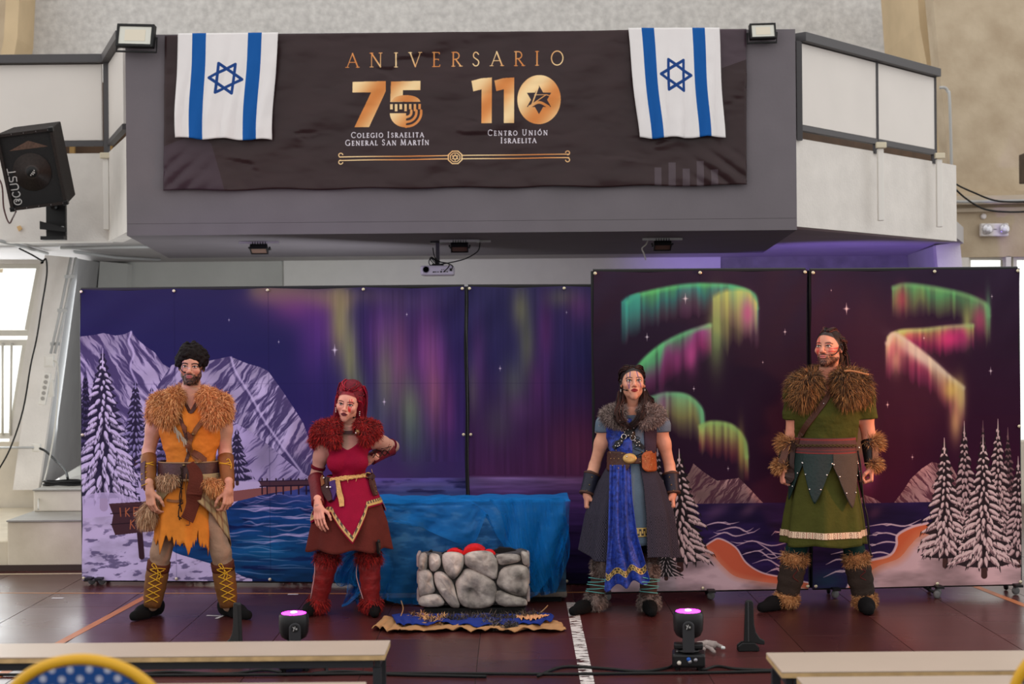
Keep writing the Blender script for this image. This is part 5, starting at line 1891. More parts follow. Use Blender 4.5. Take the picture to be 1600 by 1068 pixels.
def surfnet(D, lo, h):
    ins = D < 0
    c8 = [ins[a:D.shape[0] - 1 + a, b:D.shape[1] - 1 + b, c:D.shape[2] - 1 + c] for a in (0, 1) for b in (0, 1) for c in (0, 1)]
    s = sum(x.astype(np.int8) for x in c8)
    act = (s > 0) & (s < 8)
    I = np.argwhere(act)
    idx = np.full(act.shape, -1, np.int64)
    idx[act] = np.arange(len(I))
    val = np.stack([D[I[:, 0] + a, I[:, 1] + b, I[:, 2] + c] for a in (0, 1) for b in (0, 1) for c in (0, 1)], 1)
    cor = np.array([(a, b, c) for a in (0, 1) for b in (0, 1) for c in (0, 1)], float)
    acc = np.zeros((len(I), 3))
    cnt = np.zeros(len(I))
    for i in range(8):
        for j in range(i + 1, 8):
            if np.abs(cor[i] - cor[j]).sum() != 1:
                continue
            a, b = val[:, i], val[:, j]
            m = (a < 0) != (b < 0)
            t = np.where(m, a / np.where(m, a - b, 1), 0)
            acc += np.where(m[:, None], cor[i] + (cor[j] - cor[i]) * t[:, None], 0)
            cnt += m
    V = lo + h * (I + acc / cnt[:, None])
    Q = []
    sh = D.shape
    for ax_ in range(3):
        o1, o2 = (ax_ + 1) % 3, (ax_ + 2) % 3
        sa = [slice(None)] * 3
        sb = [slice(None)] * 3
        sa[ax_], sb[ax_] = slice(0, sh[ax_] - 1), slice(1, sh[ax_])
        ch_ = ins[tuple(sa)] != ins[tuple(sb)]
        E = np.argwhere(ch_)
        ok = (E[:, o1] > 0) & (E[:, o2] > 0) & (E[:, o1] < sh[o1] - 1) & (E[:, o2] < sh[o2] - 1)
        E = E[ok]
        fl = ins[E[:, 0], E[:, 1], E[:, 2]]
        q = []
        for d1, d2 in ((-1, -1), (0, -1), (0, 0), (-1, 0)):
            F = E.copy()
            F[:, o1] += d1
            F[:, o2] += d2
            q.append(idx[F[:, 0], F[:, 1], F[:, 2]])
        q = np.stack(q, 1)
        q[~fl] = q[~fl][:, ::-1]
        Q.append(q)
    Q = np.concatenate(Q)
    Q = Q[(Q >= 0).all(1)]
    return V, Q


def blend_mesh(prims, h, k=.03, cut=(), kc=.01, clip=None, lo=None, hi=None, warp=None):
    bs = [prim_box(q[0] if isinstance(q[0], tuple) else q) for q in prims]
    if lo is None:
        lo = np.min([b[0] for b in bs], 0) - k - 2 * h
    if hi is None:
        hi = np.max([b[1] for b in bs], 0) + k + 2 * h
    D = field(prims, np.asarray(lo), np.asarray(hi), h, k, cut, kc, clip)
    V, Q = surfnet(D, np.asarray(lo), h)
    return V, Q


def vnormals(V, Q):
    n = np.cross(V[Q[:, 2]] - V[Q[:, 0]], V[Q[:, 3]] - V[Q[:, 1]])
    N = np.zeros_like(V)
    for i in range(4):
        np.add.at(N, Q[:, i], n)
    return N / (np.linalg.norm(N, axis=1, keepdims=True) + 1e-9)


# ------------------------------------------------------------------ painted foam stone hearth
M_STONE = mat('painted_foam_stone', (70, 65, 61), .8, rgb2=(200, 189, 178), vscale=8.5, bump=1.0, bscale=20)
YH = on_floor(740, 962)[1]
hearth = thing('stone_hearth', 'painted foam stone hearth on a black base, centre of the stage', 'stage prop', (at(740, 960, YH)[0], YH, 0))
stones = [  # outline in photograph pixels, front face
    [(655, 866), (668, 864), (667, 888), (661, 893), (655, 890)],
    [(671, 865), (684, 866), (688, 872), (688, 884), (677, 893), (670, 884)],
    [(692, 866), (706, 863), (722, 866), (724, 876), (722, 888), (710, 903), (702, 900), (693, 884)],
    [(730, 866), (744, 862), (766, 862), (772, 872), (776, 874), (775, 890), (774, 904), (758, 897), (730, 884), (728, 874)],
    [(777, 866), (800, 865), (812, 868), (812, 876), (796, 880), (782, 882), (778, 874)],
    [(655, 892), (668, 890), (675, 897), (676, 910), (680, 924), (664, 927), (656, 930), (654, 910)],
    [(679, 897), (690, 894), (702, 902), (708, 912), (712, 930), (718, 946), (704, 946), (692, 930), (682, 916)],
    [(714, 910), (722, 900), (728, 890), (742, 893), (760, 902), (772, 912), (772, 930), (768, 942), (752, 947), (728, 946), (718, 936), (716, 922)],
    [(779, 906), (784, 890), (798, 884), (816, 884), (824, 890), (823, 920), (818, 930), (800, 926), (779, 914)],
    [(656, 932), (672, 928), (686, 928), (696, 946), (656, 947)],
    [(777, 920), (800, 930), (818, 934), (822, 940), (820, 946), (776, 946)],
    [(814, 860), (826, 864), (827, 882), (818, 881), (815, 872)],
]
YF0 = YH - .01


def inset(poly, k):
    P = np.array(poly, float)
    c = P.mean(0)
    return c + (P - c) * k


RS = np.random.default_rng(5)
for si, pl in enumerate(stones):
    P = np.array(pl, float)
    # densify the outline
    n = len(P)
    D_ = []
    for i in range(n):
        for t in (0, .33, .66):
            D_.append(P[i] * (1 - t) + P[(i + 1) % n] * t)
    D_ = np.array(D_)
    D_ = (D_ + np.roll(D_, 1, 0) + np.roll(D_, -1, 0)) / 3
    c = D_.mean(0)
    rings = [(1.14, .05), (1.13, .0), (1.06, -.020), (.88, -.034), (.58, -.042), (.28, -.046)]
    V, colr = [], []
    m = len(D_)
    nz = RS.uniform(0, 50)
    for k, dep in rings:
        for q in D_:
            w = c + (q - c) * k
            f = fbm(w[0] * .12 + nz, w[1] * .12, 3, 3) - .5
            p = at(w[0], w[1], YF0 + dep + (.045 * f if k < 1.0 else 0) + (.055 * math.exp(-((w[0] - 738) / 11) ** 2 - ((w[1] - 924) / 13) ** 2) if si == 7 else 0))
            V.append(p)
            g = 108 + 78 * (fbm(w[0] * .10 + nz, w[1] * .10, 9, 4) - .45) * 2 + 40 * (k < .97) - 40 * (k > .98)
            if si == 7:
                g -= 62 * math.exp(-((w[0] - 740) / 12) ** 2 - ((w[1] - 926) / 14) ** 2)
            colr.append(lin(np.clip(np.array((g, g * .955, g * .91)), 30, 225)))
    V.append(at(c[0], c[1], YF0 - (.0 if si == 7 else .052)))
    colr.append(lin((122, 116, 110)))
    F = []
    for r_ in range(len(rings) - 1):
        for i in range(m):
            F.append((r_ * m + i, r_ * m + (i + 1) % m, (r_ + 1) * m + (i + 1) % m, (r_ + 1) * m + i))
    for i in range(m):
        F.append(((len(rings) - 1) * m + i, (len(rings) - 1) * m + (i + 1) % m, len(V) - 1))
    mk('stone', V, F, M_STONE, hearth, True)
sh = MB()
fp = [at(x, y, YH + .02) for x, y in ((655, 868), (672, 866), (700, 870), (740, 866), (780, 868), (815, 862), (827, 866), (824, 945), (656, 946))]
sh.prism([p for p in fp], (0, .20, 0))
sh.build('mortar_shell', mat('dark_grey_mortar', (70, 67, 66), .9, var=.25, vscale=20, bump=.4, bscale=40), hearth, bevel=.012)
for sx, x in ((-1, 655), (1, 826)):
    for k in range(3):
        z0 = at(x, 944 - k * 27, YH)[2] + .012
        MB().box((at(x, 900, YH + .2)[0] - sx * .006, YH + .10 + .02 * (k % 2), z0 + .045), (.024, .17, .09)).build('stone', mat('side_stone_paint', (150, 134, 130), .8, var=.2, vscale=12, bump=.4, bscale=30), hearth, bevel=.02)
MB().box((at(741, 955, YH)[0], YH + .11, at(741, 950, YH)[2] * .5), (at(822, 955, YH)[0] - at(662, 955, YH)[0], .19, at(741, 949, YH)[2])).build('base', mat('matte_black_base', (10, 10, 11), .7), hearth, bevel=.01)
# black-edged slots and the red cloth tongues in the hearth
M_REDC = mat('red_flame_cloth', (206, 12, 10), .7, var=.2, vscale=30)
fl_ = MB()
for (a, b, y, w) in ((694, 726, 858, .10), (720, 762, 853, .16), (752, 776, 860, .10)):
    n = 9
    P = []
    for i in range(n):
        t = i / (n - 1)
        hgt = math.sin(PI * t) ** .5
        P.append(at(a + (b - a) * t, 870 - (870 - y) * hgt, YH + .06))
    P = [at(a, 874, YH + .06)] + P + [at(b, 874, YH + .06)]
    fl_.prism(P, (0, w, 0))
fl_.build('red_cloth', M_REDC, hearth, bevel=.006)
bl = MB()
for pts in ([(683, 872), (686, 866), (700, 860), (716, 856), (722, 858), (712, 866), (700, 874)], [(752, 864), (756, 858), (764, 862), (776, 858), (780, 855), (798, 856), (812, 862), (806, 870)], [(669, 872), (670, 861), (674, 859), (676, 864), (684, 866), (684, 872)], [(808, 872), (812, 862), (815, 860), (815, 872)]):
    bl.prism([at(x, y, YH + .13) for x, y in pts], (0, .05, 0))
bl.build('charred_edge', mat('char_black', (12, 11, 12), .8), hearth)

# ------------------------------------------------------------------ water-painted block behind the hearth and its blue tulle
Yb = 10.32
blk = thing('stage_block', 'low stage block painted with dark water, behind the stone hearth', 'stage prop', (at(720, 900, Yb)[0], Yb + .25, 0))
cw = Cv(0, 0, 330, 165, 2, (20, 44, 84))
nz = fbm(cw.X * .05, cw.Y * .11, 120, 5)
nz2 = fbm(cw.X * .03, cw.Y * .08, 140, 4)
cw.a = (np.array((12, 22, 60.)) / 255 * (1 - nz)[..., None] + np.array((96, 160, 190.)) / 255 * nz[..., None]).astype(np.float32) * (.6 + .8 * np.clip(1 - cw.Y / 165, 0, 1))[..., None]
cw.put((slice(None), slice(None)), np.clip((nz - .56) * 8, 0, .6) * np.clip(1.1 - cw.Y / 120, 0, 1), (150, 180, 200))
x0, x1, ztb, zbb = at(552, 850, Yb)[0], at(884, 850, Yb)[0], at(720, 789, Yb)[2], at(720, 925, Yb)[2]
uu, vv = np.meshgrid(np.linspace(0, 1, 30), np.linspace(0, 1, 16))
mk('painted_front', np.stack([x0 + (x1 - x0) * uu, Yb + 0 * uu, ztb + (zbb - ztb) * vv], -1).reshape(-1, 3), grid_faces(29, 15), mat_print('print_water', cw.a, .7, .03), blk, True, uv=np.stack([uu, 1 - vv], -1).reshape(-1, 2))
MB().box(((x0 + x1) / 2, Yb + .262, (ztb + zbb) / 2), (x1 - x0 - .004, .5, ztb - zbb - .004)).build('block_body', mat('navy_block', (22, 24, 46), .8), blk)
MB().box(((x0 + x1) / 2, Yb + .26, zbb * .25), (x1 - x0 - .06, .46, zbb * .5)).build('plinth', mat('black_plinth', (10, 10, 12), .8), blk)
MB().box(((x0 + x1) / 2, Yb + .24, zbb * .74), (x1 - x0 + .01, .5, zbb * .46)).build('grey_band', mat('grey_stone_band', (104, 94, 86), .85, var=.25, vscale=9, bump=.4, bscale=20), blk, bevel=.008)


def tulle_mat(name, rgb, a):
    m = bpy.data.materials.new(name)
    m.use_nodes = True
    nt = m.node_tree
    b = nt.nodes['Principled BSDF']
    b.inputs['Base Color'].default_value = (*lin(rgb), 1)
    b.inputs['Roughness'].default_value = .6
    b.inputs['Specular IOR Level'].default_value = .15
    lw = nt.nodes.new('ShaderNodeLayerWeight')
    lw.inputs['Blend'].default_value = .35
    mr = nt.nodes.new('ShaderNodeMapRange')
    mr.inputs[3].default_value = a
    mr.inputs[4].default_value = min(1, a + .58)
    nt.links.new(lw.outputs['Facing'], mr.inputs[0])
    nt.links.new(mr.outputs[0], b.inputs['Alpha'])
    return m


M_TUL = tulle_mat('blue_tulle', (4, 112, 186), .36)


def sheet(fn, nu, nv):
    u, v = np.meshgrid(np.linspace(0, 1, nu + 1), np.linspace(0, 1, nv + 1))
    P = fn(u, v)
    return P.reshape(-1, 3), grid_faces(nu, nv)


def lerp_px(u, pts):
    xs = [p[0] for p in pts]
    return np.interp(u, xs, [p[1] for p in pts])


tul = thing('blue_tulle', 'sheer blue tulle draped over the low painted block', 'cloth', (at(720, 900, Yb)[0], Yb, 0))


def drape1(u, v):
    px = 543 + (892 - 543) * u
    top = lerp_px(u, [(0, 782), (.3, 780), (.46, 778), (.55, 775), (.62, 782), (.72, 778), (.85, 780), (.96, 777), (1, 780)])
    bot = lerp_px(u, [(0, 890), (.12, 930), (.25, 944), (.55, 946), (.78, 944), (.86, 928), (.93, 908), (.985, 880), (1, 860)])
    py = top + (bot - top) * v
    px = px + 16 * np.sin(v * 2.0) * np.exp(-((u - .70) / .10) ** 2) + 5 * np.sin(u * 30 + v * 5) * v - 10 * v * np.exp(-((u - 1) / .08) ** 2)
    g = np.array([at(a, b, 1.0) for a, b in zip(px.ravel(), py.ravel())]).reshape(u.shape + (3,))
    dep = Yb - .035 - .075 * np.abs(np.sin(u * 22 + 1.3 * np.sin(v * 4 + u * 9))) * (.25 + v) - .05 * (fbm(u * 9, v * 4, 150) - .4) - .022 * np.sin(u * 62 + v * 9 + 3 * fbm(u * 5, v * 3, 160)) * (.3 + .7 * (u > .45))
    dep = dep - .10 * np.clip(v, 0, 1) * np.exp(-((u - .72) / .05) ** 2)
    return np.stack([g[..., 0] * dep, dep, CZ + (g[..., 2] - CZ) * dep], -1)


V, F = sheet(drape1, 150, 46)
mk('front_layer', V, F, M_TUL, tul)


def drape2(u, v):
    px = 600 + (880 - 600) * u + 30 * v * np.exp(-((u - .5) / .2) ** 2)
    top = 779 + 3 * np.sin(u * 14)
    bot = lerp_px(u, [(0, 812), (.2, 824), (.36, 850), (.42, 846), (.47, 800), (.52, 836), (.64, 872), (.74, 890), (.84, 930), (.93, 900), (1, 850)])
    py = top + (bot - top) * v
    g = np.array([at(a, b, 1.0) for a, b in zip(px.ravel(), py.ravel())]).reshape(u.shape + (3,))
    dep = Yb - .14 - .06 * np.abs(np.sin(u * 17 + v * 2.6)) * (.3 + v) - .05 * (fbm(u * 7, v * 4, 170) - .4)
    return np.stack([g[..., 0] * dep, dep, CZ + (g[..., 2] - CZ) * dep], -1)


V, F = sheet(drape2, 120, 34)
mk('folded_layer', V, F, M_TUL, tul)


def gather(u, v):
    top = 764 + (886 - 764) * u
    bot = 800 + (888 - 800) * u
    px = top + (bot - top) * v ** .8 + 3 * np.sin(v * 5 + u * 4)
    b_ = lerp_px(u, [(0, 850), (.25, 896), (.5, 930), (.75, 925), (1, 870)])
    py = 780 + (b_ - 780) * v
    g = np.array([at(a, b, 1.0) for a, b in zip(px.ravel(), py.ravel())]).reshape(u.shape + (3,))
    dep = Yb - .11 - .05 * (.35 + .65 * v) * np.sin(u * 40 + 2.2 * np.sin(v * 2.5 + u * 3)) - .03 * np.sin(u * 17 + v * 3)
    return np.stack([g[..., 0] * dep, dep, CZ + (g[..., 2] - CZ) * dep], -1)


V, F = sheet(gather, 150, 36)
mk('gathered_layer', V, F, M_TUL, tul)


def drape_top(u, v):
    x = x0 - .02 + (x1 - x0 + .05) * u
    y = Yb - .03 + .52 * v
    return np.stack([x, y, ztb + .008 + .008 * np.abs(np.sin(u * 26 + v * 4)) + .02 * fbm(u * 8, v * 3, 90)], -1)


V, F = sheet(drape_top, 100, 14)
mk('top_layer', V, F, M_TUL, tul)
for k, pts in enumerate(([(560, 860), (546, 872), (536, 892), (540, 908), (548, 914), (552, 900), (560, 884)], [(566, 872), (560, 900), (556, 924), (546, 940), (536, 946)], [(572, 890), (562, 912), (556, 930), (560, 944)])):
    P = smooth_path([at(x, y, 10.05 + .03 * k) for x, y in pts], 8)
    n = len(P)

    def tail(u, v, P=np.array(P), n=n, k=k):
        c = P[np.clip((v * (n - 1)).round().astype(int), 0, n - 1)]
        w = .10 * (.5 + .6 * np.sin(v * 3 + k)) + .03
        return c + np.stack([(u - .5) * w, .05 * np.sin(u * 9 + v * 6 + k), 0 * u], -1)
    V, F = sheet(tail, 14, n - 1)
    mk('trailing_end', V, F, M_TUL, tul)

# ------------------------------------------------------------------ felt and fur heap before the hearth
matb = thing('felt_ground_cloth', 'crumpled blue and tan felt cloth on the floor before the stone hearth', 'cloth', on_floor(730, 978))


def cloth_edge(name, top, bot, z0, m, seed, amp=.012, zb_=.004):
    def fn(u, v):
        px = lerp_px(u, [(i / (len(top) - 1), p[0]) for i, p in enumerate(top)]) * (1 - v) + lerp_px(u, [(i / (len(bot) - 1), p[0]) for i, p in enumerate(bot)]) * v
        py = lerp_px(u, [(i / (len(top) - 1), p[1]) for i, p in enumerate(top)]) * (1 - v) + lerp_px(u, [(i / (len(bot) - 1), p[1]) for i, p in enumerate(bot)]) * v
        g = np.array([on_floor(a, b) for a, b in zip(px.ravel(), py.ravel())]).reshape(u.shape + (3,))
        g[..., 2] = z0 + amp * 2 * np.abs(fbm(u * 18, v * 3, seed) - .45) + amp * np.abs(np.sin(u * 34 + 2 * np.sin(u * 9))) * v
        g[..., 1] += .03 * np.sin(u * 40 + seed) * v * (v > .6)
        return g
    V, F = sheet(fn, 130, 14)
    o = mk(name, V, F, m, matb)
    solidify(o, .005, 1)
    return o


cloth_edge('tan_felt', [(600, 966), (640, 966), (720, 968), (800, 968), (870, 972), (880, 980)], [(582, 985), (612, 990), (640, 990), (700, 988), (760, 990), (820, 989), (885, 988)], .006, mat('tan_felt', (170, 126, 84), .95, var=.1, bump=.3), 200, .020)
cloth_edge('blue_felt', [(612, 966), (650, 965), (720, 966), (800, 966), (858, 964), (866, 970)], [(620, 982), (652, 985), (700, 981), (740, 986), (790, 983), (840, 984), (862, 976)], .022, mat('royal_blue_felt', (14, 40, 120), .95, var=.12, bump=.3), 210, .014)


def fur(name, P, N, L, w, cols, parent, droop=.5, jit=.35, m=None, kink=.15, seed=1, flow=None, stuff=True, rough=.7):
    """Tapered flat hairs rooted at P along N, bending down (or along flow)."""
    r = np.random.default_rng(seed)
    n = len(P)
    L = np.broadcast_to(np.asarray(L, float), (n,)) * r.uniform(.65, 1.25, n)
    d = N + jit * r.normal(size=(n, 3))
    d /= np.linalg.norm(d, axis=1, keepdims=True)
    g = np.array([0, 0, -1.0]) if flow is None else np.asarray(flow, float)
    g = np.broadcast_to(g, (n, 3))
    p = [P]
    seg = 3
    dd = d
    for i in range(seg):
        dd = dd + g * droop * (.5 + i * .5) + kink * r.normal(size=(n, 3))
        dd = dd / np.linalg.norm(dd, axis=1, keepdims=True)
        p.append(p[-1] + dd * (L / seg)[:, None])
    side = np.cross(d, r.normal(size=(n, 3)))
    side /= (np.linalg.norm(side, axis=1, keepdims=True) + 1e-9)
    ws = [w, w * .9, w * .6]
    V = np.empty((n, 7, 3))
    for i in range(3):
        V[:, 2 * i] = p[i] - side * ws[i] / 2
        V[:, 2 * i + 1] = p[i] + side * ws[i] / 2
    V[:, 6] = p[3]
    b = (np.arange(n) * 7)[:, None]
    T = np.array([(0, 1, 3), (0, 3, 2), (2, 3, 5), (2, 5, 4), (4, 5, 6)])
    F = (b[:, :, None] + T[None]).reshape(-1, 3)
    c = np.asarray(cols, float)
    if c.ndim == 2 and c.shape[0] == n:
        base = lin(c)
    else:
        base = lin(c.reshape(-1, 3))[r.integers(0, len(c.reshape(-1, 3)), n)]
    base = base * r.uniform(.75, 1.2, (n, 1))
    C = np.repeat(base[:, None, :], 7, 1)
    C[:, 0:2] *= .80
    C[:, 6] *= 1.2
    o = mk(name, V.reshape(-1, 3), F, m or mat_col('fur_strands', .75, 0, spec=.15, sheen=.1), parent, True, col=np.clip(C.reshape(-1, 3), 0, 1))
    if stuff:
        o['kind'] = 'stuff'
    return o


def floor_patch(pts, n, seed):
    r = random.Random(seed)
    out = []
    while len(out) < n:
        a, b = r.choice(pts), r.random()
        out.append(on_floor(a[0] + r.uniform(-1, 1) * a[2], a[1] + r.uniform(-1, 1) * a[3]) + np.array([0, 0, .012 + .014 * b]))
    return np.array(out)


def patch(name, pts, n, L, w, cols, seed):
    P = floor_patch(pts, n, seed)
    N = np.tile(np.array([0, -.5, .8]), (n, 1))
    fur(name, P, N, L, w, cols, matb, .25, .8, seed=seed, kink=.5)


patch('mottled_fur', [(652, 969, 12, 3), (668, 973, 12, 3), (680, 978, 9, 2.5), (690, 972, 6, 3)], 800, .05, .010, [(190, 140, 92), (120, 80, 50), (60, 40, 30), (206, 160, 110)], 301)
patch('dark_fur', [(720, 973, 24, 3), (756, 972, 24, 3), (800, 973, 24, 3), (826, 969, 14, 3)], 1600, .06, .007, [(34, 28, 28), (60, 50, 44), (90, 78, 68)], 302)
patch('grey_fur', [(770, 980, 12, 3), (786, 983, 14, 3), (800, 984, 6, 2)], 700, .055, .007, [(60, 54, 52), (110, 100, 92), (40, 34, 34)], 303)
cloth_edge('peach_felt', [(806, 971), (824, 969), (840, 970), (858, 970)], [(808, 976), (826, 979), (840, 977), (852, 973)], .035, mat('peach_felt', (204, 148, 106), .95, var=.08), 220, .01)
tw_ = MB()
tw_.tube(smooth_path([on_floor(626, 970) + (0, 0, .03), on_floor(630, 965) + (0, 0, .06), on_floor(627, 960) + (0, 0, .09)]), .004, 5)
tw_.tube(smooth_path([on_floor(842, 966) + (0, 0, .03), on_floor(850, 964) + (0, 0, .05), on_floor(856, 960) + (0, 0, .06)]), .004, 5)
tw_.build('twigs', mat('tan_twig', (150, 112, 76), .8), matb, True)['kind'] = 'stuff'

# red and white scraps behind, under the lake screen
def scraps(label, x0, x1, y, cols, n, seed):
    r = random.Random(seed)
    mb = MB()
    o = None
    P = []
    for i in range(n):
        p = on_floor(r.uniform(x0, x1), y + r.uniform(-2, 2)) + np.array([0, 0, .02])
        P.append(p)
    P = np.array(P)
    o = fur('fabric_scraps', P, np.tile((0, -.4, .6), (n, 1)), .10, .025, cols, None, .3, .9, seed=seed, kink=.6)
    tag(o, label, 'scraps')
    return o


scraps('red and white fabric scraps on the floor under the lake backdrop', 442, 496, 907, [(170, 60, 60), (180, 170, 166), (120, 40, 44), (200, 190, 186)], 60, 41)
scraps('dark and grey fabric scraps on the floor behind the man in orange', 262, 328, 905, [(40, 36, 40), (90, 84, 88), (20, 18, 22), (160, 150, 150)], 70, 42)

# ------------------------------------------------------------------ moving-head lights
M_MH = mat('black_fixture_shell', (16, 16, 18), .35)
M_LENSG = mat('magenta_lens', (230, 60, 220), .2, emit=(240, 40, 230, 9.0))
M_LENSH = mat('white_hot_lens', (255, 230, 255), .2, emit=(255, 210, 255, 14.0))


def moving_head(label, p):
    t = thing('moving_head_light', label, 'stage light', (0, 0, 0))
    b = MB().box((0, 0, .052), (.175, .15, .075))
    b.build('base', M_MH, t, bevel=.014)
    ft_ = MB()
    for sx in (-1, 1):
        for sy in (-1, 1):
            ft_.lathe([(.014, 0), (.016, .016)], (sx * .06, sy * .05, 0), (0, 0, 1), 10)
    for sx in (-1, 1):
        for sy in (-1, 1):
            MB().lathe([(.013, 0), (.016, .017)], (sx * .06, sy * .05, 0), (0, 0, 1), 10).build('foot', M_BLACK, t)
    MB().lathe([(.058, .088), (.058, .10), (.05, .106)], (0, 0, 0), (0, 0, 1), 28).build('turntable', M_MH, t, True)
    MB().box((0, 0, .120), (.155, .07, .030)).build('yoke', M_MH, t, bevel=.008)
    arm = MB()
    for sy in (-1, 1):
        pr_ = [(-.031, sy * .082 - .012, .10), (.031, sy * .082 - .012, .10), (.031, sy * .082 - .012, .235)] + [(.031 * math.cos(a), sy * .082 - .012, .235 + .031 * math.sin(a)) for a in np.linspace(0, PI, 12)[1:-1]] + [(-.031, sy * .082 - .012, .235)]
        MB().prism(pr_, (0, .024, 0)).build('yoke_arm', mat('dark_grey_shell', (44, 44, 47), .45), t, bevel=.004)
        MB().box((0, sy * .045, .117), (.062, .08, .03)).build('arm_foot', M_MH, t)
    MB().lathe([(.045, .165), (.066, .178), (.078, .205), (.081, .25), (.080, .29), (.074, .302), (.066, .304)], (0, 0, 0), (0, 0, 1), 36).build('head', M_MH, t, True)
    MB().lathe([(.064, .300), (.066, .3055), (.060, .3075), (.03, .3095), (.004, .310)], (0, 0, 0), (0, 0, 1), 32).build('lens', M_LENSG, t, True)
    MB().lathe([(.018, .309), (.014, .313), (.004, .315)], (0, 0, 0), (0, 0, 1), 20).build('lens_core', M_LENSH, t, True)
    lg = MB()
    yl = -.0955
    MB().lathe([(.020, 0), (.0195, .0015)], (0, -.094, .236), (0, -1, 0), 24).build('badge', M_BLACK, t)
    lg.tube([(-.011, yl - .001, .247), (-.005, yl - .001, .236), (-.010, yl - .001, .224)], .0016, 6)
    lg.tube([(-.005, yl - .001, .238), (.001, yl - .001, .249)], .0016, 6)
    lg.box((.006, yl - .001, .239), (.012, .001, .0018))
    lg.box((.007, yl - .001, .2335), (.010, .001, .003))
    lg.build('logo', mat('white_lettering_paint', (1, 1, 1)), t)['kind'] = 'stuff'
    cn = MB()
    for x, z, col in ((-.05, .04, 0), (.006, .047, 1), (.0, .06, 2), (.036, .056, 1)):
        MB().lathe([(.011, 0), (.011, .012), (.006, .016)], (x, -.074, z + .004), (0, -1, 0), 14).build('socket', [mat('cream_connector', (206, 198, 186), .4), mat('steel_connector', (150, 150, 156), .3, metal=.8), mat('blue_connector', (30, 84, 170), .35)][col], t, True)
    MB().box((-.045, .0, .0905), (.04, .03, .002)).build('sticker', mat('grey_label_sticker', (150, 150, 150), .5), t)
    t.location = [float(x) for x in p]
    t.rotation_euler = (0, 0, math.radians(-6))
    return t


p1 = on_floor(1078, 1047)
p1[1] += .06
mh = moving_head('black moving-head stage light with glowing magenta lens, free on the floor at right', p1)
p2 = on_floor(459, 1047)
p2[1] += .02
dup(mh, p2, .2, 'black moving-head stage light with magenta lens half hidden behind the left bench')

# ------------------------------------------------------------------ upright black plastic stands
def stand(label, p, h, rz):
    t = thing('upright_stand', label, 'stand', (0, 0, 0))
    bl_ = MB()
    pr_ = [(-.028, 0, .045), (.03, 0, .045), (.066, 0, .035), (.088, 0, .035), (.088, 0, .058), (.062, 0, .072), (.040, 0, .105), (.030, 0, .15), (.026, 0, h - .012), (.018, 0, h), (-.012, 0, h), (-.018, 0, h - .012)]
    bl_.prism([(x, y - .014, z) for x, y, z in pr_], (0, .028, 0))
    bl_.build('upright', mat('black_stand_plastic', (24, 24, 25), .4), t, bevel=.005)
    MB().box((-.004, -.016, h * .58), (.007, .008, h * .78)).build('slot_ridge', mat('grey_stand_ridge', (60, 60, 62), .35), t, bevel=.002)
    for a in (0, 1):
        MB().prism([(x, y, z) for x, y, z in ((-.064 + .0 * a, -.03 + .05 * a, 0), (.05, -.03 + .05 * a, 0), (.05, -.03 + .05 * a, .03), (.03, -.03 + .05 * a, .05), (-.04, -.03 + .05 * a, .05), (-.064, -.03 + .05 * a, .03))], (0, .012, 0)).build('foot', M_BLACK, t, bevel=.005)
    MB().box((.0, -.0, .012), (.11, .05, .02)).build('base', M_BLACK, t)
    t.location = [float(x) for x in p]
    t.rotation_euler = (0, 0, rz)
    return t


sd = stand('black upright plastic stand with flared foot, right of the moving-head light', on_floor(1170, 1016), .285, 0)
ql = on_floor(372, 1019)
dup(sd, ql, 2.4, 'black upright plastic stand rising behind the left bench')

# grey rubber glove by the light
gl = thing('grey_glove', 'crumpled grey glove lying beside the right moving-head light', 'glove', on_floor(1110, 1016))
gp = []
for pts, r0 in (([(1092, 1008), (1104, 1006), (1114, 1008)], .024), ([(1110, 1006), (1120, 1007), (1128, 1010)], .012), ([(1104, 1010), (1112, 1014), (1116, 1018)], .011), ([(1098, 1006), (1108, 1003), (1118, 1004)], .012), ([(1093, 1012), (1100, 1014)], .013)):
    P = [on_floor(x, y + 6) + np.array([0, 0, .022]) for x, y in pts]
    for a, b in zip(P[:-1], P[1:]):
        gp.append(cone(a, b, r0, r0 * .9))
V, Q = blend_mesh(gp, .004, .008)
mk('fabric', V, Q, mat('grey_glove_fabric', (142, 128, 124), .8, var=.2, vscale=30, bump=.3, bscale=80), gl)
MB().lathe([(.009, 0), (.009, .018), (.005, .022)], on_floor(1127, 1017) + np.array([0, 0, .02]), (1, -.2, 0), 10).build('white_tip', mat('white_plastic_tip', (206, 206, 204), .4), gl, True)

# ------------------------------------------------------------------ cables along the front
def floor_cable(label, pts, r=.008, m=M_BLACKM):
    o = MB().tube(smooth_path([on_floor(x, y) + np.array([0, 0, r + .001]) for x, y in pts], 10), r, 6).build('floor_cable', m, None, True)
    return tag(o, label, 'cable')


floor_cable('long black cable running straight across the floor in front of the lights', [(-20, 1056), (200, 1057), (420, 1056), (640, 1054), (860, 1055), (1000, 1054), (1100, 1053), (1230, 1050)])
floor_cable('black cable looping from the right stage light past the worn white line', [(840, 1058), (880, 1044), (940, 1046), (1000, 1051), (1040, 1046), (1052, 1041)])
floor_cable('black cable curling away on the right side of the right stage light', [(1090, 1042), (1100, 1048), (1120, 1043), (1150, 1047), (1200, 1049), (1260, 1050)])
floor_cable('black cable coming out of the left stage light under the bench', [(440, 1052), (410, 1049), (350, 1055), (260, 1052), (180, 1060)])
floor_cable('black cable looped on the right of the left stage light', [(480, 1045), (505, 1042), (510, 1052), (490, 1054), (540, 1051), (620, 1056), (760, 1059)])
# ------------------------------------------------------------------ people: bodies, heads, hands, clothes
def unit(v):
    v = np.asarray(v, float)
    return v / (np.linalg.norm(v) + 1e-12)


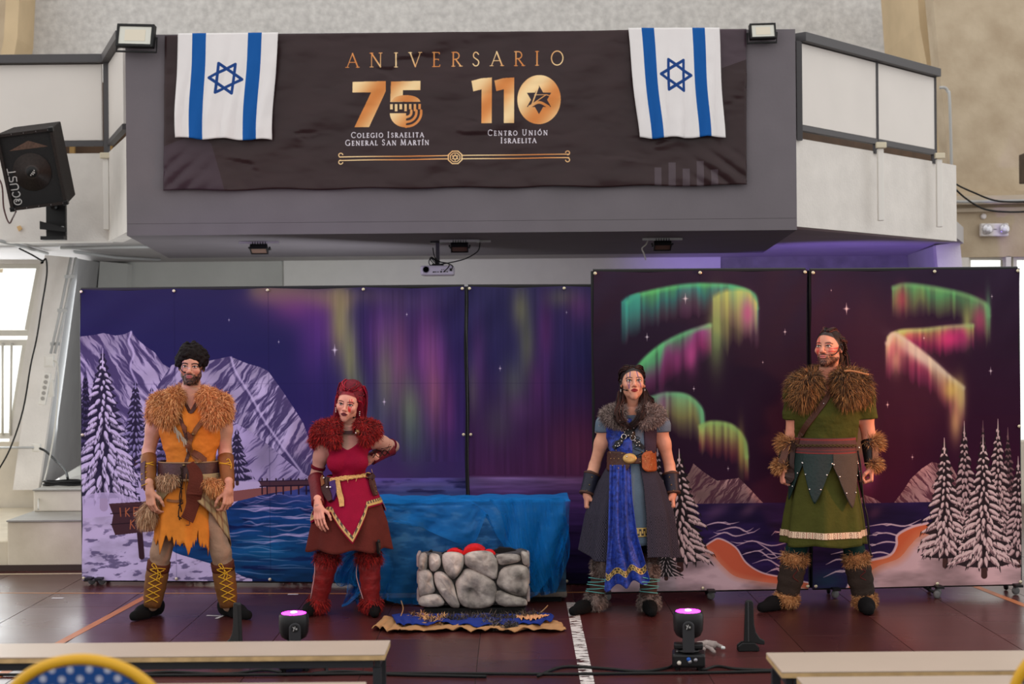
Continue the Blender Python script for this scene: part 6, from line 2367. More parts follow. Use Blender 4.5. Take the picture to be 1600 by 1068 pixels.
def rotm(yaw, pitch, roll):
    return np.array(Matrix.Rotation(math.radians(yaw), 3, 'Z') @ Matrix.Rotation(math.radians(pitch), 3, 'X') @ Matrix.Rotation(math.radians(roll), 3, 'Y'))


M_SKIN = mat_col('skin', .5, .05, 300, spec=.35, sub=.12)


def seg_d(x, z, pts):
    d = np.full(x.shape, 9.0)
    for (xa, za), (xb, zb_) in zip(pts[:-1], pts[1:]):
        dx, dz = xb - xa, zb_ - za
        t = np.clip(((x - xa) * dx + (z - za) * dz) / (dx * dx + dz * dz + 1e-12), 0, 1)
        d = np.minimum(d, np.hypot(x - xa - t * dx, z - za - t * dz))
    return d


class Person:
    def __init__(s, label, px, py, Y):
        p = at(px, py, Y)
        s.Y = Y
        s.t = thing('person', label, 'person', (p[0], Y, 0))
        s.J = {}
        s.surf = []
        s.hair_cols = None

    def at(s, px, py, dy=0.0):
        return at(px, py, s.Y + dy)

    def px(s, n):
        """n photograph pixels at this person's distance, in metres."""
        return n * s.Y / FPX

    def mesh(s, name, V, F, m, surf=True, **k):
        o = mk(name, V, F, m, s.t, k.pop('smooth', True), **k)
        if surf:
            s.surf.append((np.asarray(V, float), [tuple(int(i) for i in f) for f in F]))
            s._bvh = None
        return o

    def cast(s, px, py):
        if getattr(s, '_bvh', None) is None:
            V, F = [], []
            n = 0
            for v, f in s.surf:
                V.extend(map(tuple, v))
                F.extend([tuple(i + n for i in q) for q in f])
                n += len(v)
            s._bvh = BVHTree.FromPolygons(V, F)
        o = np.array([0, 0, CZ])
        d = unit(at(px, py, 1.0) - o)
        hit, nor, _, _ = s._bvh.ray_cast(Vector(o), Vector(d))
        if hit is None:
            return None, None
        nor = np.array(nor)
        if nor @ d > 0:
            nor = -nor
        return np.array(hit), nor

    def track(s, pts, n=6, off=.004):
        """Photograph pixels laid on the figure: surface points and smoothed normals."""
        path = smooth_path([(x, y, 0) for x, y in pts], n)
        H, N = [], []
        for q in path:
            h, nn = s.cast(q[0], q[1])
            H.append(h)
            N.append(nn)
        good = [i for i, h in enumerate(H) if h is not None]
        if not good:
            H = [at(q[0], q[1], s.Y - .15) for q in path]
            N = [np.array([0, -1.0, 0])] * len(path)
        else:
            for i, h in enumerate(H):
                if h is None:
                    j = min(good, key=lambda g: abs(g - i))
                    H[i] = at(path[i][0], path[i][1], H[j][1])
                    N[i] = N[j]
        H, N = np.array(H), np.array(N)
        dep = H[:, 1].copy()
        for _ in range(3):
            dep[1:-1] = (dep[:-2] + 2 * dep[1:-1] + dep[2:]) / 4
            N[1:-1] = N[:-2] + 2 * N[1:-1] + N[2:]
            N = N / np.linalg.norm(N, axis=1, keepdims=True)
        dep = np.minimum(dep, H[:, 1] + .004)
        H = np.array([at(q[0], q[1], d) for q, d in zip(path, dep)])
        return H + N * off, N

    def ribbon(s, name, pts, w, m, th=.004, off=.004, n=6, surf=False, parent=None, **k):
        """A strap of width w (number or list) laid along the figure."""
        H, N = s.track(pts, n, off)
        W = np.interp(np.linspace(0, 1, len(H)), np.linspace(0, 1, 1 if np.isscalar(w) else len(w)), [w] if np.isscalar(w) else w) / 2
        V = []
        for i in range(len(H)):
            t = unit(H[min(i + 1, len(H) - 1)] - H[max(i - 1, 0)])
            sd = unit(np.cross(t, N[i]))
            for a, b in ((-1, 0), (1, 0), (1, 1), (-1, 1)):
                V.append(H[i] + sd * a * W[i] * (1.0 if b == 0 else .92) + N[i] * th * b)
        F = []
        for i in range(len(H) - 1):
            for j in range(4):
                F.append((i * 4 + j, i * 4 + (j + 1) % 4, (i + 1) * 4 + (j + 1) % 4, (i + 1) * 4 + j))
        F += [(3, 2, 1, 0), tuple(len(V) - 4 + j for j in range(4))]
        o = mk(name, V, F, m, parent or s.t, False, **k)
        if surf:
            s.surf.append((np.array(V), F))
            s._bvh = None
        return o

    def cord(s, name, pts, r, m, off=.004, n=6, **k):
        H, N = s.track(pts, n, off)
        V, F = tube_geo(list(H), r, 6)
        return mk(name, V, F, m, k.pop('parent', None) or s.t, True, **k)

    def cords(s, name, lists, r, m, off=.004, n=4):
        mb = MB()
        for pts in lists:
            H, N = s.track(pts, n, off)
            mb.tube(list(H), r, 5)
        return mb.build(name, m, s.t, True)

    def studs(s, name, pts, r, m, off=.002, each=True):
        for x, y in pts:
            h, n = s.cast(x, y)
            if h is None:
                continue
            MB().lathe([(r, 0), (r * .9, r * .4), (r * .4, r * .75)], h + n * off, n, 8).build(name, m, s.t, True)

    # ---- solids of the body
    def solids(s, sex, arm=1.0, leg=1.0, chest=1.0, waist=1.0, hip=1.0):
        J = s.J
        g = {}
        mid = (J['shL'] + J['shR']) / 2
        pel = (J['hipL'] + J['hipR']) / 2
        sw = np.linalg.norm(J['shL'] - J['shR'])
        up = unit(mid - pel)
        L = np.linalg.norm(mid - pel)
        fb = np.array([0, -1.0, 0])
        T = [(ell(mid - up * L * .26 + fb * .0, (sw * .46 * chest, .115 * chest, L * .36)), .05),
             (ell(mid - up * L * .62, (sw * .40 * waist, .098 * waist, L * .34)), .05),
             (ell(pel + up * .02, (sw * .43 * hip, .112 * hip, L * .25)), .05),
             (cone(J['neck'] + up * .0, J['shL'] + up * .0, .055, .058 * arm), .05), (cone(J['neck'], J['shR'], .055, .058 * arm), .05),
             (cone(J['neck'] - up * .03, J['neck'] + up * .05, .060 * (1 if sex == 'm' else .86), .056 * (1 if sex == 'm' else .84)), .04)]
        if sex == 'f':
            for sx in (-1, 1):
                T.append((ell(mid - up * L * .36 + np.array([sx * .066, -.070, 0]), (.056, .048, .056)), .035))
        g['torso'] = T
        for q in 'LR':
            a = arm * (1 if sex == 'm' else .84)
            g['arm' + q] = [(cone(J['sh' + q], J['sh' + q] * .55 + J['el' + q] * .45, .060 * a, .052 * a), .04), (cone(J['sh' + q] * .55 + J['el' + q] * .45, J['el' + q], .052 * a, .042 * a), .03),
                            (cone(J['el' + q], J['el' + q] * .7 + J['wr' + q] * .3, .042 * a, .044 * a), .02), (cone(J['el' + q] * .7 + J['wr' + q] * .3, J['wr' + q], .044 * a, .029 * a), .02)]
            k = leg
            kn, an, hp = J['kn' + q], J['an' + q], J['hip' + q]
            cb = np.array([0, .018, 0])
            g['leg' + q] = [(cone(hp, hp * .5 + kn * .5, .088 * k, .076 * k), .05), (cone(hp * .5 + kn * .5, kn, .076 * k, .056 * k), .04),
                            (cone(kn, kn * .68 + an * .32 + cb, .054 * k, .058 * k), .03), (cone(kn * .68 + an * .32 + cb, an, .058 * k, .038 * k), .03)]
        s.g = g
        return g

    def shape(s, *keys):
        out = []
        for k in keys:
            out += s.g[k]
        return out

    def garment(s, name, keys, off, m, h=.009, clip=None, extra=(), cut=(), kc=.01, surf=True, col=None, wr=.0, **k):
        pr = [(grow([p], off)[0], kk) for p, kk in s.shape(*keys)] + list(extra)
        V, Q = blend_mesh(pr, h, .03, cut, kc, clip)
        if wr:
            N = vnormals(V, Q)
            V = V + N * (wr * (fbm(V[:, 0] * 14 + V[:, 1] * 9, V[:, 2] * 22, 5, 3) - .5) * 2)[:, None]
        c = col(V) if callable(col) else col
        return s.mesh(name, V, Q, m, surf, col=c, **k)

    # ---- head
    def head(s, px, py, dy, sc, yaw, pitch, roll, skin, paint, sex='m', jaw=1.0, nose=1.0, lip=1.0):
        C = s.at(px, py, dy)
        R = rotm(yaw, pitch, roll)
        s.hC, s.hR, s.hs = C, R, sc

        def w(p):
            return C + R @ (np.asarray(p, float) * sc)

        def e(c, r, rot=None):
            return ell(w(c), np.array(r) * sc, R if rot is None else R @ rot)

        def cn(a, b, ra, rb):
            return cone(w(a), w(b), ra * sc, rb * sc)
        j = jaw
        P = [(e((0, .018, .034), (.073, .093, .082)), .03), (e((0, -.030, -.010), (.062, .060, .080)), .03), (cn((0, -.062, .045), (0, -.058, .060), .030, .03), .03),
             (cn((-.044 * j, -.005, -.056), (0, -.070 + .006 * (1 - j) / .1 * .5, -.096 + .003 * (sex == 'f')), .020 * j, .018 * j), .025), (cn((.044 * j, -.005, -.056), (0, -.070 + .006 * (1 - j) / .1 * .5, -.096 + .003 * (sex == 'f')), .020 * j, .018 * j), .025),
             (e((0, -.074 + .003 * (sex == 'f'), -.092 + .003 * (sex == 'f')), (.020 * j * j, .017 * j, .016 * j)), .02),
             (e((-.037, -.062, -.022), (.026, .024, .022)), .02), (e((.037, -.062, -.022), (.026, .024, .022)), .02),
             (cn((-.036, -.076 + .004 * (sex == 'f'), .024), (.036, -.076 + .004 * (sex == 'f'), .024), .0125, .0125), .018), (e((0, -.080, -.062), (.030, .018, .024)), .018)]
        cut = [(ell(w((-.0315, -.104, .004)), np.array((.019, .020, .014)) * sc, R), .012 * sc), (ell(w((.0315, -.104, .004)), np.array((.019, .020, .014)) * sc, R), .012 * sc)]
        lo = np.min([prim_box(p)[0] for p, _ in P], 0) - .05 * sc
        hi = np.max([prim_box(p)[1] for p, _ in P], 0) + .05 * sc
        lo[2] = min(lo[2], s.J['neck'][2] - .03)
        h = .0028
        D = field(P, lo, hi, h, .03, cut)
        fine = [(ell(w((-.0315, -.0795, .004)), np.array((.0150, .0125, .0118)) * sc, R), .003), (ell(w((.0315, -.0795, .004)), np.array((.0150, .0125, .0118)) * sc, R), .003),
                (cn((-.044, -.084, .0115), (-.020, -.092, .0125), .0035, .004), .004), (cn((.044, -.084, .0115), (.020, -.092, .0125), .0035, .004), .004),
                (cn((0, -.085, .018), (0, -.106 * (1 + .02 * nose), -.024), .0065, .0105 * nose), .012), (e((0, -.108, -.028), (.0125 * nose, .0105, .0095)), .008),
                (e((-.0125 * nose, -.097, -.033), (.0085, .010, .0075)), .005), (e((.0125 * nose, -.097, -.033), (.0085, .010, .0075)), .005),
                (e((0, -.0965, -.0555), (.0205 * lip, .0085, .0050)), .004), (e((0, -.0955, -.0650), (.0180 * lip, .0090, .0062)), .004),
                (e((-.076, .012, -.002), (.010, .018, .030), np.array(Matrix.Rotation(math.radians(-22), 3, 'Z'))), .008), (e((.076, .012, -.002), (.010, .018, .030), np.array(Matrix.Rotation(math.radians(22), 3, 'Z'))), .008),
                (cone(w((0, .022, -.060)), s.J['neck'] + np.array([0, .01, -.01]), .054 * sc * (1 if sex == 'm' else .86), .060 * sc * (1 if sex == 'm' else .88)), .03)]
        fcut = [(e((-.081, .003, -.002), (.005, .010, .016)), .004), (e((.081, .003, -.002), (.005, .010, .016)), .004),
                (e((-.0065, -.104, -.0385), (.0036, .004, .003)), .002), (e((.0065, -.104, -.0385), (.0036, .004, .003)), .002), (cn((-.017 * lip, -.1035, -.0602), (.017 * lip, -.1035, -.0602), .0012, .0012), .002)]
        D = field(fine, lo, hi, h, .01, fcut, .004, None, D)
        V, Q = surfnet(D, lo, h)
        q = ((V - C) @ R) / sc
        x, y, z = q[:, 0], q[:, 1], q[:, 2]
        front = y < -.02
        n = fbm(x * 240, z * 240 + y * 130, 6, 2)
        c = np.tile(lin(skin), (len(V), 1))

        def mixc(mask, rgb):
            nonlocal c
            mask = np.clip(mask, 0, 1)[:, None]
            c = c + (lin(rgb) - c) * mask

        def sm(d, w0, soft=.0016):
            return np.clip((w0 - d) / soft + .5, 0, 1) * front
        mixc(.35 * np.exp(-(((np.abs(x) - .042) / .018) ** 2 + ((z + .03) / .018) ** 2)) * front, (206, 110, 100))
        mixc(.3 * np.exp(-((x / .012) ** 2 + ((z + .03) / .012) ** 2)) * front, (206, 110, 100))
        for pts, wd, rgb in paint.get('strokes', ()):
            mixc(sm(seg_d(x, z, pts), wd, .0018) * (.8 + .3 * n), rgb)
        for sx in (-1, 1):
            ex, ez = sx * .0315, .004
            u, v = (x - ex) / .0150, (z - ez) / (.0074 if sex == 'f' else .0068)
            alm = np.clip((1 - (u * u + v * v * (1 + .5 * u * u))) * 4, 0, 1) * (y < -.07)
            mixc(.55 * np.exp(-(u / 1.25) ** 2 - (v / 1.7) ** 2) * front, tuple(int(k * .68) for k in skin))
            mixc(alm, (222, 214, 208))
            r = np.hypot(x - ex + .0006 * sx, z - ez - .0006)
            mixc(np.clip((.0066 - r) / .0012, 0, 1) * (alm > .1), paint.get('iris', (70, 44, 30)))
            mixc(np.clip((.0030 - r) / .001, 0, 1) * (alm > .1), (8, 6, 6))
            lash = [(ex + sx * .0155, ez + .0005), (ex + sx * .008, ez + .0066), (ex - sx * .003, ez + .0076), (ex - sx * .0130, ez + .0012)]
            mixc(sm(seg_d(x, z, lash), .0024 * paint.get('lash', 1)), (18, 12, 12))
            bz = paint.get('browz', .0225)
            brow = [(ex - sx * .0175, bz - .001), (ex - sx * .004, bz + .003), (ex + sx * .010, bz + .0032), (ex + sx * .019, bz - .003)]
            mixc(sm(seg_d(x, z, brow), paint.get('broww', .0034), .003) * (.75 + .5 * n), paint.get('brow', (30, 20, 18)))
        lm = np.clip((1 - ((x / (.0230 * lip)) ** 2 + ((z + .0602) / (.0128 * (1 - .35 * (np.abs(x) / .025)))) ** 2)) * 3, 0, 1) * (y < -.07)
        mixc(lm, paint.get('lips', (164, 84, 82)))
        mixc(sm(seg_d(x, z, [(-.020 * lip, -.0598), (-.006, -.0606), (.006, -.0606), (.020 * lip, -.0598)]), .0012, .0015), (60, 20, 22))
        if 'beard' in paint:
            b = paint['beard']
            jawl = np.clip((-.040 - z + .30 * np.clip(-y - .02, -.02, .04) * (np.abs(x) < .03)) / .012, 0, 1)
            jawl = np.clip((-.052 - z) / .008, 0, 1) * np.clip((.070 - y) / .05, 0, 1) * (y < .02)
            side = np.clip((np.abs(x) - .044) / .006, 0, 1) * np.clip((.010 - z) / .02, 0, 1) * np.clip((z + .11) / .02, 0, 1) * (y < .012) * (y > -.07)
            mou = np.clip((.0065 - np.abs(z + .0455 + .18 * np.abs(x) * (np.abs(x) / .03))) / .003, 0, 1) * (np.abs(x) < .030) * (y < -.06)
            cor = np.clip((.007 - np.abs(np.abs(x) - .030)) / .003, 0, 1) * (z < -.045) * (z > -.085) * (y < -.04)
            soul = np.clip((.006 - np.abs(x)) / .003, 0, 1) * (z < -.072) * (y < -.05)
            chin = np.clip((-.078 - z) / .006, 0, 1) * (np.abs(x) < .05) * (y < -.02)
            neckc = np.clip((z + .125) / .01, 0, 1) * np.clip((.012 - y) / .02, 0, 1)
            B = np.maximum.reduce([b.get('jaw', 1) * jawl, b.get('side', 1) * side, b.get('mou', 1) * mou, b.get('cor', 1) * cor, soul, b.get('chin', 1) * chin]) * neckc
            mixc(B * (1 - lm) * np.clip(.55 + .8 * n, 0, 1), b['col'])
        if 'scalp' in paint:
            sc_, hl = paint['scalp'], paint.get('hairline', .074)
            m_ = np.clip((z - (hl - .9 * np.clip(y + .05, 0, .2) - 6 * x * x)) / .006, 0, 1)
            mixc(m_, sc_)
        s.head_mesh = (V, Q, c)
        s.paint = paint
        return C, R

    def hl(s, p):
        return s.hC + s.hR @ (np.asarray(p, float) * s.hs)

    # ---- hands
    def hand(s, q, d, n, t, curl=(25, 30, 20), sc=1.0, spread=1.0, thumb=0.0):
        d, t = unit(d), np.asarray(t, float)
        t = unit(t - d * (t @ d))
        nn = np.cross(d, t)
        n = nn if nn @ np.asarray(n, float) > 0 else -nn
        W = s.J['wr' + q]
        P = []
        K = []
        for i, o in enumerate((.031, .0105, -.0105, -.030)):
            ln = (.086, .089, .085, .077)[i]
            k = W + (d * ln + t * o * spread + n * (-.002 + .004 * (i == 3))) * sc
            K.append(k)
            P.append((cone(W + (d * .008 + t * o * .62) * sc, k, .0125 * sc, .0108 * sc), .010))
        P.append((cone(W - d * .05 * sc, W + d * .012 * sc, .0265 * sc, .0255 * sc), .02))
        P.append((ell(W + (d * .030 + t * .022 + n * .010) * sc, np.array((.018, .018, .024)) * sc), .012))
        lens = ((.042, .026, .020), (.046, .029, .021), (.042, .027, .020), (.033, .020, .018))
        F = []
        for i in range(4):
            p = K[i]
            a = 0
            for jn in range(3):
                a += curl[jn] * (1 + .08 * i)
                dv = d * math.cos(math.radians(a)) + n * math.sin(math.radians(a)) + t * (.05 * (1.5 - i)) * (spread - .4)
                p2 = p + unit(dv) * lens[i][jn] * sc
                r0 = (.0092, .0083, .0074, .0064)
                F.append((cone(p, p2, r0[jn] * sc * (1 if i < 3 else .88), r0[jn + 1] * sc * (1 if i < 3 else .88)), .0035))
                p = p2
        p = W + (d * .026 + t * .027 + n * .008) * sc
        for dv, ln, ra, rb in ((d * .62 + t * (.66 - .5 * thumb) + n * (.35 + .4 * thumb), .042, .0135, .0110), (d * .85 + t * (.20 - .6 * thumb) + n * (.35 + .3 * thumb), .032, .0105, .0090), (d * .85 - t * (.05 + .5 * thumb) + n * .45, .025, .0088, .0068)):
            p2 = p + unit(dv) * ln * sc
            F.append((cone(p, p2, ra * sc, rb * sc), .006))
            p = p2
        V, Q = blend_mesh(P + F, .0032, .01)
        return V, Q

    def body(s, skin, keys, hands, extra_col=None, h=.010):
        """One skin mesh: head, trunk, limbs and hands together."""
        V0, Q0 = blend_mesh(s.shape(*keys), h, .03)
        V = [s.head_mesh[0]]
        Q = [s.head_mesh[1]]
        C = [s.head_mesh[2]]
        n = len(V[0])
        for v, q_ in [(V0, Q0)] + hands:
            V.append(v)
            Q.append(q_ + n)
            c = np.tile(lin(skin), (len(v), 1))
            f = fbm(v[:, 0] * 60, v[:, 2] * 60, 3, 2)
            c = c * (.92 + .16 * f)[:, None]
            if len(V) > 2:
                c = c * np.array([1.0, .93, .92])
            C.append(c)
            n += len(v)
        V, Q, C = np.concatenate(V), np.concatenate(Q), np.concatenate(C)
        o = mk('body', V, Q, M_SKIN, s.t, True, col=np.clip(C, 0, 1))
        s.surf.append((V, [tuple(int(i) for i in f) for f in Q]))
        s._bvh = None
        return o

    # ---- wrapped cloth
    def loft(s, rings, folds=0, amp=0.0, ph=0.0, seed=0, crumple=.0):
        """rings: (py, px, half width px, depth radius m, dy) from top to hem; gives f(theta deg, v, offset)."""
        R = np.array(rings, float)
        tt = np.linspace(0, 1, len(R))

        def f(th, v, off=0.0):
            th = np.radians(np.asarray(th, float))
            v = np.asarray(v, float)
            py, pxc, hw, dr, dy = [np.interp(np.clip(v, 0, 1.3), np.append(tt, 1.3), np.append(R[:, i], R[-1, i] + .3 * (R[-1, i] - R[-2, i]) * (len(R) - 1))) for i in range(5)]
            k = 1 + amp * np.clip(v, 0, 1.2) * (np.cos(folds * th + ph + .6 * np.sin(2 * th)) + .4 * np.cos(folds * 1.7 * th + 1.3 * ph))
            if crumple:
                k = k + crumple * (fbm(np.cos(th) * 4 + 9, np.sin(th) * 4 + v * 5, seed, 3) - .5)
            Y = s.Y + dy + (dr * k + off) * np.sin(th)
            u, vv = pxc - 800.0, HZ - py
            c, q = math.cos(PHI), math.sin(PHI)
            X = (c * u + q * vv) * s.Y / FPX + (s.px(hw) * k + off) * np.cos(th)
            Z = CZ + (-q * u + c * vv) * s.Y / FPX
            return np.stack([X, Y, Z], -1)
        return f

    def wrap(s, name, f, th0, th1, m, hem=None, top=None, nth=160, nv=34, off=0.0, th=.004, col=None, surf=True, **k):
        closed = abs(th1 - th0) >= 359
        tht = np.linspace(th0, th1, nth + 1)[:(nth if closed else None)]
        T, U = np.meshgrid(tht, np.linspace(0, 1, nv + 1))
        hv = hem(T) if hem else np.ones_like(T)
        tv = top(T) if top else np.zeros_like(T)
        Vv = tv + (hv - tv) * U
        P = f(T, Vv, off).reshape(-1, 3)
        F = grid_faces(nth, nv, closed)
        c = col(T.ravel(), Vv.ravel(), hv.ravel(), P) if callable(col) else None
        o = s.mesh(name, P, F, m, surf, col=c, **k)
        if th:
            solidify(o, th, 0)
        return o

    def sleeve(s, name, a, b, ra, rb, m, th=.006, n=22, nz=8, flare=(0, 0), surf=True, bulge=0.0, wr=0.0, **k):
        """A cuff around a limb from a to b."""
        path, rad = [], []
        for i in range(nz + 1):
            t = i / nz
            path.append(np.asarray(a) * (1 - t) + np.asarray(b) * t)
            rad.append(ra * (1 - t) + rb * t + flare[0] * max(0, 1 - t * 5) + flare[1] * max(0, 1 - (1 - t) * 5) + bulge * math.sin(PI * t) + (wr * math.sin(i * 2.1) if 0 < i < nz else 0))
        path = [path[0]] + path + [path[-1]]
        rad = [ra * .5] + rad + [rb * .5]
        V, F = tube_geo(path, rad, n)
        return s.mesh(name, np.array(V), F, m, surf, **k)

    def furry(s, name, prims, n, L, cols, h=.012, w=.0038, droop=.45, jit=.35, k=.03, seed=1, kink=.15, under=None, flow=None, clip=None):
        """Fur grown on blended solids; the hide itself lies below the hair."""
        V, Q = blend_mesh(prims, h, k, clip=clip)
        base = s.mesh(name, V, Q, mat('hide_' + str(tuple(under or cols[0])), under or cols[0], .95), True)
        N = vnormals(V, Q)
        r = np.random.default_rng(seed)
        n = int(n * 1.7)
        i = r.integers(0, len(V), n)
        fur('hair_pile', V[i] + r.normal(size=(n, 3)) * .004, N[i], L, w, cols, base, droop, jit, seed=seed, kink=kink, flow=flow)
        for c in list(base.children):
            pass
        return base

    def shoe(s, q, heel, toe, m, w=1.0):
        h, t = np.array(heel), np.array(toe)
        an = s.J['an' + q]
        up = np.array([0, 0, 1.0])
        d = unit((t - h) * (1, 1, 0))
        pr = [(cone(h + up * .040, h + up * .060, .042 * w, .044 * w), .03), (cone(h + up * .040 + d * .05, h * .45 + t * .55 + up * .042, .044 * w, .043 * w), .04), (cone(h * .5 + t * .5 + up * .036, t - d * .035 + up * .030, .043 * w, .033 * w), .04), (cone(h + up * .06, an + up * .02, .046, .047), .03)]
        V, Q = blend_mesh(pr, .007, .03, clip=lambda X, Y, Z: .004 - Z + 0 * X + 0 * Y)
        o = s.mesh('shoe', V, Q, m, False)
        return o

    def curls(s, name, pts, r, m, seed=2, h=.0042, extra=()):
        rr = random.Random(seed)
        pr = [(ell(s.hl(p), (rr.uniform(*r),) * 3), .005) for p in pts] + list(extra)
        V, Q = blend_mesh(pr, h, .008)
        return s.mesh(name, V, Q, m, False)

    def locks(s, name, guides, n, spread, w, cols, seed=3, parent=None, taper=.3, wave=.0):
        """Many thin locks that follow guide curves given in head space or as room points."""
        r = np.random.default_rng(seed)
        V, F, C = [], [], []
        for i in range(n):
            g = guides[r.integers(len(guides))]
            o = r.normal(size=3) * spread
            P = smooth_path(g, 5)
            k = len(P)
            o2 = o + r.normal(size=3) * spread * .5
            a = r.uniform(0, 6)
            P = [p + o * (1 - j / k) + o2 * (j / k) + wave * np.array([math.sin(a + j * .8), math.cos(a + j * .7) * .5, 0]) * min(1, j / 4) for j, p in enumerate(P)]
            R = [w * r.uniform(.8, 1.2) * (1 - (1 - taper) * (j / (k - 1)) ** 2) for j in range(k)]
            v, f = tube_geo(P, R, 5)
            base = lin(cols[r.integers(len(cols))]) * r.uniform(.8, 1.2)
            F.extend([tuple(q + len(V) for q in ff) for ff in f])
            V.extend(v)
            C.extend([np.clip(base, 0, 1)] * len(v))
        o = mk(name, V, F, mat_col('hair_strands', .5, 0, spec=.22), parent or s.t, True, col=np.array(C))
        o['kind'] = 'stuff'
        return o
# ------------------------------------------------------------------ cloth and leather
def cloth_m(name, rgb, rough=.85, var=.10, vs=14, bump=.25, bs=140, **k):
    k.setdefault('spec', .14 if rough > .6 else .28)
    return mat(name, rgb, rough, var=var, vscale=vs, bump=bump, bscale=bs, **k)


M_SHOE = cloth_m('black_shoe_felt', (14, 13, 14), .9)
M_BRONZE = mat('old_bronze', (120, 98, 66), .4, metal=.8)
M_SILV = mat('silver_stud', (214, 210, 206), .25, metal=.9)
M_MIC = mat('black_microphone', (10, 10, 10), .5)
M_CLOTHCOL = mat_col('dyed_cloth', .85, .25, 140, spec=.25)


def headset(P, pts, tip):
    P.cord('microphone', pts, .0026, M_MIC, .004)
    h, n = P.cast(*tip)
    if h is not None:
        mb = MB()
        mb.tube([h + n * .004 + np.array([-.006, 0, 0]), h + n * .006 + np.array([.006, 0, -.001])], .0048, 8)
        mb.build('microphone_tip', M_MIC, P.t, True)


# ================================================================== man in orange
A1 = Person('bearded man with curly black hair in orange fur-collared tunic standing with feet apart', 298, 960, 9.82)
a = A1.at
A1.J = dict(neck=a(298, 618, .02), shL=a(247, 641, .02), shR=a(349, 641, .02), elL=a(232, 706, .05), elR=a(352, 706, .05), wrL=a(234, 766, -.17), wrR=a(357, 764, -.13),
            hipL=a(279, 772), hipR=a(318, 772), knL=a(251, 862, -.03), knR=a(345, 862, -.03), anL=a(238, 944, .03), anR=a(357, 944, .03))
A1.solids('m', arm=.96, leg=.96, chest=.94, waist=.84, hip=.86)
SK1 = (196, 144, 118)
A1.head(299.5, 572.5, -.02, .99, 4, 2, 3, SK1, dict(
    iris=(60, 40, 28), brow=(24, 16, 16), broww=.0042, lips=(170, 96, 98), scalp=(20, 14, 14), hairline=.060,
    beard=dict(col=(26, 18, 18), jaw=1, side=.9, mou=1, cor=1, chin=1),
    xx=0, strokes=[([(-.052, .045), (-.050, .010), (-.046, -.022)], .0022, (110, 70, 120)), ([(-.042, .040), (-.043, .020)], .0020, (110, 70, 120)), ([(-.062, .030), (-.060, -.005)], .0018, (120, 80, 130)),
             ([(-.022, .004), (-.008, -.006), (.010, -.003)], .0012, (190, 190, 210)), ([(-.050, -.002), (-.040, -.018)], .0016, (70, 40, 70))]), jaw=1.0)
hA = A1.hand('L', (.10, -.10, -1), (.55, .8, 0), (.8, -.55, 0), (28, 34, 22), 1.02)
hB = A1.hand('R', (-.02, -.10, -1), (-.7, .7, 0), (-.7, -.7, 0), (34, 40, 25), 1.02)
A1.body(SK1, ('torso', 'armL', 'armR', 'legL', 'legR'), [hA, hB])
# leggings
A1.garment('leggings', ('legL', 'legR'), .009, cloth_m('taupe_jersey', (152, 122, 102), .8, bump=.3, bs=60), .010, wr=.006)
# orange sleeveless tunic with a V neck
cx1, = (A1.at(298, 650)[0],)
zV, zBelt = A1.at(300, 643)[2], A1.at(300, 735)[2]


def neck_v(X, Y, Z):
    v = np.minimum(Z - zV, (Z - zV) * .62 - np.abs(X - cx1))
    v = np.where(Y < A1.Y + .03, v, Z - zV - .12)
    side = np.abs(X - cx1) - A1.px(54)
    return np.maximum(np.maximum(v, zBelt - Z), side)


M_ORANGE = cloth_m('orange_linen', (206, 122, 44), .85, var=.12, bump=.35, bs=30)
A1.garment('tunic', ('torso',), .018, M_ORANGE, .008, clip=neck_v, wr=.010)
M_BRN = cloth_m('dark_brown_leather', (74, 42, 30), .5, var=.15, bump=.3, bs=60)
M_TAN = cloth_m('tan_brown_leather', (122, 74, 34), .55, var=.18, bump=.3, bs=50)
A1.ribbon('neck_trim', [(281, 616), (289, 630), (298, 643.5), (307, 630), (316, 614)], .026, M_BRN, .004)
# skirt: ragged orange hem
f = A1.loft([(728, 296, 42, .135, 0), (760, 294, 43, .15, 0), (800, 291, 45, .17, -.01), (856, 290, 47, .19, -.01)], 9, .05, .4)


def ragged(T):
    r = .86 + .10 * np.abs(((T * .031) % 1) - .5) * 2 + .10 * (vn(T * .09, T * 0, 3) - .5) - .09 * (vn(T * .33, T * 0, 7) > .62) * vn(T * .5, T * 0, 9)
    tooth = np.abs(((T / 13.0) % 1) - .5) * 2
    return r + .16 * tooth * vn(np.floor(T / 13.0) * 1.7, T * 0 + 1, 5)


A1.wrap('ragged_skirt', f, 0, 360, M_ORANGE, hem=ragged, nth=300, nv=26)
# second layers: beige wraps left and right
f2 = A1.loft([(738, 296, 45, .15, 0), (764, 295, 49, .17, 0), (800, 296, 54, .195, 0), (852, 297, 60, .215, 0)], 7, .04, 1.0)
M_BEIGEC = cloth_m('beige_burlap', (164, 142, 104), .9, var=.14, vs=10, bump=.4, bs=120)
A1.wrap('beige_wrap', f2, 168, 246, M_BEIGEC, hem=lambda T: .62 - .30 * np.clip((T - 205) / 41, 0, 1), nth=60, nv=20)


def plaid(T, Vv, hv, P):
    base = np.tile(lin((166, 144, 104)), (len(T), 1))
    band = np.clip((Vv - (hv - .56) + .10 * np.clip((T - 330) / 30, 0, 1)) * 14, 0, 1)
    g = (np.abs(((T * .085) % 1) - .5) > .36).astype(float) * .55 + (np.abs((((Vv - hv) * 7.5) % 1) - .5) > .34) * .55 + (np.abs(((T * .17 + .3) % 1) - .5) > .45) * .3
    c = base + (lin((112, 70, 52)) - base) * (np.clip(g, 0, .85) * band)[:, None]
    st = fbm(T * .07, Vv * 7, 3) - .5
    return np.clip(c * (1 + .5 * st)[:, None], 0, 1)


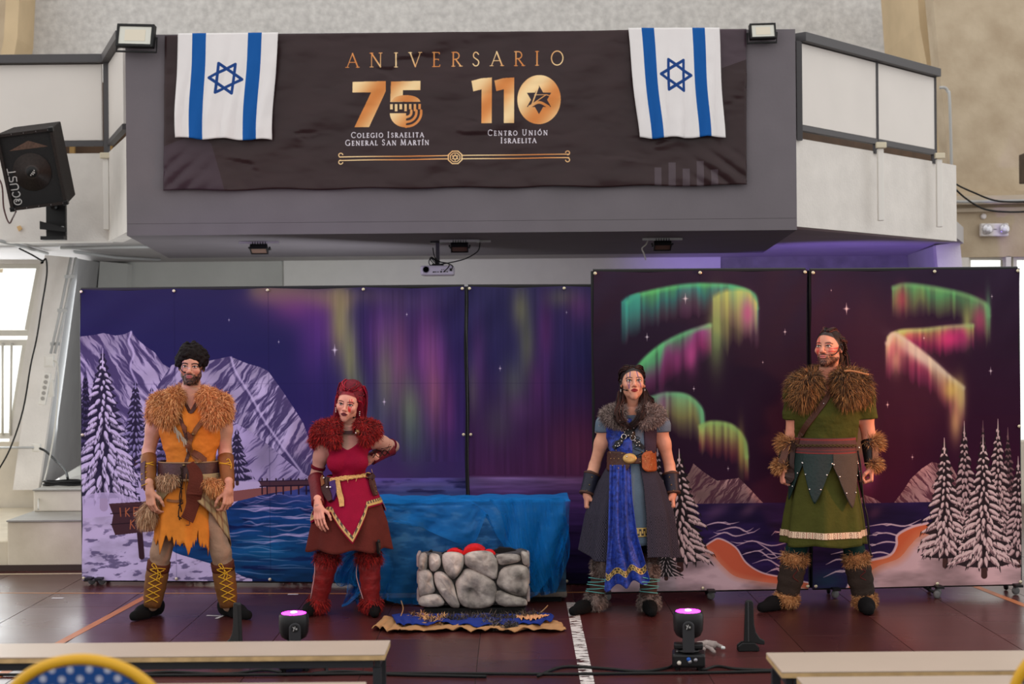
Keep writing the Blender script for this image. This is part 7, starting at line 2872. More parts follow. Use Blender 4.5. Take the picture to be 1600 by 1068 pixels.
A1.wrap('plaid_wrap', f2, 288, 392, M_CLOTHCOL, hem=lambda T: np.interp(T, [288, 300, 340, 358, 366, 392], [.42, .52, .84, .98, 1.05, .70]), nth=150, nv=60, off=.008, col=plaid)
# belt
fb1 = A1.loft([(719, 295, 42, .128, 0), (730, 295, 43, .136, 0), (747, 295, 43.5, .145, 0)])
A1.wrap('wide_belt', fb1, 0, 360, cloth_m('plum_brown_belt', (66, 38, 36), .45, var=.12, bump=.25, bs=60), off=.018, nth=90, nv=8, th=.006)
for v0, v1 in ((-.02, .08), (.93, 1.03)):
    A1.wrap('belt_edge', fb1, 0, 360, cloth_m('pale_belt_edge', (150, 118, 84), .6), hem=lambda T, q=v1: q + 0 * T, top=lambda T, q=v0: q + 0 * T, off=.022, nth=90, nv=2, th=.004)
# fur at the hips and the pelt hanging on the left
FC1 = [(196, 128, 72), (214, 152, 94), (172, 104, 56), (226, 172, 116)]
TF1 = [(192, 152, 116), (170, 126, 92), (214, 178, 142), (140, 98, 70)]
A1.furry('hip_fur', [cone(a(246, 752, -.06), a(260, 752, -.15), .022, .022), cone(a(260, 752, -.15), a(272, 750, -.17), .022, .016)], 1300, .048, TF1, droop=.7, seed=11, h=.010, under=(150, 116, 88))
A1.furry('hip_fur', [cone(a(327, 756, -.165), a(339, 760, -.12), .018, .022), cone(a(339, 760, -.12), a(346, 766, -.05), .022, .020)], 1200, .058, FC1, droop=.8, seed=12, h=.010)
A1.furry('pelt_tail', [cone(a(238, 786, -.10), a(230, 804, -.10), .018, .028), cone(a(230, 804, -.10), a(229, 812, -.10), .028, .016)], 1300, .070, TF1, droop=1.0, seed=13, h=.010, under=(150, 112, 84), jit=.25)
# sash and cords
A1.ribbon('leather_sash', [(297, 724), (305, 742), (304, 768), (296, 795), (291, 812)], [.05, .085, .10, .085, .085], cloth_m('oxblood_suede', (84, 38, 28), .8, bump=.3, bs=90), .005, .030)
A1.ribbon('waist_loop', [(262, 781), (275, 783), (287, 782)], .018, M_TAN, .004, .012)
bc = M_BRN
A1.cords('braided_cord', [[(287, 728), (284, 750), (286, 775), (282, 800), (284, 812)], [(284, 730), (287, 752), (283, 776), (286, 800)], [(288, 738), (282, 744)], [(281, 760), (288, 764)], [(288, 786), (281, 790)], [(281, 806), (286, 810)]], .0042, cloth_m('braided_dark_cord', (44, 28, 24), .8), .026)
A1.cords('hide_lace', [[(292, 740), (291, 770), (293, 800), (294, 818), (290, 820)]], .0035, M_TAN, .020)
# crossing straps with leather leaves, buckle and fringe
A1.ribbon('chest_strap', [(324, 646), (314, 660), (303, 676), (296, 694), (302, 710), (312, 722)], .030, M_TAN, .005, .008)
A1.ribbon('chest_strap', [(281, 645), (286, 664), (292, 684), (296, 702), (290, 724)], .022, M_BRN, .005, .006)
for x, y, w in ((289, 668, .032), (297, 681, .036), (294, 697, .034)):
    A1.ribbon('leather_leaf', [(x - 3, y - 7), (x, y), (x + 3, y + 8)], [.008, w, .006], cloth_m('chestnut_leather', (104, 56, 32), .5), .006, .014)
A1.ribbon('leather_flap', [(301, 704), (310, 712), (321, 720)], [.035, .045, .032], cloth_m('chestnut_leather', (1, 1, 1)), .006, .018)
A1.ribbon('buckle_plate', [(316, 652), (321, 648), (327, 645)], [.02, .034, .03], M_MIC, .006, .014)
A1.studs('buckle', [(321, 650)], .010, M_BRONZE, .020)
A1.studs('ring', [(302, 677), (288, 727), (304, 723)], .010, M_BRONZE, .014)
for i in range(7):
    x = 268 + i * 3.6
    y = 659 + i * 4.5
    A1.ribbon('fringe_strip', [(x, y), (x + 4 + (i % 2), y + 8), (x + 7, y + 17 + 3 * (i % 3))], [.014, .012, .005], cloth_m('grey_rawhide', (156, 144, 122), .8), .003, .014 + .002 * (i % 3))
# bracers with yellow laces
for q, px_, sx in (('L', (228, 231), -1), ('R', (353, 358), 1)):
    e, w = A1.J['el' + q], A1.J['wr' + q]
    A1.sleeve('bracer', e * .86 + w * .14, e * .06 + w * .94, .052, .040, M_TAN, nz=8)
    x0 = 231 if q == 'L' else 352
    for k in range(5):
        y = 722 + k * 9
    A1.cords('yellow_lace', [[(x0 - 9, 722), (x0, 724), (x0 + 8, 722)], [(x0 - 9, 724), (x0 + 2, 725), (x0 + 9, 727)]] + ([[(x0 - 10 + .3 * k, 732 + 9 * k), (x0 - 1, 728 + 9 * k)] for k in range(4)] if q == 'L' else [[(x0 - 1 + 3, 719), (x0 + 5, 717), (x0 + 9, 726), (x0 + 8, 733)]]), .0028, mat('yellow_lace', (206, 156, 36), .7), .004)
    if q == 'L':
        A1.ribbon('bracer_panel', [(224, 722), (224, 742), (225, 760)], .045, cloth_m('plum_leather', (72, 40, 52), .5), .003, .004)
# boots
M_BOOT1 = cloth_m('tan_boot_leather', (112, 70, 34), .6, var=.2, bump=.35, bs=40)
for q, xx in (('L', ((233, 257), (227, 248))), ('R', ((333, 364), (345, 370)))):
    kn, an = A1.J['kn' + q], A1.J['an' + q]
    A1.sleeve('boot', kn * .80 + an * .20, an + np.array([0, -.005, -.005]), .070, .055, M_BOOT1, nz=12, bulge=.008, wr=.002)
    A1.sleeve('boot_cuff', kn * .82 + an * .18, kn * .66 + an * .34, .074, .073, cloth_m('red_brown_cuff', (88, 44, 30), .7), nz=3)
    c0, c1 = (246, 237) if q == 'L' else (350, 358)
    L_ = []
    n = 5
    for k in range(n):
        t0, t1 = k / n, (k + 1) / n
        xa, xb = c0 + (c1 - c0) * t0, c0 + (c1 - c0) * t1
        ya, yb = 890 + 50 * t0, 890 + 50 * t1
        L_ += [[(xa - 10, ya), ((xa + xb) / 2, (ya + yb) / 2), (xb + 9, yb)], [(xa + 10, ya), ((xa + xb) / 2, (ya + yb) / 2), (xb - 9, yb)]]
    L_ += [[(c0 - 11, 889), (c0, 887), (c0 + 12, 888)], [(c0 - 2, 889), (c0 - 8, 882), (c0 - 4, 880), (c0, 888)], [(c0, 889), (c0 + 5, 897), (c0 + 2, 906)], [(c0, 889), (c0 + 1, 898), (c0 - 2, 904)]]
    A1.cords('yellow_lace', L_, .0032, mat('yellow_lace', (1, 1, 1)), .005)
A1.shoe('L', on_floor(245, 960), on_floor(205, 971), M_SHOE)
A1.shoe('R', on_floor(352, 960), on_floor(391, 969), M_SHOE)
# fur collar
A1.furry('fur_collar', [cone(a(274, 618, -.06), a(250, 632, -.02), .036, .052), cone(a(250, 632, -.02), a(243, 648, .0), .052, .042), cone(a(272, 622, -.09), a(266, 650, -.105), .042, .036), cone(a(252, 642, -.08), a(262, 656, -.10), .046, .038),
                        cone(a(320, 617, -.06), a(345, 632, -.02), .036, .052), cone(a(345, 632, -.02), a(349, 648, .0), .052, .042), cone(a(324, 620, -.09), a(332, 650, -.105), .042, .036), cone(a(343, 642, -.08), a(335, 656, -.10), .046, .038),
                        cone(a(250, 630, .06), a(298, 614, .12), .05, .05), cone(a(298, 614, .12), a(345, 630, .06), .05, .05)], 9000, .048, FC1, droop=.5, seed=5, w=.004)
# curly hair
r_ = random.Random(3)
pts = []
while len(pts) < 420:
    u, v = r_.uniform(-PI, PI), r_.uniform(-.35, 1)
    el_ = math.asin(max(-1, min(1, v)))
    d = np.array([math.cos(el_) * math.sin(u), -math.cos(el_) * math.cos(u), math.sin(el_)])
    k_ = r_.uniform(.96, 1.08) + .13 * max(0, math.sin(3.1 * u + 5 * v + 1))
    p = np.array([0, .018, .044]) + d * np.array([.086, .102, .092]) * k_
    if p[1] < -.02 and p[2] < .070 - .10 * (abs(p[0]) > .060):
        continue
    if p[2] < -.01 and p[1] < .03:
        continue
    pts.append(p)
for x in np.linspace(-.074, .078, 30):
    pts.append(np.array([x, -.080 + 7 * x * x, .070 + r_.uniform(-.020, .012)]))
for sx in (-1, 1):
    for k in range(10):
        pts.append(np.array([sx * (.082 + r_.uniform(-.006, .006)), r_.uniform(-.045, .0), r_.uniform(.012, .07)]))
A1.curls('hair', pts, (.009, .0165), mat('black_curly_hair', (20, 13, 12), .6, var=.5, vscale=90, bump=.6, bscale=160, spec=.12), 4)
headset(A1, [(282, 568), (283, 576), (286, 580), (290, 581)], (289, 581))

# ================================================================== woman in red
B1 = Person('woman with long red hair in crimson dress and red fur collar, one hand on hip', 540, 958, 9.92)
a = B1.at
B1.J = dict(neck=a(545, 671, .03), shL=a(507, 688, .02), shR=a(581, 686, .02), elL=a(494, 743, .05), elR=a(614, 697, .20), wrL=a(497, 790, -.20), wrR=a(577, 718, .09),
            hipL=a(530, 780), hipR=a(562, 780), knL=a(515, 858, -.02), knR=a(576, 858, -.02), anL=a(497, 942, .02), anR=a(580, 942, .0))
B1.solids('f', arm=.90, leg=.94, chest=.80, waist=.74, hip=.96)
SK2 = (212, 158, 136)
B1.head(544.5, 630, -.03, .965, -7, 5, 9, SK2, dict(
    iris=(52, 34, 26), brow=(60, 30, 30), broww=.0028, lips=(92, 26, 34), lash=1.25, scalp=(120, 8, 30), hairline=.066,
    strokes=[([(.024, .040), (.027, .016), (.022, -.010), (.026, -.040)], .0024, (206, 20, 24)), ([(.037, .044), (.036, .020), (.040, .0), (.034, -.044)], .0026, (206, 20, 24)), ([(.045, .034), (.046, .016)], .0022, (206, 20, 24)), ([(.028, -.012), (.034, -.044)], .003, (206, 30, 30))]), jaw=.80, nose=.82, lip=1.1)
hA = B1.hand('L', (.12, -.30, -1), (.45, .85, 0), (.85, -.4, .1), (14, 20, 14), .94, spread=1.1)
hB = B1.hand('R', (-.75, .12, -.35), (-.2, -.8, -.3), (-.3, 0, .9), (20, 25, 15), .94)
SHEER = (178, 138, 122)
B1.body(SK2, ('torso', 'armL', 'armR', 'legL', 'legR'), [hA, hB])
zN = B1.at(545, 667)[2]
M_SHEER = cloth_m('taupe_sheer_mesh', SHEER, .75, var=.05, bump=.2, bs=200)
B1.garment('sheer_top', ('torso', 'armL', 'armR'), .0055, M_SHEER, .008, clip=lambda X, Y, Z: Z - zN - .004 + 0 * X + 0 * Y, wr=.002)
M_TIGHT = cloth_m('wine_tights', (62, 14, 22), .8)
B1.garment('tights', ('legL', 'legR'), .006, M_TIGHT, .010)
xc2 = B1.at(545, 690)[0]
zN2 = B1.at(545, 701)[2]
zB2 = B1.at(545, 750)[2]
M_CRIM = cloth_m('crimson_jersey', (134, 10, 46), .8, var=.08, bump=.3, bs=160)


def neck_2(X, Y, Z):
    top = np.where(Y < B1.Y + .02, Z - zN2 - .9 * np.abs(X - xc2) ** 1.4 * 2.2, Z - zN2 - .06)
    return np.maximum(np.maximum(top, zB2 - Z), np.abs(X - xc2 - .0) - B1.px(38) - .25 * (zN2 - Z) * 0)


B1.garment('dress_bodice', ('torso',), .012, M_CRIM, .007, clip=neck_2, wr=.002)
# under-skirt and pointed over-skirt
fs = B1.loft([(742, 545, 33, .115, 0), (775, 545, 46, .155, 0), (815, 545, 58, .20, 0), (858, 544.5, 66, .235, 0)], 7, .045, .6)
B1.wrap('brown_skirt', fs, 0, 360, cloth_m('rust_brown_wool', (86, 36, 30), .9, bump=.3, bs=120), hem=lambda T: .98 + .02 * np.cos(np.radians(T * 7)), nth=200, nv=30)
fo = B1.loft([(742, 545, 33.5, .125, 0), (775, 546, 47, .170, 0), (805, 546, 60, .220, 0), (842, 547, 70, .26, 0)], 6, .02, 2.0)


def pointed(T):
    x = np.cos(np.radians(T))
    y = np.interp(x, [-1.02, -.92, -.55, -.42, .15, .60, 1.02], [800, 814, 797, 797, 842, 790, 786])
    v = np.interp(y, [742, 775, 805, 842], [0, .333, .667, 1])
    return np.where(np.sin(np.radians(T)) < .05, v, .60)


B1.wrap('crimson_overskirt', fo, 90, 450, M_CRIM, hem=pointed, nth=360, nv=30)


def goldband(T, Vv, hv, P):
    s_ = (T * .155) % 1
    vv = (Vv - (hv - .115)) / .085
    c = np.tile(lin((62, 46, 28)), (len(T), 1))
    ring = np.abs(np.hypot((s_ - .5) * 1.5, (vv - .5)) - .26) < .10
    dot = np.hypot((s_ - .5) * 1.5, vv - .5) < .10
    edge = (vv < .14) | (vv > .86)
    c[ring | dot] = lin((196, 164, 96))
    c[edge] = lin((178, 146, 80))
    return c


B1.wrap('gold_trim', fo, 170, 372, mat_col('woven_trim', .5, .2, 200, spec=.5), hem=lambda T: pointed(T) - .03, top=lambda T: pointed(T) - .115, nth=520, nv=14, off=.006, th=.002, col=goldband)
# rope belt with a hanging end, pouches
M_ROPE = cloth_m('straw_rope', (196, 158, 98), .9, var=.2, vs=50, bump=.6, bs=90)
tw = []
for k in range(3):
    tw.append([(512 + i * 4.0, 752 - i * .72 + 2.2 * math.sin(i * 1.3 + k * 2.1)) for i in range(17)])
B1.cords('rope_belt', tw, .0095, M_ROPE, .010, 3)
B1.cords('rope_fray', [[(536 + i * 7, 748 - i), (534 + i * 7 + (i % 3) * 3, 740 - i + (i % 2) * 16)] for i in range(7)], .0016, M_ROPE, .020)
B1.ribbon('rope_end', [(529, 752), (531, 768), (534, 780), (535, 792)], [.03, .036, .036, .030], M_ROPE, .006, .014)
M_DKL = cloth_m('dark_pouch_leather', (52, 26, 24), .5)
B1.ribbon('belt_pouch', [(514, 748), (513, 762), (517, 776), (519, 784)], [.06, .065, .05, .03], M_DKL, .03, .006)
B1.ribbon('purple_pouch', [(522, 752), (523, 768), (521, 782)], [.045, .05, .02], cloth_m('purple_leather', (54, 26, 92), .45), .02, .006)
B1.ribbon('buckle_strap', [(511, 747), (512, 760)], .030, M_TAN, .004, .038)
B1.studs('buckle', [(514, 749), (517, 763), (521, 763)], .008, M_SILV, .040)
B1.ribbon('tool_sheath', [(576, 744), (579, 758), (584, 775)], [.035, .045, .028], cloth_m('worn_brown_sheath', (66, 34, 24), .6), .02, .010)
B1.ribbon('tool_sheath', [(573, 741), (578, 750)], [.05, .05], M_DKL, .012, .026)
B1.studs('sheath_stud', [(578, 752), (581, 762), (583, 770)], .006, M_BRONZE, .030)
# armbands and bracers
M_WINE = cloth_m('wine_leather', (96, 18, 26), .5, var=.15, bump=.3, bs=60)
for t in (.42, .72):
    p, q = B1.J['shL'], B1.J['elL']
    B1.sleeve('arm_band', p * (1 - t) + q * t, p * (1 - t - .085) + q * (t + .085), .054 - .008 * t, .052 - .008 * t, cloth_m('wine_elastic', (92, 10, 28), .8), nz=2)
p, q = B1.J['shR'], B1.J['elR']
for t in (.50, .86):
    B1.sleeve('arm_band', p * (1 - t) + q * t, p * (1 - t - .07) + q * (t + .07), .053 - .008 * t, .052 - .008 * t, cloth_m('wine_elastic', (1, 1, 1)), nz=2)
for k in 'LR':
    e, w = B1.J['el' + k], B1.J['wr' + k]
    B1.sleeve('bracer', e * .90 + w * .10, e * .06 + w * .94, .050, .040, M_WINE, flare=(.006, .002))
B1.cords('bracer_lace', [[(583, 706), (592, 714), (600, 702), (608, 708)], [(583, 715), (592, 703), (601, 711), (609, 700)], [(582, 704), (610, 697)]], .0025, M_MIC, .004)
# boots
M_REDB = cloth_m('red_boot_leather', (118, 26, 26), .45, var=.3, vs=20, bump=.7, bs=26)
RF = [(150, 26, 26), (110, 14, 18), (176, 44, 36), (84, 8, 12)]
for k, (c0, c1) in (('L', (510, 498)), ('R', (576, 580))):
    kn, an = B1.J['kn' + k], B1.J['an' + k]
    B1.sleeve('boot', kn * .90 + an * .10, an, .070, .052, M_REDB, nz=14, bulge=.006, wr=.003)
    B1.furry('boot_fur', [cone(kn * .88 + an * .12 + np.array([dx, dy, 0]), kn * .82 + an * .18 + np.array([dx, dy, 0]), .03, .03) for dx, dy in ((-.045, 0), (.045, 0), (0, -.05), (0, .045))], 1100, .042, RF, droop=.6, seed=21, h=.011)
    B1.furry('boot_fur', [cone(an + np.array([dx, dy, .012]), an + np.array([dx, dy, -.012]), .026, .03) for dx, dy in ((-.036, 0), (.036, 0), (0, -.042), (0, .036))], 900, .036, RF, droop=.7, seed=22, h=.011)
    B1.cords('boot_lacing', [[(c0 - 17, 878), (c0 - 18, 900), (c1 - 12, 935)]], .0035, cloth_m('pale_lacing', (190, 150, 150), .6), .004)
B1.shoe('L', on_floor(496, 955), on_floor(474, 966), M_SHOE, .9)
B1.shoe('R', on_floor(581, 953), on_floor(586, 966), M_SHOE, .9)
B1.ribbon('dagger_hilt', [(587, 846), (588, 856), (588, 869)], [.022, .018, .022], M_MIC, .02, .012)
B1.studs('dagger_pommel', [(587, 846)], .013, M_MIC, .026)
# fur collar and clasp
B1.furry('fur_collar', [cone(a(524, 664, -.07), a(503, 674, -.02), .034, .044), cone(a(503, 674, -.02), a(496, 688, .02), .044, .040), cone(a(519, 668, -.09), a(523, 688, -.11), .036, .026), cone(a(508, 680, -.07), a(522, 688, -.105), .040, .030),
                        cone(a(564, 664, -.07), a(580, 672, -.02), .034, .044), cone(a(580, 672, -.02), a(583, 682, .03), .044, .040), cone(a(568, 668, -.09), a(572, 684, -.105), .036, .026), cone(a(580, 677, -.06), a(572, 685, -.1), .040, .030),
                        cone(a(501, 672, .06), a(543, 660, .11), .045, .045), cone(a(543, 660, .11), a(582, 670, .06), .045, .045)], 8000, .036, RF, droop=.4, seed=25, w=.0038)
B1.ribbon('clasp_strap', [(528, 675), (545, 675.5), (560, 674)], .022, M_DKL, .006, .016)
B1.studs('clasp_disc', [(529, 675), (562, 673.5)], .024, M_BRONZE, .012)
B1.studs('clasp_gem', [(529, 675), (562, 673.5)], .008, M_SILV, .030)
# hair
HR = [(128, 6, 30), (96, 4, 24), (156, 10, 40), (70, 2, 16)]
hh = B1.hl
V, Q = blend_mesh([(ell(hh((0, .021, .042)), np.array((.078, .096, .088)) * .965, B1.hR), .02), (ell(hh((.0, .045, .085)), np.array((.060, .070, .062)) * .965, B1.hR), .04), (cone(hh((0, .075, .08)), hh((.02, .10, -.13)), .06, .055), .05),
                   (cone(hh((-.066, .02, .03)), hh((-.072, .06, -.10)), .022, .030), .03), (cone(hh((.068, .005, .03)), hh((.070, .05, -.09)), .022, .036), .03)], .006, .03,
                  [ell(hh((0, -.085, -.012)), np.array((.070, .075, .092)) * .965, B1.hR)], .01)
hb = B1.mesh('hair', V, Q, mat('deep_red_hair', (96, 4, 26), .55, var=.35, vscale=60, spec=.2), False)
gd = []
for sx in (-1, 1):
    for k in range(6):
        gd.append([hh((sx * (.012 + .008 * k), -.062 + .012 * k, .098 - .006 * k)), hh((sx * (.045 + .006 * k), -.02 + .014 * k, .125 - .012 * k)), hh((sx * .035, .06, .14 - .01 * k)), hh((sx * .02, .11, .09))])
        gd.append([hh((sx * .068, -.035 + .01 * k, .035 + .006 * k)), hh((sx * .082, .01 + .008 * k, .02)), hh((sx * (.084), .045, -.04)), hh((sx * .080, .07, -.10 - .01 * k)), hh((sx * .075 - .02, .08, -.15))])
for k in range(8):
    gd.append([hh((-.07 + .02 * k, .05, .12)), hh((-.09 + .025 * k, .105, .06)), hh((-.095 + .027 * k, .115, -.05)), hh((-.10 + .028 * k, .11, -.16))])
B1.locks('strands', gd, 620, .006, .0036, HR, 7, hb, .35)
for sx in (-1, 1):
    e = hh((sx * .078, .0, -.040))
    mb = MB()
    for k in range(3):
        mb.lathe([(.003, 0), (.005, .004), (.003, .008)], e + np.array([sx * .003, -.004, -.012 * k]), (0, 0, -1), 8)
    mb.build('earring', M_SILV, B1.t, True)
headset(B1, [(561, 643), (558, 648), (553, 652), (551, 652)], (552, 651))

# ================================================================== woman in blue
D1 = Person('woman with dark half-up hair and grey fur collar, blue velvet drape over a dark skirt', 985, 955, 9.94)
a = D1.at
D1.J = dict(neck=a(988, 640, .03), shL=a(948, 664, .02), shR=a(1030, 664, .02), elL=a(929, 727, .05), elR=a(1046, 727, .05), wrL=a(917, 771, -.01), wrR=a(1051, 770, -.01),
            hipL=a(972, 762), hipR=a(1006, 762), knL=a(948, 852, -.02), knR=a(1012, 852, -.02), anL=a(930, 938, .02), anR=a(1014, 940, 0))
D1.solids('f', arm=.98, leg=.96, chest=.86, waist=.74, hip=.94)
SK3 = (206, 148, 122)
D1.head(988.5, 598, -.03, .985, 2, -9, 0, SK3, dict(
    iris=(70, 50, 40), brow=(40, 26, 24), broww=.0026, lips=(140, 14, 24), lash=1.2, scalp=(28, 16, 16), hairline=.064,
    strokes=[([(-.024, .062), (-.028, .026)], .0026, (40, 50, 130)), ([(-.044, .052), (-.046, .0), (-.040, -.030)], .0016, (60, 60, 120)), ([(-.030, -.004), (-.034, -.030), (-.033, -.046)], .0024, (40, 50, 130)), ([(-.036, .012), (-.022, .0)], .0022, (40, 60, 140)),
             ([(.018, .064), (.026, .028)], .0026, (40, 50, 130)), ([(.040, .012), (.028, .0), (.040, -.012), (.044, -.040)], .0018, (60, 60, 130)), ([(.030, .020), (.044, .004)], .0022, (40, 60, 140)), ([(.030, -.008), (.042, -.020)], .0016, (120, 60, 90))]), jaw=.86, nose=.88, lip=1.12)
hA = D1.hand('L', (-.05, -.15, -1), (.97, .2, 0), (.2, -.97, 0), (62, 80, 50), .96, .85, .8)
hB = D1.hand('R', (.03, -.15, -1), (-.97, .2, 0), (-.2, -.97, 0), (62, 80, 50), .96, .85, .8)
D1.body(SK3, ('torso', 'armL', 'armR', 'legL', 'legR'), [hA, hB])
M_BLK = cloth_m('black_leggings', (16, 15, 20), .8)
D1.garment('leggings', ('legL', 'legR'), .007, M_BLK, .010)
zN3, zB3, xc3 = D1.at(988, 655)[2], D1.at(988, 722)[2], D1.at(988, 690)[0]
M_SLATE = cloth_m('slate_blue_cotton', (92, 106, 122), .85, bump=.3, bs=120)
zs3 = D1.at(988, 674)[2]
D1.garment('dress_top', ('torso', 'armL', 'armR'), .011, M_SLATE, .008, wr=.003,
           clip=lambda X, Y, Z: np.maximum(np.maximum(Z - zN3 - .03, zB3 - Z), np.minimum(np.abs(X - xc3) - D1.px(37), zs3 - .004 - Z)) + 0 * Y)
M_PLUM = cloth_m('dark_plum_felt', (58, 44, 56), .9)
D1.garment('vest', ('torso',), .020, M_PLUM, .008, wr=.003,
           clip=lambda X, Y, Z: np.maximum(np.maximum(Z - zN3 - .01, zB3 - Z), np.maximum(np.abs(X - xc3) - D1.px(38), D1.px(16) - (X - xc3) + 0.25 * np.maximum(0, Z - zs3) - 1.0 * np.clip(Y - D1.Y - .02, 0, 1) * 3)))
M_VELV = mat('royal_blue_velvet', (8, 22, 92), .5, rgb2=(34, 66, 170), vscale=38, bump=.8, bscale=55, sheen=.08)
D1.garment('velvet_shoulder', ('torso',), .026, M_VELV, .008, wr=.006,
           clip=lambda X, Y, Z: np.maximum(np.maximum(Z - zN3 - .01, zB3 - Z), np.maximum(np.maximum(-D1.px(41) - (X - xc3), (X - xc3) + D1.px(2)), Y - D1.Y - .03)))
D1.cords('lacing', [[(986, 680), (1000, 684), (990, 690), (1003, 694), (990, 700), (1004, 706), (992, 712)]], .002, M_MIC, .004)
# skirts
fs = D1.loft([(720, 985, 31, .13, 0), (770, 984, 44, .175, -.01), (845, 984, 56, .235, -.01)], 8, .05, .3)
M_SLATE2 = cloth_m('slate_blue_skirt', (88, 104, 118), .85, bump=.3, bs=120)
D1.wrap('slate_skirt', fs, 0, 360, M_SLATE2, hem=lambda T: 1 + 0 * T, nth=180, nv=24)


def greek(T, Vv, hv, P):
    s_ = (T * .13) % 1
    vv = (Vv - .82) / .09
    c = np.tile(lin((188, 156, 88)), (len(T), 1))
    d = (np.abs(vv - .5 - .28 * np.sign(np.sin(s_ * 2 * PI))) < .13) | ((np.abs(np.sin(s_ * 2 * PI)) < .35) & (np.abs(vv - .5) < .34))
    c[d] = lin((40, 34, 30))
    return c


D1.wrap('gold_trim', fs, 200, 340, mat_col('woven_trim', .5, .2, 200), hem=lambda T: .91 + 0 * T, top=lambda T: .82 + 0 * T, off=.006, nth=300, nv=12, th=.002, col=greek)
fc = D1.loft([(722, 985, 33, .145, 0), (752, 985, 50, .195, 0), (800, 983, 67, .26, 0), (868, 981, 77, .31, 0)], 9, .055, 1.2)


def check(T, Vv, hv, P):
    g = ((np.abs(((T * .42) % 1) - .5) < .24) ^ (np.abs(((Vv * 46) % 1) - .5) < .24)).astype(float)
    return lin((16, 16, 26)) + (lin((58, 53, 68)) - lin((16, 16, 26))) * g[:, None]


D1.wrap('checked_overskirt', fc, 108, 243, M_CLOTHCOL, hem=lambda T: .97 + .03 * np.cos(np.radians(T * 3)), nth=240, nv=150, col=check)
D1.wrap('checked_overskirt', fc, 290, 408, M_CLOTHCOL, hem=lambda T: .99 + .02 * np.cos(np.radians(T * 3)), nth=220, nv=150, col=check)
D1.wrap('slate_lining', fc, 342, 420, M_SLATE2, hem=lambda T: 1.0 + 0 * T, off=-.012, nth=70, nv=20)
# velvet panel falling from belt to shin


def velvet(u, v):
    xl = np.interp(v, [0, .3, .6, 1], [953, 951, 949, 944])
    xr_ = np.interp(v, [0, .3, .6, 1], [985, 988, 994, 1014])
    bot = 921 - 14 * u + 5 * np.sin(u * 16)
    px = xl + (xr_ - xl) * u + 2.0 * np.sin(u * 12 + v * 3) * v
    py = 726 + (bot - 726) * v
    dep = D1.Y - np.interp(v, [0, .08, .3, .7, 1], [.140, .165, .225, .275, .285]) - .020 * np.sin(u * 19 + 1.2 * np.sin(v * 4)) * (.3 + .9 * v) - .006 * np.sin(u * 37 + v * 2) - .03 * np.sin(u * PI)
    U, W_ = px - 800.0, HZ - py
    c, q = math.cos(PHI), math.sin(PHI)
    return np.stack([(c * U + q * W_) * dep / FPX, dep, CZ + (-q * U + c * W_) * dep / FPX], -1)


V, F = sheet(velvet, 90, 90)
o = D1.mesh('velvet_drape', V, F, M_VELV)
solidify(o, .004, 0)


def hemband(u, v):
    return velvet(u, .86 + .05 * v) - np.array([0, .006, 0])


uu_, vv_ = np.meshgrid(np.linspace(0, 1, 181), np.linspace(0, 1, 13))
Pb = hemband(uu_, vv_).reshape(-1, 3)
cc_ = greek(uu_.ravel() * 110, .82 + .09 * vv_.ravel(), None, Pb)
D1.mesh('gold_trim', Pb, grid_faces(180, 12), mat_col('woven_trim', .5), True, col=cc_)
# leather waist plates with an oval buckle
M_PLATE = cloth_m('dark_tooled_leather', (66, 36, 26), .45, var=.2, bump=.5, bs=50)
M_PLATE_LIT = cloth_m('lit_tooled_leather', (140, 70, 32), .45, var=.2, bump=.5, bs=50)  # orange light on the right plate is put into its leather colour
fb = D1.loft([(701, 986, 30, .13, 0), (717, 986, 30.5, .138, 0), (734, 986, 32, .15, 0)])
D1.wrap('waist_plate', fb, 196, 262, M_PLATE, hem=lambda T: .5 + .5 * np.sqrt(np.clip(1 - ((T - 226) / 38) ** 4, 0, 1)), top=lambda T: .5 - .46 * np.sqrt(np.clip(1 - ((T - 226) / 38) ** 4, 0, 1)), off=.036, nth=60, nv=12, th=.006)
D1.wrap('waist_plate', fb, 290, 346, M_PLATE_LIT, hem=lambda T: .5 + .5 * np.sqrt(np.clip(1 - ((T - 320) / 33) ** 4, 0, 1)), top=lambda T: .5 - .46 * np.sqrt(np.clip(1 - ((T - 320) / 33) ** 4, 0, 1)), off=.036, nth=60, nv=12, th=.006)
D1.wrap('waist_strap', fb, 150, 390, M_PLATE, hem=lambda T: .62 + 0 * T, top=lambda T: .36 + 0 * T, off=.028, nth=110, nv=4, th=.006)
b, n_ = D1.cast(984, 716)
M_BRASS = mat('antique_brass', (176, 140, 84), .35, metal=.8, var=.15, vscale=40)
V, F = [], []
mb = MB()
q0 = b + n_ * .006
mb.lathe([(.040, 0), (.040, .006), (.034, .010), (.020, .011), (.004, .011)], q0, n_, 28)
mb.v = [tuple(q0 + (np.array(v) - q0) * np.array([1.12, 1, .86])) for v in mb.v]
mb.build('oval_buckle', M_BRASS, D1.t, True)
D1.studs('plate_stud', [(954, 707), (955, 716), (957, 727), (963, 703), (966, 731), (972, 708), (972, 727), (960, 716), (967, 716), (1003, 706), (1010, 704), (1017, 707), (1019, 716), (1017, 726), (1009, 730), (1003, 727), (1000, 711), (1000, 721), (1008, 713), (1008, 720)], .0042, M_BRASS, .002)
D1.studs('buckle_stud', [(980, 713), (988, 719)], .005, M_SILV, .014)
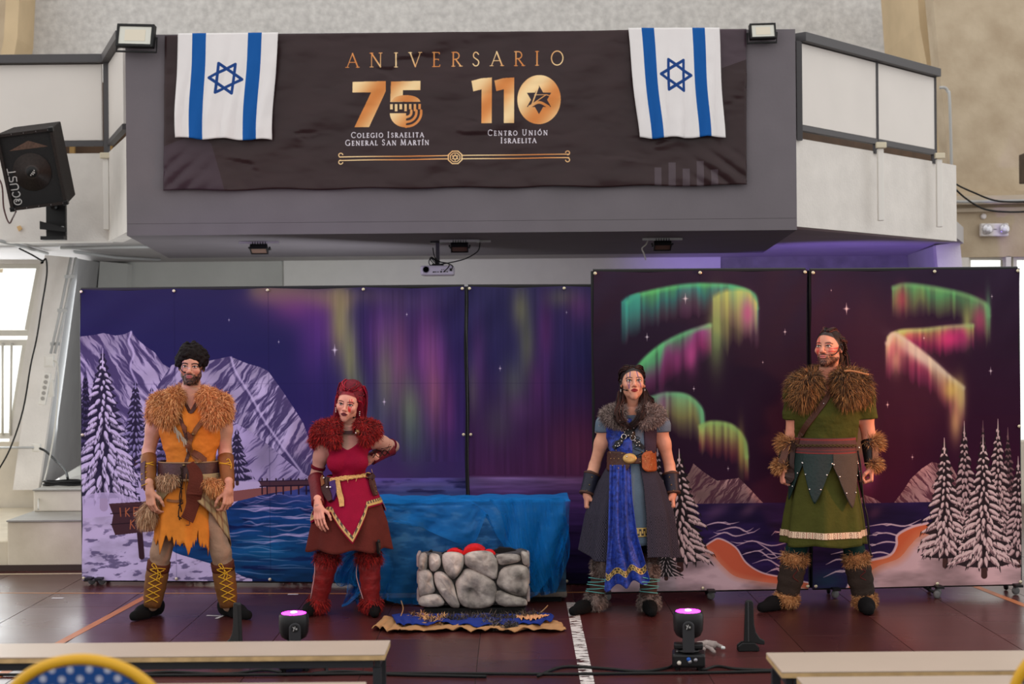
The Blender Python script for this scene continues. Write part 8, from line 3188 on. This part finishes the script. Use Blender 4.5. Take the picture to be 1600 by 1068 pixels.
# studded harness
M_HARN = cloth_m('black_harness_leather', (14, 13, 15), .45)
for pts in ([(972, 661), (979, 673), (982, 680)], [(997, 660), (988, 672), (982, 680)], [(976, 682), (968, 692), (960, 700)], [(986, 682), (994, 690), (1006, 700)]):
    D1.ribbon('harness_strap', pts, .030, M_HARN, .005, .010)
D1.ribbon('harness_plate', [(976, 676), (982, 677), (988, 677)], [.03, .06, .03], M_HARN, .006, .014)
D1.ribbon('harness_plate', [(962, 698), (967, 693), (973, 690)], [.02, .045, .02], M_HARN, .006, .014)
D1.ribbon('harness_plate', [(990, 689), (996, 692), (1002, 698)], [.02, .045, .02], M_HARN, .006, .014)
D1.studs('harness_stud', [(974, 664), (977, 670), (994, 664), (990, 670), (977, 676), (982, 672), (987, 676), (982, 681), (978, 681), (986, 681), (964, 697), (968, 693), (972, 690), (967, 698), (969, 697), (992, 689), (996, 692), (1000, 696), (995, 696), (999, 691)], .0045, M_SILV, .020)
for x, y in ((975, 684), (988, 684), (985, 667)):
    h, nn = D1.cast(x, y)
    D = [h + nn * .018 + .016 * (math.cos(t) * np.array([1, 0, 0]) + math.sin(t) * np.array([0, 0, 1])) for t in np.linspace(0, 2 * PI, 17)]
    MB().tube(D, .0028, 6, False).build('harness_ring', M_SILV, D1.t, True)
# bracers
M_NAVYL = cloth_m('blue_black_leather', (26, 27, 42), .5, bump=.3, bs=60)
for k in 'LR':
    e, w = D1.J['el' + k], D1.J['wr' + k]
    D1.sleeve('bracer', e * .70 + w * .30, e * -.02 + w * 1.02, .052, .046, M_NAVYL, flare=(.004, .004))
    for t0, t1 in ((.29, .36), (.96, 1.03)):
        D1.sleeve('bracer_edge', e * (1 - t0) + w * t0, e * (1 - t1) + w * t1, .057 if t0 < .5 else .051, .055 if t0 < .5 else .052, cloth_m('brown_binding', (70, 44, 36), .6), nz=2)
D1.studs('bracer_stud', [(925, 745), (921, 757), (917, 766), (1046, 745), (1049, 757), (1052, 766)], .005, M_BRONZE, .002)
# boots
GF = [(138, 120, 114), (112, 96, 92), (164, 146, 138), (92, 78, 76)]
M_BRB = cloth_m('brown_boot_leather', (62, 40, 34), .6)
for k, c0, c1 in (('L', 935, 929), ('R', 1017, 1013)):
    kn, an = D1.J['kn' + k], D1.J['an' + k]
    D1.sleeve('boot', kn * .90 + an * .10, an, .064, .052, M_BRB, nz=10, wr=.002)
    p = kn * .60 + an * .40
    D1.furry('boot_fur', [cone(p + np.array([dx, dy, .03]), p + np.array([dx, dy, -.03]), .026, .026) for dx, dy in ((-.036, 0), (.036, 0), (0, -.046), (0, .04))], 1200, .030, GF, droop=.3, seed=31, h=.010)
    D1.furry('boot_fur', [cone(an + np.array([dx, dy, .02]), an + np.array([dx, dy, -.015]), .028, .03) for dx, dy in ((-.036, 0), (.036, 0), (0, -.044), (0, .036))], 1100, .028, GF, droop=.4, seed=32, h=.010)
    LL = []
    for i in range(5):
        y = 902 + i * 5.2
        xx = c0 + (c1 - c0) * i / 5
        LL.append([(xx - 14, y + (2 if i % 2 else 0)), (xx, y + 1.5), (xx + 13, y + (0 if i % 2 else 3))])
    D1.cords('turquoise_lace', LL, .0034, mat('turquoise_lace', (92, 160, 158), .7), .006)
D1.shoe('L', on_floor(930, 953), on_floor(891, 963), M_SHOE, .92)
D1.shoe('R', on_floor(1011, 951), on_floor(1020, 965), M_SHOE, .92)
# fur collar
D1.furry('fur_collar', [cone(a(970, 641, -.07), a(953, 651, -.02), .032, .046), cone(a(953, 651, -.02), a(949, 660, .01), .046, .040), cone(a(960, 655, -.08), a(972, 662, -.105), .042, .026),
                        cone(a(1006, 639, -.07), a(1024, 650, -.02), .032, .046), cone(a(1024, 650, -.02), a(1029, 656, .01), .046, .040), cone(a(1020, 654, -.08), a(1006, 660, -.105), .042, .030),
                        cone(a(953, 648, .06), a(988, 636, .11), .045, .045), cone(a(988, 636, .11), a(1024, 646, .06), .045, .045)], 8000, .033, GF, droop=.22, seed=35, w=.0036, jit=.5, kink=.2)
# hair
HD = [(34, 18, 16), (22, 12, 12), (58, 28, 22), (44, 22, 18)]
hh = D1.hl
V, Q = blend_mesh([(ell(hh((0, .020, .038)), np.array((.0765, .096, .084)) * .985, D1.hR), .02), (cone(hh((0, .09, .03)), hh((.02, .10, -.16)), .055, .05), .05), (cone(hh((.06, .06, -.05)), hh((.115, .06, -.125)), .03, .022), .03),
                   (cone(hh((-.07, .03, -.03)), hh((-.062, .0, -.13)), .016, .022), .03), (cone(hh((.066, .03, -.04)), hh((.05, -.01, -.14)), .016, .02), .03)], .006, .03,
                  [ell(hh((0, -.085, -.006)), np.array((.069, .075, .088)) * .985, D1.hR)], .01)
hb = D1.mesh('hair', V, Q, mat('dark_brown_hair', (32, 17, 15), .55, var=.35, vscale=60, spec=.15), False)
gd = []
for sx in (-1, 1):
    for k in range(6):
        gd.append([hh((sx * (.010 + .009 * k), -.062 + .008 * k, .092 - .005 * k)), hh((sx * (.05 + .004 * k), -.01 + .012 * k, .105 - .012 * k)), hh((sx * .07, .06, .06 - .01 * k)), hh((sx * .05, .11, .0))])
front = [[(970, 612), (968, 630), (964, 646), (967, 658), (975, 666)], [(972, 616), (971, 636), (972, 652), (978, 662), (985, 668)], [(969, 618), (966, 640), (963, 652), (968, 660), (977, 656)],
         [(1007, 614), (1006, 632), (1001, 648), (994, 660), (986, 667)], [(1008, 618), (1007, 636), (1005, 648), (1000, 654), (1001, 645)], [(1006, 620), (1001, 642), (992, 656), (984, 664)]]
for g in front:
    gd.append([a(x, y, -.035 - .11 * min(1, i / 2.2)) for i, (x, y) in enumerate(g)])
for k in range(4):
    gd.append([hh((.06, .07, .0)), hh((.085, .07, -.06)), hh((.11 + .006 * k, .06, -.10)), hh((.135, .05 + .01 * k, -.115 - .008 * k))])
D1.locks('strands', gd, 560, .006, .0034, HD, 8, hb, .35, .003)
for sx in (-1, 1):
    e = hh((sx * .079, .0, -.040))
    MB().tube([e, e + np.array([0, -.004, -.03])], .0022, 6).lathe([(.002, 0), (.005, .006), (.002, .012)], e + np.array([0, -.004, -.03]), (0, 0, -1), 8).build('earring', M_SILV, D1.t, True)
headset(D1, [(969, 603), (972, 607), (977, 608.5), (981, 608.5)], (980, 608.5))

# ================================================================== man in green
E1 = Person('tall bearded man in green tunic with brown fur mantle and studded leather tassets', 1290, 952, 9.97)
a = E1.at
E1.J = dict(neck=a(1292, 596, .03), shL=a(1246, 617, .02), shR=a(1346, 619, .02), elL=a(1237, 686, .06), elR=a(1358, 684, .06), wrL=a(1223, 731, .0), wrR=a(1362, 728, -.02),
            hipL=a(1272, 762), hipR=a(1314, 762), knL=a(1244, 860, -.03), knR=a(1335, 860, -.03), anL=a(1229, 934, .02), anR=a(1351, 936, 0))
E1.solids('m', arm=1.04, leg=1.0, chest=.98, waist=.94, hip=.92)
SK4 = (200, 142, 118)
E1.head(1295, 543, -.02, 1.06, -33, -4, 0, SK4, dict(
    iris=(70, 60, 44), brow=(60, 40, 34), broww=.0030, lips=(186, 110, 104), scalp=(30, 18, 17), hairline=.068,
    beard=dict(col=(50, 30, 26), jaw=.95, side=.35, mou=.9, cor=.75, chin=1),
    strokes=[([(-.030, .060), (-.032, .020), (-.034, -.020), (-.040, -.048)], .0030, (190, 24, 26)), ([(-.042, .056), (-.044, .020), (-.043, -.030)], .0028, (190, 24, 26)), ([(-.022, .040), (-.026, .018)], .0026, (190, 24, 26)), ([(-.026, -.012), (-.028, -.030)], .0024, (190, 24, 26)),
             ([(.036, -.014), (.060, -.010), (.075, .004)], .0028, (196, 30, 36)), ([(.034, -.026), (.062, -.026)], .0028, (196, 30, 36)), ([(.040, .018), (.024, .019)], .002, (170, 40, 44))]), jaw=1.05, nose=1.05)
hA = E1.hand('L', (-.02, -.20, -1), (.97, .2, 0), (.2, -.97, 0), (64, 82, 50), 1.06, .85, .8)
hB = E1.hand('R', (-.10, -.20, -1), (-.97, .2, 0), (-.2, -.97, 0), (64, 82, 50), 1.06, .85, .8)
E1.body(SK4, ('torso', 'armL', 'armR', 'legL', 'legR'), [hA, hB])
M_TEAL = cloth_m('dark_teal_leggings', (16, 46, 44), .8)
E1.garment('leggings', ('legL', 'legR'), .008, M_TEAL, .010)
M_GREEN = cloth_m('olive_green_linen', (62, 66, 25), .85, var=.12, bump=.35, bs=60)
zN4, zB4, xc4 = E1.at(1290, 618)[2], E1.at(1290, 690)[2], E1.at(1290, 650)[0]
zsl = E1.at(1290, 655)[2]


def tun4(X, Y, Z):
    v = np.minimum(Z - zN4, (Z - zN4) * .7 + .03 - np.abs(X - xc4 + .01))
    v = np.where(Y < E1.Y + .03, v, Z - zN4 - .12)
    low = np.maximum(zB4 - Z, np.abs(X - xc4) - E1.px(49))
    slv = zsl - Z
    return np.maximum(v, np.minimum(low, slv)) + 0 * X


E1.garment('tunic', ('torso', 'armL', 'armR'), .020, M_GREEN, .008, clip=tun4, wr=.009)
fs = E1.loft([(690, 1289, 42, .15, 0), (740, 1287, 48, .18, 0), (800, 1287, 59, .225, 0), (849, 1287, 65, .25, 0)], 8, .06, .9)
E1.wrap('tunic_skirt', fs, 0, 360, M_GREEN, hem=lambda T: .99 + .012 * np.cos(np.radians(T * 5)), nth=240, nv=36)


def whiteband(T, Vv, hv, P):
    s_ = (T * .115) % 1
    vv = (Vv - .835) / .075
    c = np.tile(lin((204, 186, 158)), (len(T), 1))
    r = np.hypot((s_ - .5) * 1.7, vv - .5)
    c[(r < .40) & (r > .27)] = lin((120, 84, 66))
    c[r < .12] = lin((120, 84, 66))
    c[(np.abs(s_ - .0) < .05) | (s_ > .95)] = lin((140, 74, 60))
    c[(vv < .10) | (vv > .90)] = lin((150, 120, 92))
    return c


E1.wrap('woven_trim', fs, 150, 390, mat_col('woven_trim', .5), hem=lambda T: .905 + 0 * T, top=lambda T: .838 + 0 * T, off=.006, nth=420, nv=14, th=.002, col=whiteband)
# belt
fb = E1.loft([(682, 1289.5, 41.5, .150, 0), (695, 1289.5, 42.5, .157, 0), (708, 1289, 43, .162, 0)])


def beltcol(T, Vv, hv, P):
    c = np.tile(lin((74, 48, 50)), (len(T), 1))
    c[(np.abs(Vv - .10) < .05) | (np.abs(Vv - .92) < .08) | (np.abs(Vv - .70) < .03)] = lin((112, 46, 44))
    return c * (.9 + .2 * fbm(T * .3, Vv * 5, 2))[:, None]


E1.wrap('wide_sash', fb, 0, 360, M_CLOTHCOL, off=.020, nth=110, nv=30, th=.005, col=beltcol)
for ph in (0, PI):
    E1.cords('braided_belt', [[(1243 + i * 3.1, 696 + 1.6 * math.sin(i * 1.6 + ph)) for i in range(31)]], .0052, cloth_m('olive_braid', (66, 54, 34), .8, bump=.4, bs=80), .006, 2)
# tassets: pointed leather plates with studs
ft_ = E1.loft([(706, 1288.5, 43, .165, 0), (740, 1287.5, 49, .195, 0), (790, 1286.5, 57, .235, 0)], 0)


def leafhem(c, w, tip):
    return lambda T: tip * np.clip(1 - (np.abs(T - c) / w) ** 1.25 * .78, .1, 1)


M_TAS1 = cloth_m('bottle_green_leather', (14, 36, 34), .5, bump=.3, bs=60)
M_TAS2 = cloth_m('charcoal_weave', (70, 62, 56), .85, bump=.5, bs=220)
plates = [('tasset', 246, 28, .91, M_TAS1, .022, 218, 275), ('tasset', 302, 30, .98, M_TAS2, .027, 274, 336), ('tasset', 196, 24, .88, M_TAS1, .018, 172, 222), ('tasset', 356, 24, .86, M_TAS1, .020, 332, 382)]
for nm, c, w, tip, mm, of, t0, t1 in plates:
    hm = leafhem(c, w, tip)
    E1.wrap(nm, ft_, t0, t1, mm, hem=hm, off=of, nth=60, nv=20, th=.006)
    for T in ((c - w * .92, c + w * .92, c - w * .62, c + w * .62, c - w * .30, c + w * .30)):
        P = ft_(np.array(T), hm(np.array(T)) - .06, of + .006)
        MB().lathe([(.0062, 0), (.005, .003), (.002, .005)], P, unit(P - np.array([E1.at(1288, 700)[0], E1.Y, P[2]])), 8).build('stud', M_SILV, E1.t, True)
# neck lacing, shoulder strap and bag
E1.ribbon('neck_trim', [(1277, 600), (1283, 610), (1290, 618), (1300, 610), (1308, 598)], .022, cloth_m('tan_neck_binding', (146, 112, 66), .7), .004)
E1.ribbon('collar_thong', [(1272, 603), (1284, 601), (1298, 596)], .020, M_BRN, .004, .012)
E1.ribbon('collar_thong', [(1276, 596), (1286, 602), (1292, 611)], .018, M_BRN, .004, .016)
E1.ribbon('collar_flap', [(1268, 592), (1273, 596), (1278, 602)], [.02, .04, .01], cloth_m('tan_hide', (160, 112, 76), .8), .006, .02)
E1.ribbon('shoulder_strap', [(1304, 602), (1292, 622), (1276, 644), (1258, 668), (1247, 690)], .040, cloth_m('brown_strap_leather', (66, 38, 26), .5), .005, .006)
E1.studs('strap_rivet', [(1298, 613), (1287, 630)], .005, M_SILV, .012)
E1.ribbon('hanging_bag', [(1244, 690), (1240, 715), (1236, 745), (1234, 752)], [.06, .075, .07, .04], cloth_m('dark_bag_leather', (44, 28, 24), .55), .03, .004)
E1.cords('hanging_cord', [[(1341, 700), (1346, 730), (1348, 770), (1351, 810), (1353, 850), (1357, 868)], [(1344, 705), (1349, 740), (1350, 790), (1354, 835)]], .0045, M_MIC, .020)
E1.studs('cord_toggle', [(1337, 699), (1341, 706)], .009, M_SILV, .02)
# bracers with fur ends
BF = [(176, 124, 74), (140, 94, 54), (206, 158, 104), (110, 72, 42)]
for k, sx in (('L', -1), ('R', 1)):
    e, w = E1.J['el' + k], E1.J['wr' + k]
    E1.sleeve('bracer', e * .88 + w * .12, e * .04 + w * .96, .055, .044, cloth_m('black_bracer_leather', (20, 18, 18), .45))
    E1.ribbon('bracer_panel', [(1366 if sx > 0 else 1231, 692), (1367 if sx > 0 else 1226, 710), (1367 if sx > 0 else 1221, 724)], .05, M_BRN, .004, .004)
    o_ = np.array([sx * .035, 0, 0])
    p = e * .86 + w * .14
    E1.furry('bracer_fur', [cone(p + o_, p + o_ * .2 + np.array([0, -.045, .0]), .022, .018), cone(p + o_, p + o_ * .2 + np.array([0, .04, 0]), .020, .016)], 900, .058, BF, droop=.35, seed=41, h=.010, flow=(sx * .8, 0, -.5), jit=.3)
    p = e * .06 + w * .94
    E1.furry('bracer_fur', [cone(p + o_ * .8, p + np.array([0, -.036, .0]), .018, .014), cone(p + o_ * .8, p + np.array([0, .03, 0]), .016, .012)], 700, .044, BF, droop=.35, seed=42, h=.010, flow=(sx * .6, 0, -.7), jit=.3)
E1.cords('bracer_lace', [[(1362, 700), (1372, 703)], [(1362, 707), (1372, 710)], [(1362, 714), (1371, 717)], [(1361, 720), (1371, 722)]], .002, M_MIC, .008)
# boots
M_DB = cloth_m('dark_suede_boot', (50, 42, 37), .85, var=.2, vs=10, bump=.5, bs=40)
TF = [(178, 128, 80), (146, 98, 58), (204, 156, 106), (112, 72, 42)]
for k in 'LR':
    kn, an = E1.J['kn' + k], E1.J['an' + k]
    E1.sleeve('boot', kn * .90 + an * .10, an + np.array([0, 0, .0]), .074, .064, M_DB, nz=12, bulge=.014, wr=.004)
    p = kn * .84 + an * .16
    E1.furry('boot_fur', [cone(p + np.array([dx, dy, .012]), p + np.array([dx, dy, -.012]), .026, .026) for dx, dy in ((-.052, 0), (.052, 0), (0, -.06), (0, .05), (.036, -.042), (-.036, -.042))], 1400, .036, TF, droop=.3, seed=43, h=.010, kink=.45, jit=.6)
    E1.furry('boot_fur', [cone(an + np.array([dx, dy, .012]), an + np.array([dx, dy, -.014]), .026, .028) for dx, dy in ((-.048, 0), (.048, 0), (0, -.055), (0, .045), (.034, -.04), (-.034, -.04))], 1300, .030, TF, droop=.3, seed=44, h=.010, kink=.45, jit=.6)
E1.cords('boot_lacing', [[(1238, 884), (1246, 890), (1239, 900), (1247, 908)], [(1344, 888), (1352, 892), (1344, 900), (1353, 906)]], .0022, cloth_m('red_thread', (96, 36, 36), .8), .004)
E1.shoe('L', on_floor(1232, 948), on_floor(1186, 957), M_SHOE, 1.06)
E1.shoe('R', on_floor(1350, 948), on_floor(1358, 962), M_SHOE, 1.06)
# fur mantle
MF = [(96, 68, 38), (132, 94, 54), (70, 48, 28), (168, 120, 72), (56, 38, 24)]
E1.furry('fur_mantle', [cone(a(1268, 594, -.06), a(1252, 606, -.02), .044, .056), cone(a(1252, 606, -.02), a(1248, 620, .0), .056, .048), cone(a(1264, 600, -.09), a(1256, 620, -.095), .046, .038),
                        cone(a(1316, 592, -.06), a(1336, 602, -.02), .044, .062), cone(a(1336, 602, -.02), a(1344, 616, .0), .062, .050), cone(a(1318, 597, -.09), a(1322, 618, -.11), .044, .036), cone(a(1336, 611, -.07), a(1326, 620, -.105), .046, .036),
                        cone(a(1252, 602, .07), a(1292, 588, .12), .05, .05), cone(a(1292, 588, .12), a(1338, 598, .07), .05, .05)], 9500, .080, MF, droop=.5, seed=45, w=.0042, jit=.3, under=(60, 42, 26))
E1.cords('hide_seam', [[(1316, 579), (1328, 579), (1342, 582), (1354, 585)]], .007, cloth_m('tan_hide', (1, 1, 1)), .055)
# hair drawn back in braids
HB = [(34, 20, 18), (22, 13, 12), (62, 30, 24), (80, 34, 26)]
hh = E1.hl
V, Q = blend_mesh([(ell(hh((0, .0195, .0365)), np.array((.0755, .0955, .0835)) * 1.06, E1.hR), .02), (cone(hh((.01, .10, .03)), hh((.03, .13, -.13)), .042, .036), .04)], .006, .03,
                  [ell(hh((0, -.085, -.004)), np.array((.072, .078, .088)) * 1.06, E1.hR), ell(hh((.086, .015, -.03)), np.array((.03, .035, .05)) * 1.06, E1.hR), ell(hh((-.086, .015, -.03)), np.array((.03, .035, .05)) * 1.06, E1.hR)], .01)
hb = E1.mesh('hair', V, Q, mat('dark_tied_hair', (34, 19, 16), .55, var=.35, vscale=60, spec=.15), False)
gd = []
for sx in (-1, 1):
    for k in range(7):
        gd.append([hh((sx * (.008 + .010 * k), -.060 + .010 * k, .094 - .007 * k)), hh((sx * (.03 + .008 * k), -.0 + .012 * k, .118 - .012 * k)), hh((sx * (.02 + .006 * k), .07, .10 - .012 * k)), hh((sx * .01, .125, .03))])
for k in range(6):
    gd.append([hh((.0, .11, .05)), hh((.03 + .006 * k, .13, -.02)), hh((.04 + .008 * k, .12, -.09)), hh((.05 + .008 * k, .11, -.15))])
E1.locks('strands', gd, 480, .005, .0032, HB, 9, hb, .4)
br = MB()
for j in range(3):
    ctr = [hh((.078 - .004 * j, .03 + .012 * j, .055 - .012 * j)), hh((.082, .06 + .008 * j, .02 - .01 * j)), hh((.066, .10, -.02)), hh((.05, .13, -.07))]
    P_ = smooth_path(ctr, 7)
    for s_ in range(3):
        br.tube([p + .006 * np.array([math.cos(i * .9 + s_ * 2.1), math.sin(i * .9 + s_ * 2.1), .4 * math.sin(i * 1.8 + s_)]) for i, p in enumerate(P_)], .0048, 6)
br.build('braids', mat('dark_braided_hair', (40, 22, 18), .45, var=.3, vscale=80), hb, True)
headset(E1, [(1311, 540), (1308, 549), (1303, 553), (1299, 554)], (1299.5, 553.5))
